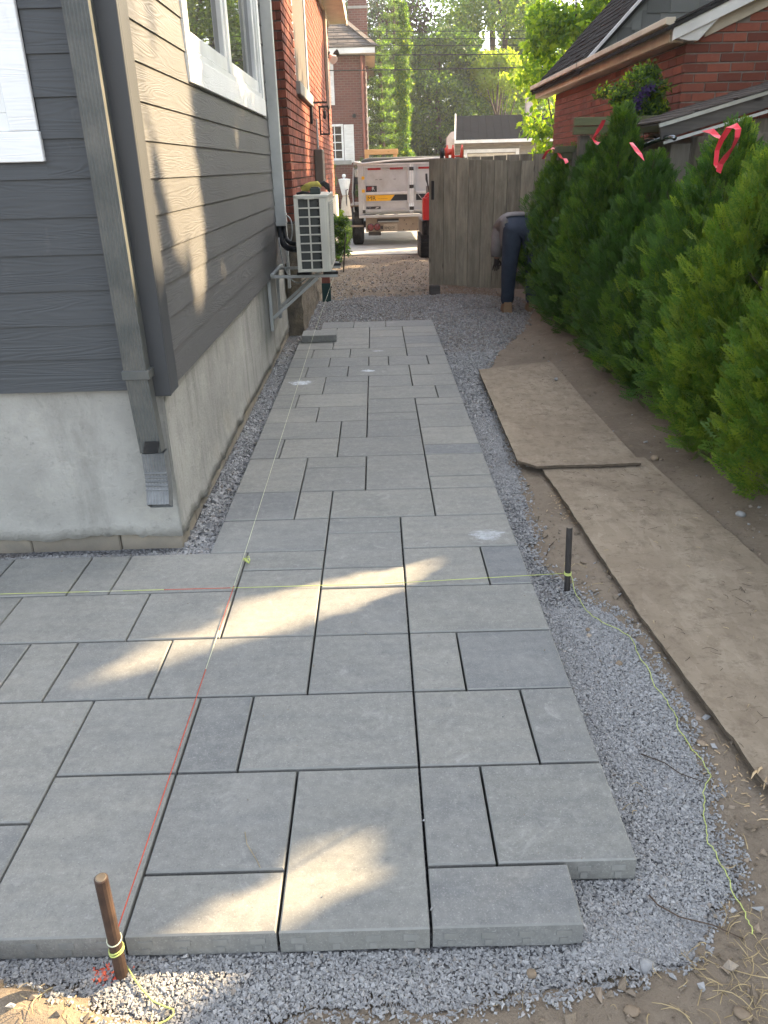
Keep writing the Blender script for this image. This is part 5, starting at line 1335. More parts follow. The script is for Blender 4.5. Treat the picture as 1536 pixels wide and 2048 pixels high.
# climber with purple flowers
def leafball(root, mats, centers, n, size, spread, name='leaves', cull=False, aspect=.5, droop=0, seedoff=0, origin=None):
    cs_ = np.array([c[:3] for c in centers], float); rs = np.array([c[3] for c in centers], float)
    wt = rs ** 2.2; k = rng.choice(len(cs_), n, p=wt / wt.sum())
    d = rng.normal(size=(n, 3)); d /= np.linalg.norm(d, axis=1)[:, None]
    rr = rs[k] * rng.uniform(.25, 1, n) ** .5 * (1 + rng.normal(0, spread, n))
    P = cs_[k] + d * rr[:, None] * np.array([1, 1, .8])
    z = rng.normal(size=(n, 3)) + np.array([0, 0, -droop]); z /= np.linalg.norm(z, axis=1)[:, None]
    if cull:
        kp = ~(sun_cull(P + z * size * .5) | sun_cull(P) | sun_cull(P + z * size)); P, z = P[kp], z[kp]; n = len(P)
    a = rng.normal(size=(n, 3)); x = np.cross(a, z); x /= np.linalg.norm(x, axis=1)[:, None]; y = np.cross(z, x)
    S = size * rng.uniform(.6, 1.3, n)
    T = np.array([(0, 0, 0), (aspect * .5, .06, .45), (0, 0, 1), (-aspect * .5, .06, .45)])
    V = (x[:, None, :] * T[None, :, 0:1] + y[:, None, :] * T[None, :, 1:2] + z[:, None, :] * T[None, :, 2:3]) * S[:, None, None] + P[:, None, :]
    F = np.arange(n * 4).reshape(n, 4)
    mi = rng.integers(0, len(mats), n) if len(mats) > 1 else None
    return mesh_np(name, V.reshape(-1, 3), F, mats, root, origin if origin is not None else tuple(root.location), mi=mi)
cl = thing('climbing_shrub', 'flowering climber with dark purple blooms spilling over the arbor', 'climber', (2.45, 8.0, 1.4))
cc = [(2.36 + rnd.gauss(0, .12), 7.8 + rnd.gauss(0, .08), 1.97 + rnd.gauss(0, .10), rnd.uniform(.06, .13)) for _ in range(46)]
leafball(cl, [M['leaf_mid'], M['leaf_dark'], M['leaf_dark'], M['leaf_light']], cc, 8000, .042, .15, 'leaves')
leafball(cl, [M['flower']], [(2.26 + .04 * i, 7.62, 1.88 + .045 * i, .045) for i in range(5)], 320, .03, .1, 'flowers', aspect=.9)
m = MB()
for i in range(6): m.tube([(2.3 + .03 * i, 7.8, 0), (2.32 + .04 * i, 7.82, 1.0), (2.25 + .05 * i, 7.8, 1.9)], [.01, .008, .003], 5)
m.build('stems', M['bark'], cl)

# ------------------------------------------------------------ board gate standing open
gt = thing('board_gate', 'weathered board gate panel standing open beside the bending person', 'gate', (1.2, 10.4, 0))
ga, gbp = Vector((.69, 10.6)), Vector((2.0, 10.02)); gl_ = (gbp - ga).length; gd = (gbp - ga) / gl_; gang = math.atan2(gd.y, gd.x)
xk = [0, .2] + [.2 + .162 * i for i in range(1, 8)]
for i in range(len(xk) - 1):
    c = ga + gd * (xk[i] + xk[i + 1]) / 2; sag = -.06 * xk[i] / 1.2; wd = xk[i + 1] - xk[i] - .006
    z0, z1 = .05 + sag * .15 - .01 * (i > 2), 1.562 + sag * .9
    m = MB(); m.obox((c.x, c.y, (z0 + z1) / 2), (wd, .022, z1 - z0), Matrix.Rotation(gang + rnd.uniform(-.012, .012), 3, 'Z')); m.build('board', M['gatewood'], gt, bevel=.002)
for z in (.18, 1.32):
    m = MB(); a_ = ga + gd * .03 + Vector((-gd.y, gd.x)) * .033; b_ = ga + gd * 1.28 + Vector((-gd.y, gd.x)) * .033
    m.beam((a_.x, a_.y, z), (b_.x, b_.y, z - .05), .04, .09); m.build('rail', M['gatewood_x'], gt)
m = MB(); c = ga + gd * .055 - Vector((-gd.y, gd.x)) * .016; m.obox((c.x, c.y, 1.2), (.035, .008, .22), Matrix.Rotation(gang, 3, 'Z')); m.build('hinge_strap', M['black'], gt)
m = MB(); c = ga + gd * .09; m.box((c.x - .08, c.y - .02, -.1), (c.x + .06, c.y + .10, .035)); tag(m.build('foot_block', M['greywood'], None, bevel=.005), 'dark timber block under the left foot of the open gate', 'block')
bf = thing('back_fence', 'low row of spaced weathered boards seen over the top of the open gate', 'fence', (1.9, 11.9, 0))
for i in range(9):
    x = .93 + i * .178; y = 11.6; m = MB(); m.box((x, y, .03), (x + .165, y + .02, 1.572 + .004 * i + rnd.uniform(-.004, .004))); m.build('board', M['gatewood'], bf)
for z in (.35, 1.3):
    m = MB(); m.box((.93, 11.621, z), (2.52, 11.66, z + .09)); m.build('rail', M['gatewood_x'], bf)

Ll = []
for _ in range(900):
    if rnd.random() < .7: x, y, z = rnd.uniform(.95, 1.56), rnd.uniform(1.6, 3.95), -.0165
    else: x, y, z = rnd.uniform(.84, 1.38), rnd.uniform(4.1, 6.1), .0
    if nz(x, y, 6, 3.0) + rnd.gauss(0, .25) < .05 or x < .93 + (2.4 - y) * .02: continue
    Ll.append((x, y, z, abs(rnd.gauss(.016, .014)) + .005, rnd.uniform(0, 7), rnd.uniform(0, .003), rnd.uniform(.0005, .0013), rnd.gauss(0, .004)))
blades('cedar_litter', Ll, M['bark'])
Lm = [(a, b, c, d, e, f, g, h) for a, b, c, d, e, f, g, h in [(rnd.uniform(.85, 1.5), rnd.uniform(1.7, 6.0), .003, .02, rnd.uniform(0, 7), .002, .0009, 0) for _ in range(130)]]
Lm = [(x, y, -.0165 if y < 3.95 else .0, l, a, h, w_, b) for x, y, z, l, a, h, w_, b in Lm if x > .9]
blades('straw_litter', Lm, M['straw'])
# ------------------------------------------------------------ bending person by the gate
def skin_body(name, joints, edges, root_i, levels=2):
    me = bpy.data.meshes.new(name); me.from_pydata([j[0] for j in joints], edges, [])
    o = bpy.data.objects.new(name, me); C.objects.link(o)
    o.modifiers.new('skin', 'SKIN'); sv = me.skin_vertices[0].data if me.skin_vertices else None
    if sv is None:
        bpy.context.view_layer.objects.active = o; me.skin_vertices.new() if hasattr(me.skin_vertices, 'new') else None
        sv = me.skin_vertices[0].data
    for i, (_, r) in enumerate(joints):
        sv[i].radius = r if isinstance(r, tuple) else (r, r); sv[i].use_root = (i == root_i)
    s = o.modifiers.new('sub', 'SUBSURF'); s.levels = s.render_levels = levels
    dg = bpy.context.evaluated_depsgraph_get(); dg.update()
    out = bpy.data.meshes.new_from_object(o.evaluated_get(dg)); bpy.data.objects.remove(o)
    out.polygons.foreach_set('use_smooth', [True] * len(out.polygons)); out.name = name
    return out
pz = -.065
pe = thing('person', 'person in blue jeans and grey shirt bending over beside the cedar hedge', 'person', (1.66, 9.02, pz))
px, py = 1.60, 9.0
J = []; E = []
def jt(x, y, z, r): J.append(((px + x, py + y, pz + z), r)); return len(J) - 1
pel = jt(0, .0, .93, (.15, .125))
lh = jt(-.105, .0, .87, (.098, .105)); lk = jt(-.125, -.03, .50, (.067, .072)); la = jt(-.125, .03, .09, (.05, .055)); E += [(pel, lh), (lh, lk), (lk, la)]
rh_ = jt(.105, .0, .87, (.098, .105)); rk = jt(.14, -.02, .50, (.067, .072)); ra = jt(.16, .05, .09, (.05, .055)); E += [(pel, rh_), (rh_, rk), (rk, ra)]
wa = jt(0, .17, .985, (.15, .11)); ch = jt(0, .43, .93, (.165, .12)); nk = jt(0, .6, .84, (.06, .06)); E += [(pel, wa), (wa, ch), (ch, nk)]
hd = jt(0, .71, .76, (.085, .1)); hd2 = jt(0, .79, .70, (.07, .085)); E += [(nk, hd), (hd, hd2)]
arms = []
for s in (-1, 1):
    sh_ = jt(s * .17, .46, .86, .06); el_ = jt(s * .205, .38, .66, .046); wr = jt(s * .19, .5, .54, .034); E += [(ch, sh_), (sh_, el_), (el_, wr)]; arms.append((sh_, el_, wr))
body = skin_body('body', J, E, pel)
body.materials.append(M['skin']); o = place(body, 'body', (0, 0, 0)); o.parent = pe; o.location = -Vector(pe.location)
# clothing grown from the body surface
def cloth(name, test, off, mat):
    bm = bmesh.new(); bm.from_mesh(body); bm.normal_update()
    for v in bm.verts: v.co = v.co + v.normal * (off + .008 * nz(v.co.x, v.co.y, v.co.z, 9))
    bmesh.ops.delete(bm, geom=[f for f in bm.faces if not test(f.calc_center_median())], context='FACES')
    me = bpy.data.meshes.new(name); bm.to_mesh(me); bm.free(); me.materials.append(mat)
    oo = place(me, name, (0, 0, 0)); oo.parent = pe; oo.location = -Vector(pe.location)
    so_ = oo.modifiers.new('t', 'SOLIDIFY'); so_.thickness = .006; so_.offset = 1
    return oo
cloth('jeans', lambda c: c.y - py < .17 and c.z - pz > .05 and abs(c.x - px) < .3, .014, M['denim'])
cloth('shirt', lambda c: c.y - py > .04 and c.z - pz > .84 - .0 and c.y - py < .57 or (c.y - py > .2 and c.z - pz > .57 and c.y - py < .54), .028, M['shirt'])
# loose shirt tail hanging at the left hip
m = MB(); vs = []; fs = []; NU, NV = 9, 7
for i in range(NU):
    a = R(150 + 12 * i) 
    for j in range(NV):
        t = j / (NV - 1); x = px - .10 - .135 * math.cos(R(-60 + 15 * i)) * (1 - .2 * t) ; y = py + .08 + .05 * (i - 4) * .5; z = pz + 1.0 - .30 * t + .015 * math.sin(i * 1.7 + t * 3)
        vs.append((x + .01 * math.sin(i * 2 + j), y, z))
for i in range(NU - 1):
    for j in range(NV - 1): fs.append((i * NV + j, (i + 1) * NV + j, (i + 1) * NV + j + 1, i * NV + j + 1))
m.add(vs, fs); ot = m.build('shirt_tail', M['shirt'], pe, smooth=True); st_ = ot.modifiers.new('t', 'SOLIDIFY'); st_.thickness = .008
# hands with separate fingers, in dark gloves
for s, (a1, a2, a3) in zip((-1, 1), arms):
    wv = Vector(J[a3][0]); j2 = []; e2 = []
    def hj(x, y, z, r): j2.append((tuple(wv + Vector((x, y, z))), r)); return len(j2) - 1
    w0 = hj(0, 0, .02, (.03, .024)); p0 = hj(0, .01, -.045, (.04, .018)); e2.append((w0, p0))
    for k, (dx, L) in enumerate(((-.032, .062), (-.011, .072), (.011, .068), (.031, .052))):
        a = hj(dx, .015, -.085, .0105); b = hj(dx * 1.1, .028, -.085 - L * .5, .0095); c = hj(dx * 1.1, .022 + .03, -.085 - L * .9, .008); e2 += [(p0, a), (a, b), (b, c)]
    t1 = hj(-s * .04, .02, -.035, .0115); t2 = hj(-s * .058, .04, -.07, .010); t3 = hj(-s * .05, .055, -.095, .0085); e2 += [(p0, t1), (t1, t2), (t2, t3)]
    hm = skin_body('glove', j2, e2, 0, 1); hm.materials.append(M['glove']); o = place(hm, 'glove', (0, 0, 0)); o.parent = pe; o.location = -Vector(pe.location)
# head details
hc = Vector(J[hd2][0])
m = MB(); m.ball((px, py + .735, pz + .79), .105, 10, sq=(.86, 1, .9)); m.build('hair', M['hair'], pe, smooth=True)
m = MB(); m.ball((px, py + .83, pz + .675), .017, 6); m.build('nose', M['skin'], pe, smooth=True)
for s in (-1, 1):
    m = MB(); m.ball((px + s * .033, py + .815, pz + .72), .012, 6); m.build('eye', M['white'], pe, smooth=True)
    m = MB(); m.ball((px + s * .085, py + .75, pz + .73), .026, 6, sq=(.4, .7, 1)); m.build('ear', M['skin'], pe, smooth=True)
m = MB(); m.ball((px, py + .80, pz + .635), .022, 6, sq=(1, .4, .3)); m.build('mouth', M['reflector'], pe, smooth=True)
for (x, y) in ((-.125, .03), (.16, .05)):
    m = MB(); prof = [(-.052, -.09), (.052, -.09), (.06, .02), (.052, .15), (.03, .19), (-.03, .19), (-.052, .15), (-.06, .02)]
    zs = [0, .02, .075, .12]; sc2 = [1, 1.0, .9, .78]
    vs = []; fs = []
    for z, s in zip(zs, sc2):
        for a, b in prof: vs.append((px + x + a * s, py + y + (b if z < .05 else min(b, .02 if z > .1 else .1)) * s, pz + z))
    n = len(prof)
    for i in range(3):
        for k in range(n): fs.append((i * n + k, i * n + (k + 1) % n, (i + 1) * n + (k + 1) % n, (i + 1) * n + k))
    fs += [tuple(range(n))[::-1], tuple(range(3 * n, 4 * n))]
    m.add(vs, fs); m.build('boot', M['boot'], pe, bevel=.008, seg=2)

# ------------------------------------------------------------ driveway, lawn, far ground
def slab(name, poly, z, mt, th=.12):
    m = MB(); m.prism(poly, lambda a, b, d: (a, b, d), z - th, z); return kind(m.build(name, mt, origin=(0, 0, 0)), 'structure')
slab('driveway', [(-.62, 15.75), (3.4, 15.55), (4.6, 30), (-.45, 30)], -.055, M['concrete'])
slab('lawn', [(-12, 17.2), (-.62, 16.9), (-.5, 26), (-12, 26)], -.05, simple('lawn soil', (.09, .11, .03), (.12, .13, .04), rough=.95, scale=8, var=0))
slab('road', [(-60, 47), (80, 47), (80, 55), (-60, 55)], -.06, M['asphalt'])
Lg = []
for _ in range(6500):
    x, y = rnd.uniform(-3.5, -.55), rnd.uniform(17.1, 25); Lg.append((x, y, -.05, .05, rnd.uniform(0, 7), rnd.uniform(.04, .1), .006, 0))
def grass(name, L, mt):
    V = []; 
    for x, y, z, ln, a, h, wd, _ in L:
        dx, dy = math.cos(a) * wd, math.sin(a) * wd; lx, ly = rnd.gauss(0, h * .4), rnd.gauss(0, h * .4)
        V += [(x - dx, y - dy, z), (x + dx, y + dy, z), (x + dx * .2 + lx, y + ly, z + h), (x - dx * .2 + lx, y + ly, z + h)]
    return kind(mesh_np(name, np.array(V), np.arange(len(V)).reshape(-1, 4), mt), 'stuff')
grass('lawn_grass', Lg, M['grass'])

# ------------------------------------------------------------ dump trailer seen from behind
TY = 17.5; TL = 4.2
dt = thing('dump_trailer', 'grey steel dump trailer with a yellow MR sticker on its barn doors', 'trailer', (.77, 19.5, -.055))
tx0, tx1, tz0, tz1 = -.335, 1.885, .56, 1.515
tm = (tx0 + tx1) / 2
def tb(a, b, mt, nm, par=None, bv=.004): m = MB(); m.box(a, b); return m.build(nm, mt, par or dt, bevel=bv)
for x in (tx0, tx1 - .105): tb((x, TY, tz0), (x + .105, TY + .12, tz1), M['alu'], 'corner_post')
for x in (tx0 + .02, tx1 - .05):
    sd = tb((x, TY + .12, tz0), (x + .03, TY + TL, tz1), M['alu'], 'side_panel')
    for k in range(7): tb((x - .025 if x < 0 else x + .03, TY + .4 + k * .58, tz0), (x if x < 0 else x + .055, TY + .47 + k * .58, tz1), M['alu'], 'side_rib', sd)
tb((tx0 + .05, TY + .12, tz0 + .0), (tx1 - .05, TY + TL, tz0 + .05), M['alu'], 'floor')
tb((tx0 + .05, TY + TL - .03, tz0 + .05), (tx1 - .05, TY + TL, tz1), M['alu'], 'front_panel')
dz0, dz1 = tz0 + .055, tz1 - .0
for a, b in ((tx0 + .108, tm - .045), (tm + .045, tx1 - .108)):
    dr = MB(); dr.box((a, TY + .035, dz0), (b, TY + .06, dz1)); door = dr.build('door', M['alu'], dt)
    for q_ in (((a, TY, dz0), (a + .045, TY + .034, dz1)), ((b - .045, TY, dz0), (b, TY + .034, dz1)), ((a + .046, TY + .002, dz1 - .05), (b - .046, TY + .034, dz1)), ((a + .046, TY + .002, dz0), (b - .046, TY + .034, dz0 + .05)), ((a + .046, TY + .012, .80), (b - .046, TY + .034, .825))): tb(q_[0], q_[1], M['alu'], 'door_frame', door)
    tb((a + .046, TY + .005, .955), (b - .046, TY + .034, 1.005), M['alu_light'], 'door_rail', door)
    for x in (a + .1, (a + b) / 2 + .08): tb((x, TY + .026, 1.425), (x + .27, TY + .0345, 1.475), M['reflector'], 'reflector', door, .001)
    for z in (.6, 1.0, 1.25): tb((a - .03 if a < tm - .5 else b - .02, TY - .012, z), (a + .03 if a < tm - .5 else b + .03, TY - .001, z + .06), M['sticker_y'] if z != .6 else M['dark_steel'], 'hinge', door, .002)
    if a < tm - .5:
        m = MB(); m.prism([(a + .052, .83), (a + .052 + .50, .83), (a + .052 + .60, .945), (a + .052, .945)], lambda p, q, d: (p, d, q), TY + .026, TY + .0335); sk = m.build('sticker', M['sticker_y'], door)
        m = MB(); m.prism([(a + .052 + .505, .83), (b - .047, .83), (b - .047, .945), (a + .052 + .605, .945)], lambda p, q, d: (p, d, q), TY + .026, TY + .0335); m.build('sticker', M['sticker_k'], door)
        lettering('MR', .115, M['ink'], sk, (a + .075, TY + .025, .845), (R(90), 0, 0), sx=1.15)
        m = MB(); m.box((a + .30, TY + .0245, .872), (a + .50, TY + .0262, .876)); m.build('fine_print', M['ink'], sk)
        s2 = tb((a + .05, TY + .026, 1.01), (a + .28, TY + .0335, 1.125), M['sticker_k'], 'sticker', door, .001)
        for k in range(3):
            m = MB(); m.tube([(a + .068 + k * .035, TY + .0245, 1.03), (a + .083 + k * .035, TY + .0245, 1.105), (a + .09 + k * .035, TY + .0245, 1.045), (a + .104 + k * .035, TY + .0245, 1.11)], .007, 5); m.build('logo_stroke', M['ink_red'], s2)
        lettering('R', .10, M['alu_light'], s2, (a + .175, TY + .025, 1.038), (R(90), 0, 0))
        s3 = tb((a + .03, TY + .026, .675), (a + .35, TY + .0335, .725), M['ink'], 'sticker', door, .001)
        for k in range(4): 
            m = MB(); m.beam((a + .05 + k * .028, TY + .0245, .69), (a + .063 + k * .028, TY + .0245, .712), .004, .012, (0, 1, 0)); m.build('logo_stroke', M['alu_light'], s3)
        m = MB(); m.prism([(a + .23, .685), (a + .27, .685), (a + .33, .712), (a + .26, .705)], lambda p, q, d: (p, d, q), TY + .0245, TY + .0262); m.build('logo_stroke', M['alu_light'], s3)
        for xx, zz in ((.25, 1.235), (.34, 1.24), (.63, 1.24)): tb((a + xx, TY + .031, zz), (a + xx + .05, TY + .0345, zz + .008), M['dark_steel'], 'scratch', door, 0)
    else:
        tb((a + .052, TY + .026, .83), (b - .05, TY + .0335, .945), M['sticker_k'], 'sticker', door, .001)
# latch bar between the doors
for x in (tm - .028, tm + .012): m = MB(); m.tube([(x + .008, TY - .012, tz0 - .04), (x + .008, TY - .012, tz1 + .02)], .013, 8); m.build('lock_rod', M['alu_light'], dt)
for z in (.64, 1.06, 1.40): tb((tm - .045, TY - .026, z), (tm + .045, TY - .006, z + .07), M['dark_steel'], 'rod_clamp')
m = MB(); m.beam((tm + .03, TY - .03, 1.07), (tm + .24, TY - .03, .82), .012, .05, (0, 1, 0)); m.build('lock_handle', M['alu'], dt)
tb((tx0 + .0, TY - .045, .505), (tx1, TY + .10, .555), M['alu'], 'sill')
tb((tx0 - .01, TY - .01, 1.516), (tx1 + .01, TY + .1, 1.548), M['alu_light'], 'top_rail')
m = MB(); m.prism([(tx0 + .05, 1.55), (tx1, 1.55), (tx1, 1.66), (tx0 + .25, 1.66), (tx0 + .1, 1.63)], lambda a, b, d: (a, d, b), TY + .02, TY + 1.2); m.build('rolled_tarp', M['tarp'], dt, bevel=.04, seg=3)
m = MB(); m.tube([(tx0 - .06, TY + .0, 1.58), (tx0 + .1, TY - .02, 1.55), (tx0 + .8, TY - .02, 1.60), (tx1 - .2, TY - .01, 1.625)], .017, 8); m.build('tarp_bar', M['alu_light'], dt)
m = MB(); m.box((tx0 - .08, TY + .0, 1.53), (tx0 + .06, TY + .12, 1.60)); m.build('tarp_roller_bracket', M['steel'], dt, bevel=.01)
# bumper, lamps and plate
tb((-.2, TY + .05, .22), (tx1 - .13, TY + .12, .50), M['brown_steel'], 'bumper')
tb((-.02 + .06, TY + .035, .405), (.50, TY + .049, .475), M['sticker_k'], 'light_bar'); tb((.06, TY + .028, .41), (.5, TY + .036, .435), M['steel'], 'light_bar_lip')
for x in (-.098, .04):
    m = MB(); m.lathe((x, TY + .05, .315), [(.068, 0), (.066, .016), (.05, .026), (0, .03)], 20, axis=(0, -1, 0)); m.build('tail_lamp', M['taillight'], dt)
    m = MB(); m.lathe((x, TY + .0495, .315), [(.076, 0), (.076, .012), (.069, .013)], 20, axis=(0, -1, 0)); m.build('lamp_ring', M['black'], dt)
for x in (1.5, 1.63):
    m = MB(); m.lathe((x, TY + .05, .315), [(.068, 0), (.066, .016), (.05, .026), (0, .03)], 20, axis=(0, -1, 0)); m.build('tail_lamp', M['taillight'], dt)
tb((.125, TY + .03, .27), (.16, TY + .049, .345), M['black'], 'plate_lamp')
pl = tb((.18, TY + .04, .235), (.47, TY + .0485, .37), M['plate'], 'number_plate', None, .002)
lettering('RP4207P', .085, M['ink'], pl, (.19, TY + .039, .262), (R(90), 0, 0), sx=.72)
for x, z in ((.62, .44), (.66, .36), (.80, .36), (.60, .25), (.72, .25), (.9, .25)): m = MB(); m.lathe((x, TY + .05, z), [(.012, 0), (.01, .008)], 8, axis=(0, -1, 0)); m.build('bolt', M['dark_steel'], dt)
# running gear
def wheel(x, y, r, wd, par, s=1):
    m = MB(); m.lathe((x, y, r - .055), [(r * .62, -wd / 2), (r * .9, -wd / 2), (r * .98, -wd * .42), (r, -wd * .34), (r, wd * .34), (r * .98, wd * .42), (r * .9, wd / 2), (r * .62, wd / 2)], 32, axis=(1, 0, 0)); w_ = m.build('wheel', M['rubber'], par, smooth=False, bevel=0)
    for k in range(5):
        m = MB(); m.lathe((x - wd * .3 + k * wd * .15, y, r - .055), [(r * 1.002, -.012), (r * 1.012, -.01), (r * 1.012, .01), (r * 1.002, .012)], 32, axis=(1, 0, 0)); m.build('tread_rib', M['rubber'], w_)
    m = MB(); m.lathe((x, y, r - .055), [(r * .62, -wd * .4), (r * .5, -wd * .2), (r * .15, -wd * .25), (.0, -wd * .25)], 20, axis=(1, 0, 0)); m.lathe((x, y, r - .055), [(r * .62, wd * .4), (r * .5, wd * .2), (r * .15, wd * .25), (.0, wd * .25)], 20, axis=(1, 0, 0)); m.build('rim', M['alu_light'], w_)
for x in (-.375, 1.925):
    for y in (TY + .45, TY + 1.35): wheel(x, y, .385, .235, dt)
for x, s in ((-.52, 1), (1.8, 1)):
    m = MB(); m.box((x, TY + .02, .355), (x + .27, TY + 1.85, .385)) if False else None
    fd = MB(); fd.box((x, TY + .02, .62), (x + .02, TY + 1.8, .8)) if False else None
    m = MB(); m.box((x, TY + .03, .325), (x + .27, TY + .1, .365)); m.build('fender', M['brown_steel'], dt, bevel=.006)
    m = MB(); m.box((x + (.0 if s else 0), TY + .1, .73), (x + .25, TY + 1.8, .755)); m.build('fender', M['brown_steel'], dt, bevel=.006)
for y in (TY + .45, TY + 1.35): m = MB(); m.tube([(-.3, y, .33), (1.85, y, .33)], .045, 10); m.build('axle', M['mach'], dt)
for x in (.1, 1.4): tb((x, TY + .13, .40), (x + .1, TY + TL + 1.2, .50), M['mach'], 'chassis_rail')
tb((-.15, TY + .15, .14), (.12, TY + .6, .22), M['mach'], 'spring')
m = MB(); m.tube([(-.42, TY + .2, 1.48), (-.46, TY + .2, 1.0), (-.43, TY + .2, .36)], .014, 7); m.build('side_strut', M['alu'], dt); m = MB(); m.tube([(-.40, TY + .35, 1.3), (-.45, TY + .3, .8), (-.40, TY + .25, .5)], .02, 7); m.build('hose', M['rubber'], dt, smooth=True)
# tow vehicle ahead of the trailer
tv = thing('pickup_truck', 'black pickup truck mostly hidden in front of the dump trailer', 'truck', (.75, 26, -.055))
ty = TY + TL + 1.3
m = MB(); m.prism([(ty, .45), (ty + 5.2, .45), (ty + 5.3, .95), (ty + 3.9, 1.05), (ty + 3.1, 1.42), (ty + 1.9, 1.42), (ty + 1.7, 1.0), (ty, 1.0)], lambda a, b, d: (d, a, b), -.2, 1.7); tvb = m.build('body', M['truck'], tv, bevel=.06, seg=2)
m = MB(); m.prism([(ty + 2.0, 1.05), (ty + 3.65, 1.08), (ty + 3.05, 1.36), (ty + 2.1, 1.36)], lambda a, b, d: (d, a, b), -.206, 1.706); m.build('window', M['glass'], tv)
for x in (-.1, 1.6):
    for y in (ty + .9, ty + 4.3): wheel(x, y, .38, .24, tv)
for s, x in ((-1, -.2), (1, 1.7)):
    m = MB(); m.box((x + s * .02, ty + 3.35, 1.02), (x + s * .2, ty + 3.4, 1.06)); m.build('mirror_arm', M['black'], tv)
    m = MB(); m.box((x + s * .2, ty + 3.3, 1.0), (x + s * .42, ty + 3.42, 1.45)); mh_ = m.build('mirror', M['black'], tv, bevel=.03, seg=2)
    m = MB(); m.box((x + s * .22, ty + 3.295, 1.2), (x + s * .40, ty + 3.299, 1.42)); m.build('mirror_glass', simple('mirror glass', (.6, .66, .68), rough=.1, metal=.9, var=0), mh_)

# ------------------------------------------------------------ tracked machine half hidden by the gate
tl = thing('tracked_loader', 'small tracked machine half hidden behind the open board gate', 'loader', (1.15, 14.6, -.06))
lx, ly = .80, 14.5
m = MB(); pts = []
for k in range(2):
    x = lx + k * .62
    t_ = MB(); t_.prism(rrect(ly - .0, ly + 1.3, -.05, .33, .14, 6), lambda a, b, d: (d, a, b), x, x + .2); tr_ = t_.build('track', M['rubber'], tl)
    for i in range(22):
        y = ly + .12 + i * .05; m = MB(); m.box((x - .004, y, .33), (x + .204, y + .024, .348)); m.build('track_lug', M['rubber'], tr_)
    for i in range(7):
        z = .05 + i * .045; m = MB(); m.box((x - .004, ly - .016, z), (x + .204, ly - .001, z + .024)); m.build('track_lug', M['rubber'], tr_)
    for i in range(3): m = MB(); m.lathe((x - .006, ly + .3 + i * .35, .14), [(.11, 0), (.1, .212)], 14, axis=(1, 0, 0)); m.build('roller', M['mach'], tr_)
tb2 = lambda a, b, mt, nm, bv=.02: (lambda m: (m.box(a, b), m.build(nm, mt, tl, bevel=bv, seg=2))[1])(MB())
tb2((lx + .02, ly + .05, .36), (lx + .8, ly + 1.2, .60), M['mach'], 'chassis'); tb2((lx + .15, ly + .1, .6), (lx + .75, ly + .95, 1.15), M['mach'], 'engine_box')
for k in range(4): m = MB(); m.tube([(lx + .03 + .02 * k, ly + .02, .60), (lx + .05 + .02 * k, ly - .02, .5), (lx + .06 + .015 * k, ly + .01, .37)], .012, 6); m.build('hose', M['rubber'], tl, smooth=True)
m = MB(); m.tube([(lx + .16, ly + .12, 1.05), (lx + .125, ly + .1, 1.2), (lx + .11, ly + .1, 1.26), (lx + .105, ly + .1, 1.36)], [.012, .012, .02, .02], 8); m.build('control_lever', M['black'], tl, smooth=True)
fc = thing('fuel_can', 'red plastic fuel can standing on the tracked machine at the gate edge', 'fuel can', (.95, 14.5, .61))
m = MB(); m.prism(rrect(lx + .03, lx + .33, ly - .06, ly + .14, .05), lambda a, b, d: (a, b, d), .612, .98); fb = m.build('body', M['red'], fc, bevel=.02, seg=2)
m = MB(); m.prism([(lx + .05, .98), (lx + .31, .98), (lx + .28, 1.05), (lx + .12, 1.06)], lambda a, b, d: (a, d, b), ly - .03, ly + .1); m.build('shoulder', M['red'], fc, bevel=.02, seg=2)
m = MB(); m.tube([(lx + .1, ly - .062, 1.0), (lx + .17, ly - .075, .965), (lx + .25, ly - .062, .99)], .012, 7); m.build('grip', M['red'], fc, smooth=True)
hr = thing('hose_reel', 'orange red hose reel with a black wheel showing above the open gate', 'reel', (1.13, 12.4, 1.0))
hx, hy = 1.135, 12.4
for x in (hx - .085, hx + .0, hx + .13):
    m = MB(); m.tube([(x - .0, hy - .07, 1.55), (x + .01, hy - .05, 1.68), (x + .02, hy, 1.735), (x + .03, hy + .05, 1.68), (x + .035, hy + .07, 1.55)], .016, 8); m.build('side_frame', M['red_reel'], hr, smooth=True)
m = MB(); m.lathe((hx - .10, hy, 1.66), [(.055, 0), (.055, .02), (.042, .03), (.042, .1), (.055, .11), (.055, .13), (.03, .135)], 16, axis=(1, 0, 0)); m.build('drum', M['red_reel'], hr)
m = MB(); m.lathe((hx - .17, hy, 1.63), [(.03, 0), (.075, .005), (.08, .03), (.075, .055), (.03, .06)], 18, axis=(1, 0, 0)); m.build('wheel', M['rubber'], hr)
m = MB(); m.box((hx - .11, hy - .085, 1.52), (hx + .18, hy + .085, 1.555)); m.build('base', M['red_reel'], hr)
for x in (hx - .09, hx + .15):
    m = MB(); m.tube([(x, hy, 1.52), (x, hy, .0)], .015, 7); m.build('stand_leg', M['mach'], hr)
m = MB(); m.tube([(hx + .035, hy - .06, 1.6), (hx + .08, hy - .06, 1.6), (hx + .145, hy - .06, 1.6)], .012, 7); m.build('crossbar', M['red_reel'], hr)

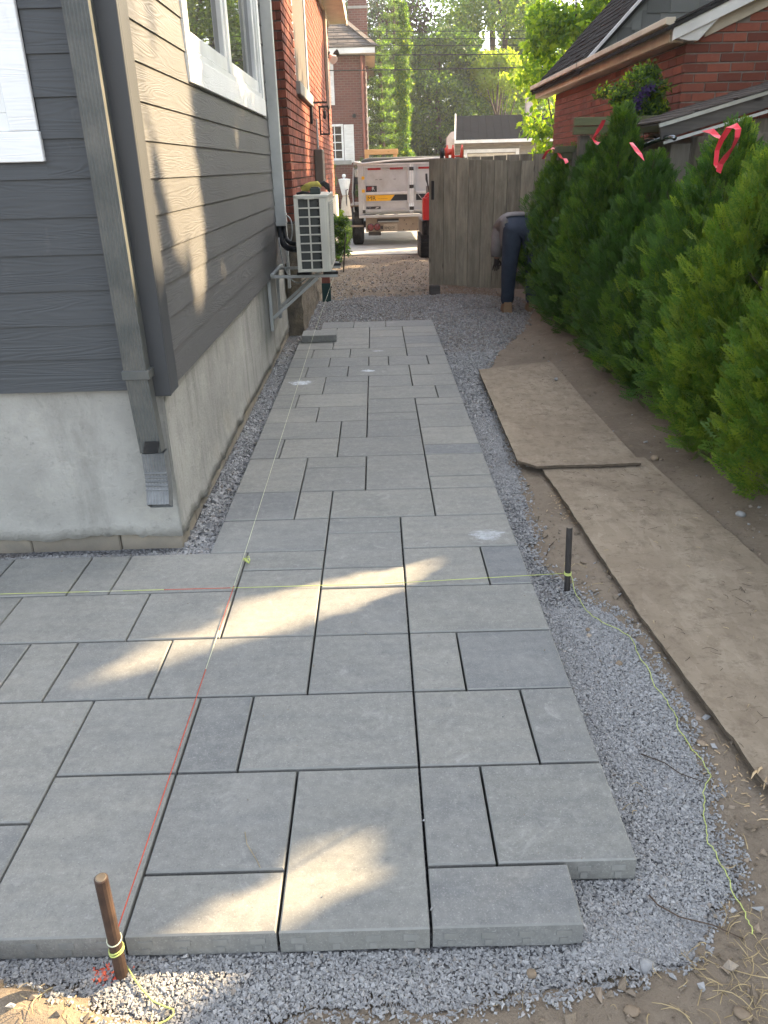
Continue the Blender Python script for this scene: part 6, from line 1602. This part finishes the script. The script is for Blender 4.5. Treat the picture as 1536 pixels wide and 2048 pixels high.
# ------------------------------------------------------------ shrub, cone, posts and ornament beyond
shb = thing('shrub', 'green leafy shrub at the far corner of the brick house', 'shrub', (-.62, 14.2, -.06))
leafball(shb, [M['leaf_dark'], M['leaf_mid'], M['leaf_dark']], [(-.66 + rnd.gauss(0, .07), 14.3 + rnd.gauss(0, .25), .05 + rnd.uniform(0, .62), rnd.uniform(.06, .13)) for _ in range(26)], 2600, .06, .15)
m = MB()
for i in range(5): m.tube([(-.66, 14.3, -.08), (-.68 + .04 * i, 14.2 + .05 * i, .3), (-.75 + .07 * i, 14.1 + .1 * i, .6)], [.012, .008, .003], 5)
m.build('stems', M['bark'], shb)
sh2 = thing('shrub', 'low sunlit yellow green shrub on the lawn past the brick house', 'shrub', (-1.0, 20.2, -.05))
leafball(sh2, [M['leaf_yellow'], M['leaf_light']], [(-1.02 + rnd.gauss(0, .16), 20.2 + rnd.gauss(0, .2), .1 + rnd.uniform(0, .4), .14) for _ in range(14)], 2200, .06, .15)
m = MB(); m.tube([(-1.0, 20.2, -.1), (-1.0, 20.2, .3)], [.03, .01], 6); m.build('stems', M['bark'], sh2)
cn = thing('traffic_cone', 'small orange cone at the edge of the sunlit lawn', 'cone', (-.86, 17.6, -.05))
m = MB(); m.lathe((-.86, 17.6, -.03), [(.13, 0), (.03, .62), (.025, .64)], 16); cb_ = m.build('body', M['cone'], cn); m = MB(); m.box((-1.0, 17.46, -.05), (-.72, 17.74, -.03)); m.build('base', M['cone'], cn)
m = MB(); m.lathe((-.86, 17.6, .22), [(.0895, 0), (.0705, .12)], 16); m.build('band', M['white'], cn)
og = thing('garden_ornament', 'white garden ornament on a pale base between two clipped evergreens', 'ornament', (-1.03, 29, -.05))
m = MB(); m.lathe((-1.0, 29, -.05), [(.2, 0), (.19, .1), (.14, .5), (.1, .62), (.12, .66)], 14); m.build('base', M['cream'], og)
m = MB(); m.lathe((-1.02, 29, .62), [(.1, 0), (.13, .12), (.17, .3), (.2, .42), (.21, .5), (.1, .52)], 14); m.build('urn', M['ornament'], og)
m = MB(); m.ball((-1.03, 29, 1.22), .065, 10); m.tube([(-1.03, 29, 1.1), (-1.03, 29, 1.2)], .02, 8); m.build('finial', M['ornament'], og)
m = MB(); m.tube([(-.97, 28.86, .2), (-.97, 28.85, .78), (-.9, 28.86, .8)], .018, 6); m.build('spout', M['dark_steel'], og)

# ------------------------------------------------------------ far red brick house
fh = thing('brick_house', 'far brown brick house with white shutters and a hipped shingle roof', 'house', (-4, 33, -.06))
FY, FXR, FZ = 30.0, -.2, 4.92
def brick_tex(name, c1, c2, mo, s, rot=None):
    t = NT(name); tc = t.new('TexCoord'); b = t.new('TexBrick'); mp = t.new('Mapping'); t.link(tc.outputs['Object'], mp.inputs[0])
    mp.inputs['Rotation'].default_value = rot or (R(90), 0, 0); t.link(mp.outputs[0], b.inputs['Vector'])
    b.inputs['Scale'].default_value = s; b.inputs['Color1'].default_value = (*c1, 1); b.inputs['Color2'].default_value = (*c2, 1); b.inputs['Mortar'].default_value = (*mo, 1)
    b.inputs['Mortar Size'].default_value = .012; b.inputs['Brick Width'].default_value = .21; b.inputs['Row Height'].default_value = .075
    c = t.mix(t.ramp(t.noise(.8, 6, .7), [(.35, 0.), (.7, .5)]), b.outputs['Color'], tuple(x * .7 for x in c1))
    t.bump(b.outputs['Fac'], -.4, .01); return t.fin(c, .9, .2)
M['brick_far'] = brick_tex('brown brick', (.15, .055, .04), (.1, .04, .032), (.15, .1, .085), 1.)
M['brick_far_side'] = brick_tex('brown brick side', (.17, .06, .042), (.11, .043, .034), (.15, .1, .085), 1., (R(90), 0, R(90)))
m = MB(); m.box((-9, FY, -.1), (FXR, FY + 9, FZ + .1)); m.build('wall', M['brick_far'], fh)
for i in range(22):
    z = .1 + i * .222; m = MB(); m.box((FXR - .18, FY - .012, z), (FXR + .012, FY + .2, z + .11)); m.build('quoin', M['brick_far_side'], fh)
m = MB(); m.box((-9.3, FY - .42, FZ + .0), (FXR + .30, FY + 9.4, FZ + .05)); m.build('soffit', M['soffit'], fh)
m = MB(); m.box((-9.3, FY - .45, FZ + .0), (FXR + .34, FY - .42, FZ + .17)); m.build('gutter', M['white'], fh); m = MB(); m.box((FXR + .30, FY - .42, FZ - .0), (FXR + .34, FY + 9.4, FZ + .17)); m.build('gutter', M['soffit'], fh)
e0, e1, f0, f1, rz = -9.35, FXR + .36, FY - .47, FY + 9.4, FZ + .17
apx, apy = -2.0, FY + 3.0
m = MB(); m.add([(e0, f0, rz), (e1, f0, rz), (e1, f1, rz), (e0, f1, rz), (apx - 3.5, apy + 1.4, rz + 2.2), (apx, apy, rz + 2.0)], [(0, 1, 5, 4), (1, 2, 5), (2, 3, 4, 5), (3, 0, 4)]); m.build('roof', M['shingle_brown'], fh)
n = 0
for j in range(13):
    t0, t1 = j / 15, (j + 1.1) / 15
    def P_(t, xx): return (xx, f0 + (apy - f0) * t, rz + 2.0 * t)
    xr = e1 + (apx - e1) * t0; x = -3.6 + (.15 if j % 2 else 0)
    while x < xr - .1:
        x1 = min(x + .33, xr); m = MB(); a, b, c, d = P_(t0, x), P_(t0, x1 - .015), P_(t1, x1 - .015), P_(t1, x)
        m.add([(a[0], a[1], a[2] + .01), (b[0], b[1], b[2] + .01), (c[0], c[1], c[2] + .005), (d[0], d[1], d[2] + .005), (a[0], a[1] - .002, a[2] + .035), (b[0], b[1] - .002, b[2] + .035), (c[0], c[1], c[2] + .012), (d[0], d[1], d[2] + .012)], [(4, 5, 6, 7), (0, 1, 5, 4), (1, 2, 6, 5), (3, 0, 4, 7), (2, 3, 7, 6), (0, 3, 2, 1)])
        m.build('shingle', M['shingle_brown'], fh); x += .34; n += 1
m = MB(); m.beam((e1, f0, rz + .04), (apx, apy, rz + 2.06), .22, .03); m.build('hip_cap', M['shingle_brown'], fh)
chm = MB(); chm.box((-.78, FY + 3.2, 4.5), (-.10, FY + 4.2, 9)); cho = chm.build('chimney', M['brick_far'], fh)
m = MB(); m.box((-.81, FY + 3.17, 6.75), (-.07, FY + 4.23, 6.83)); m.build('chimney_band', M['sill'], cho)
def far_win(x0, x1, z0, z1, nx, nzr):
    wo_ = MB(); wo_.box((x0, FY - .05, z0), (x0 + .07, FY + .05, z1)); wo_.box((x1 - .07, FY - .05, z0), (x1, FY + .05, z1)); wo_.box((x0 + .07, FY - .05, z1 - .07), (x1 - .07, FY + .05, z1)); wo_.box((x0 + .07, FY - .05, z0), (x1 - .07, FY + .05, z0 + .07)); w_ = wo_.build('window', M['white'], fh)
    dx, dz = (x1 - x0 - .14) / nx, (z1 - z0 - .14) / nzr
    for i in range(nx):
        for k in range(nzr):
            m = MB(); m.box((x0 + .07 + i * dx + .012, FY - .02, z0 + .07 + k * dz + .012), (x0 + .07 + (i + 1) * dx - .012, FY - .008, z0 + .07 + (k + 1) * dz - .012)); m.build('pane', M['glass'], w_)
    for i in range(1, nx): m = MB(); m.box((x0 + .07 + i * dx - .014, FY - .035, z0 + .07), (x0 + .07 + i * dx + .014, FY - .021, z1 - .07)); m.build('glazing_bar', M['white'], w_)
    for k in range(1, nzr): m = MB(); m.box((x0 + .07, FY - .037, z0 + .07 + k * dz - .014), (x1 - .07, FY - .022, z0 + .07 + k * dz + .014)); m.build('glazing_bar', M['white'], w_)
    m = MB(); m.box((x0 - .08, FY - .1, z0 - .14), (x1 + .25, FY + .02, z0 - .002)); m.build('window_sill', M['sill'], w_)
def shutter(x0, x1, z0, z1):
    m = MB(); m.box((x0, FY - .05, z0), (x1, FY - .012, z1)); s = m.build('shutter', M['white'], fh)
    for a, b in ((z0 + .06, (z0 + z1) / 2 - .04), ((z0 + z1) / 2 + .04, z1 - .06)):
        k = int((b - a) / .06)
        for i in range(k): m = MB(); m.box((x0 + .05, FY - .062, a + i * .06), (x1 - .05, FY - .051, a + i * .06 + .035)); m.build('slat', M['white'], s)
far_win(-2.1, -1.02, 1.72, 2.86, 4, 4); shutter(-1.0, -.66, 1.64, 2.84); shutter(-2.46, -2.12, 1.64, 2.84)
far_win(-2.5, -1.66, 3.55, 4.75, 3, 4); shutter(-1.64, -1.27, 3.45, 4.75)
m = MB(); m.box((-1.62, FY - .04, 4.55), (-1.27, FY - .01, 4.9)); m.build('frieze_board', M['soffit'], fh)
m = MB(); m.tube([(FXR - .12, FY - .05, FZ), (FXR - .1, FY - .05, 2.4), (FXR - .06, FY - .05, 0)], .04, 8); m.build('downpipe', simple('red brown pipe', (.28, .1, .07), rough=.6, var=0), fh)
m = MB(); m.tube([(FXR + .03, FY - .02, 4.4), (FXR + .03, FY - .02, .2)], .02, 6); m.build('conduit', M['cream'], fh)
m = MB(); m.box((FXR + .0, FY - .1, 2.85), (FXR + .08, FY - .02, 3.05)); m.build('meter_box', M['cream'], fh)
m = MB(); m.ball((-.62, FY - .07, 3.1), .07, 8); m.tube([(-.62, FY, 3.1), (-.62, FY - .06, 3.1)], .04, 8); m.build('camera_dome', M['black'], fh)
tr = thing('timber_rail', 'new orange timber rail on a short post behind the trailer', 'rail', (.2, 24.3, -.06))
m = MB(); m.box((-.25, 24.2, 1.80), (.70, 24.34, 1.935)); m.build('rail', M['lumber'], tr, bevel=.006)
for x in (.56, -.24): m = MB(); m.box((x, 24.22, -.06), (x + .11, 24.32, 1.799)); m.build('post', M['lumber'], tr, bevel=.004)

# ------------------------------------------------------------ far garage in the middle
fg = thing('far_garage', 'small stone garage with a black shingle roof behind the gate', 'garage', (4.5, 34, -.06))
AY = 32.0
m = MB(); m.box((3.08, AY + .3, -.1), (7.5, AY + 6, 2.28)); m.build('wall', M['stonewall'], fg)
for i in range(13):
    z = .02 + i * .175; x = 3.06
    while x < 7.4:
        wd = rnd.uniform(.25, .75)
        if not (3.42 < x + wd and x < 5.5 and z < 1.98): m = MB(); m.box((x, AY + .27 - rnd.uniform(0, .03), z), (min(x + wd, 7.5) - .015, AY + .4, z + .16)); m.build('stone', M['stonewall'], fg)
        x += wd
m = MB(); m.add([(3.07, AY - .05, 2.29), (7.6, AY - .05, 2.29), (7.6, AY + 3.2, 3.27), (3.38, AY + 3.2, 3.27), (3.6, AY + 6.3, 2.29), (7.6, AY + 6.3, 2.29)], [(0, 1, 2, 3), (3, 2, 5, 4), (0, 3, 4), (1, 5, 2), (0, 4, 5, 1)]); m.build('roof', M['shingle_black'], fg)
slp = math.atan2(.98, 3.25); sg_ = MB(); cnt = 0
for j in range(22):
    x = 3.06 + .31 * j / 22 + (.0 if j % 2 else -.15); x = x if j % 2 else x + .15
    while x < 6.4:
        x1 = x + .3; u = j * .15
        def Q(u, h): return (AY - .06 + u * math.cos(slp) - h * math.sin(slp), 2.305 + u * math.sin(slp) + h * math.cos(slp))
        tgt = MB() if cnt < 300 else sg_; cnt += 1
        tgt.prism([Q(u, .004), Q(u, .022), Q(u + .19, .008), Q(u + .19, .001)], lambda a, b, d: (d, a, b), x, x1 - .012)
        if tgt is not sg_: tgt.build('shingle', M['shingle_black'], fg)
        x += .3
if sg_.v: kind(sg_.build('shingles', M['shingle_black'], fg), 'stuff')
m = MB(); m.box((3.02, AY - .12, 2.20), (7.6, AY - .06, 2.31)); m.build('gutter', M['white'], fg)
m = MB(); m.prism([(2.76, -.1), (3.055, -.1), (3.055, 2.62), (2.93, 2.60), (2.76, 2.40)], lambda a, b, d: (a, d, b), AY + .1, AY + .5); m.build('gable_wall', M['pinkwall'], fg)
m = MB(); m.beam((3.045, AY - .08, 2.3), (3.37, AY + 3.2, 3.31), .05, .1); m.build('barge_board', M['white'], fg)
for a, b in (((3.42, AY + .22, -.06), (3.54, AY + .3, 1.99)), ((5.38, AY + .22, -.06), (5.5, AY + .3, 1.99)), ((3.541, AY + .221, 1.87), (5.379, AY + .3, 1.99))): m = MB(); m.box(a, b); m.build('door_frame', M['white'], fg)
for i in range(4): m = MB(); m.box((3.545, AY + .25, -.04 + i * .475), (5.375, AY + .29, .425 + i * .475)); m.build('door_panel', M['soffit'], fg, bevel=.01)
m = MB(); m.box((6.15, AY + 2.8, 2.9), (6.4, AY + 3.1, 3.85)); m.build('chimney', M['pinkwall'], fg)
rh2 = thing('distant_house', 'distant brick house with a grey roof glimpsed through the maple leaves', 'house', (16, 48, -.06))
m = MB(); m.box((12.6, 46, -.1), (20, 54, 6.6)); m.build('wall', M['brick_far'], rh2)
m = MB(); m.prism([(11.9, 6.6), (20.5, 6.6), (16.2, 10.6)], lambda a, b, d: (a, d, b), 46, 54); m.build('gable_wall', M['brick_far'], rh2)
m = MB(); m.prism([(11.7, 6.5), (16.2, 10.7), (16.2, 11), (11.5, 6.6)], lambda a, b, d: (a, d, b), 45.5, 54.3); m.prism([(20.7, 6.5), (20.9, 6.6), (16.2, 11.0), (16.2, 10.7)], lambda a, b, d: (a, d, b), 45.5, 54.3); m.build('roof', M['shingle_black'], rh2)

# ------------------------------------------------------------ overhead cables
def cable(label, a, b, sag, r=.012):
    a, b = Vector(a), Vector(b); P = []
    for i in range(41):
        t = i / 40; p = a.lerp(b, t); p.z -= sag * 4 * t * (1 - t); P.append(p)
    m = MB(); m.tube(P, r, 6); tag(m.build('cable', M['wirec'], smooth=True), label, 'cable', 'overhead cables crossing behind the houses')
for lab, z0, z1, r in [('topmost overhead cable crossing in front of the trees', 5.13, 4.88, .011), ('second overhead cable from the top', 4.94, 4.70, .011), ('third overhead cable from the top', 4.78, 4.53, .012), ('fourth overhead cable, reaching the far house corner', 4.50, 4.36, .016), ('lowest overhead cable crossing in front of the trees', 4.07, 4.10, .016)]:
    cable(lab, (-5.5, 26, z0 + .1), (14, 26, z1), .10, r)
q0, q1 = Vector((4.55, 26, 4.33)), Vector((3.0, 14.2, 2.95))
P = [q0.lerp(q1, i / 20) - Vector((0, 0, .35 * 4 * (i / 20) * (1 - i / 20))) for i in range(21)]
m = MB(); m.tube(P, .013, 6); tag(m.build('service_cable', M['duct'], smooth=True), 'pale service cable drooping to the corner of the brick garage roof', 'cable')

# ------------------------------------------------------------ trees
def tree(label, x, y, h, crown, mats, n, size, trunk_r=.18, cull=False, aspect=.55, droop=.2, name='tree', group=None, limbs=7, sd=0):
    """crown: list of (dx,dy,z,r) clumps"""
    root = thing(name, label, 'tree', (x, y, -.06), group)
    cc = [(x + a, y + b, c, r) for a, b, c, r in crown]
    leafball(root, mats, cc, n, size, .12, 'crown', cull, aspect, droop)
    m = MB(); m.tube([(x, y, -.2), (x + .05, y, h * .25), (x - .05, y + .05, h * .55), (x, y, h * .9)], [trunk_r * 1.2, trunk_r, trunk_r * .7, trunk_r * .2], 9)
    for i in range(min(limbs, len(cc))):
        c = cc[int(i * len(cc) / limbs)]; z0 = max(.5, c[2] - 1.2 - .1 * i); z0 = min(z0, h * .8)
        m.tube([(x, y, z0 * .8), (x + (c[0] - x) * .5, y + (c[1] - y) * .5, z0 * .9 + .1 * c[2]), c[:3]], [trunk_r * .45, trunk_r * .3, trunk_r * .08], 6)
    m.build('trunk', M['bark'], root, smooth=True); return root
def blob(n, rx, ry, z0, z1, r0, r1, prof=lambda t: math.sin(math.pi * (.12 + .8 * t))):
    L = []
    for i in range(n):
        t = rnd.random(); a = rnd.uniform(0, 6.283); q = prof(t) * rnd.uniform(.35, 1) ** .6
        L.append((rx * q * math.cos(a), ry * q * math.sin(a), z0 + (z1 - z0) * t, rnd.uniform(r0, r1)))
    return L
cone_ = lambda t: (1 - t) * .95 + .05
def conifer(label, x, y, h, r, mats, n, size, droop=.8):
    root = thing('conifer', label, 'tree', (x, y, -.06))
    lay = []
    k = int(h / .42)
    for i in range(k):
        z = .5 + i * (h - .5) / k; rr = r * (1 - (z / h)) ** .8 + .08; nb2 = max(4, int(9 * rr / r + 3))
        for j in range(nb2):
            a = j * 6.283 / nb2 + i * .7 + rnd.uniform(-.2, .2)
            for s in range(1, 5): q = s / 4 * rr * rnd.uniform(.85, 1.1); lay.append((x + q * math.cos(a), y + q * math.sin(a), z - .12 * q + .05 * s, .1 + .12 * (rr / r) * (1.1 - s / 6)))
    leafball(root, mats, lay, n, size, .25, 'crown', False, .28, droop)
    m = MB(); m.tube([(x, y, -.2), (x, y, h)], [.2, .02], 8); m.build('trunk', M['bark'], root); return root
conifer('tall blue green spruce behind the far house chimney', -.6, 40, 13, 3.4, [M['needle_blue'], M['leaf_dark'], M['needle_blue']], 30000, .16)
conifer('light green pointed conifer behind the columnar cedar', 1.0, 37, 8.2, 1.7, [M['needle_green'], M['needle_green'], M['leaf_mid']], 22000, .13, .5)
conifer('dark drooping spruce at the corner of the far house', .35, 34, 6.4, 1.15, [M['leaf_dark'], M['leaf_mid'], M['leaf_dark']], 20000, .12)
cd2 = thing('columnar_cedar', 'narrow columnar cedar lit along its right edge', 'tree', (1.12, 30, -.06))
leafball(cd2, [M['cedar'], M['cedar_b'], M['cedar_c']], [(1.12 + rnd.gauss(0, .06), 30 + rnd.gauss(0, .06), z_, .09 + .12 * math.sin(min(1, (6.7 - z_) / 2.2) * 1.57)) for z_ in np.linspace(.1, 6.4, 60)], 24000, .085, .08, 'crown', False, .5, -.6)
m = MB(); m.tube([(1.12, 30, -.2), (1.12, 30, 6.3)], [.1, .02], 7); m.build('trunk', M['bark'], cd2)
tree('purple leaved maple behind the columnar cedar', 1.5, 44, 12, blob(60, 1.5, 2, 3.2, 12, .5, .9), [M['leaf_purple'], M['leaf_purple'], M['leaf_mid']], 16000, .2)
tree('dark green rounded tree left of the far garage', 2.9, 38, 6.6, blob(95, 2.3, 1.6, .1, 6.4, .5, .85, lambda t: .55 + .4 * math.sin(math.pi * t)), [M['leaf_dark'], M['leaf_mid'], M['leaf_dark']], 30000, .17)
tree('tall light green tree behind the far garage roof', 6.3, 46, 15, blob(80, 2.3, 2.4, 3.5, 14, .6, 1.0), [M['leaf_light'], M['leaf_yellow'], M['leaf_mid']], 20000, .2)
tree('broad mid green tree filling the middle background', 6.2, 41, 12, blob(90, 3.4, 2.2, 1.5, 10.5, .6, 1.1), [M['leaf_mid'], M['leaf_light'], M['leaf_mid']], 28000, .19)
tree('small bright yellow green tree above the far garage', 5.4, 37.5, 5.9, blob(26, 1.2, .9, 4.1, 5.6, .28, .5), [M['leaf_yellow'], M['leaf_light']], 8000, .13, .1)
tree('dark tall tree behind the leafy maple', 10.5, 44, 16, blob(90, 4.0, 2.6, 2, 14, .8, 1.4), [M['leaf_dark'], M['leaf_mid'], M['leaf_dark']], 24000, .22)
tree('tall dark tree behind the far house', -3.6, 46, 16, blob(70, 3.2, 2.4, 4, 15, .8, 1.3), [M['leaf_dark'], M['needle_blue']], 18000, .24)
tree('leafy maple beside the far end of the brick garage', 4.1, 17.3, 5.0, [c for c in blob(110, 1.15, .8, .7, 5.4, .2, .36)], [M['leaf_mid'], M['leaf_light'], M['leaf_light'], M['leaf_mid']], 14000, .13, .09, droop=.6)
tree('leafy branch tree hanging over the brick garage roof', 7.0, 18.5, 8, blob(34, 1.7, 1.2, 5.0, 8, .25, .45), [M['leaf_light'], M['leaf_mid']], 5000, .14, .1, droop=.6)
kind(leafball(None, [M['leaf_dark'], M['leaf_mid']], [(rnd.uniform(-40, 60), rnd.uniform(62, 75), rnd.uniform(0, 9), rnd.uniform(1.2, 2.6)) for _ in range(200)], 30000, .5, .12, 'treeline', origin=(0, 66, 0)), 'stuff')
for i, x in enumerate((-1.62, -.36)):
    e = thing('clipped_evergreen', ['left', 'right'][i] + ' dark clipped evergreen beside the white garden ornament', 'tree', (x, 29.2, -.06))
    leafball(e, [M['leaf_dark'], M['cedar_c']], [(x + rnd.gauss(0, .08), 29.2 + rnd.gauss(0, .08), z_, .2 + .06 * math.sin(z_ * 2)) for z_ in np.linspace(.1, 1.6, 18)], 5000, .07, .08, 'crown', False, .5, -.5)
    m = MB(); m.tube([(x, 29.2, -.1), (x, 29.2, 1.4)], [.05, .01], 6); m.build('trunk', M['bark'], e)
# unseen trees added off to the right, crowns cut to shape the dappled shade
def shade_tree(label, x, y, h, cl_, n, size): tree(label, x, y, h, cl_, [M['leaf_mid'], M['leaf_light'], M['leaf_mid']], n, size, .22, cull=True, droop=.3)
shade_tree('big leafy tree added to shade the path, unseen outside the right edge', 7.2, 6.0, 9, blob(170, 3.0, 4.6, 2.0, 9.0, .55, .95), 62000, .2)
shade_tree('second leafy tree added for shade, unseen outside the right edge nearer the camera', 6.4, 2.4, 6.5, blob(190, 2.4, 3.6, 1.2, 6.6, .5, .9), 72000, .19)
shade_tree('wide tree added for shade, hidden behind the brick garage', 8.6, 16.1, 8, blob(90, 2.4, 1.9, 1.8, 7.6, .5, .9), 30000, .18)
shade_tree('tall tree added for shade, unseen beyond the brick garage', 12.0, 12.5, 12, blob(90, 3.2, 3.4, 4, 12, .7, 1.2), 26000, .22)

# ------------------------------------------------------------ hazy air
hz = MB(); hz.box((-60, -20, -1.2), (90, 80, 19))
ho = hz.build('haze', M['white'], origin=(0, 0, 0)); ho['kind'] = 'stuff'
t = NT('haze air'); t.n.remove(t.b)
pv = t.new('VolumePrincipled'); pv.inputs['Density'].default_value = .0011; pv.inputs['Color'].default_value = (.95, .97, 1, 1); pv.inputs['Anisotropy'].default_value = .35
t.link(pv.outputs[0], t.out.inputs['Volume']); ho.data.materials.clear(); ho.data.materials.append(t.m)
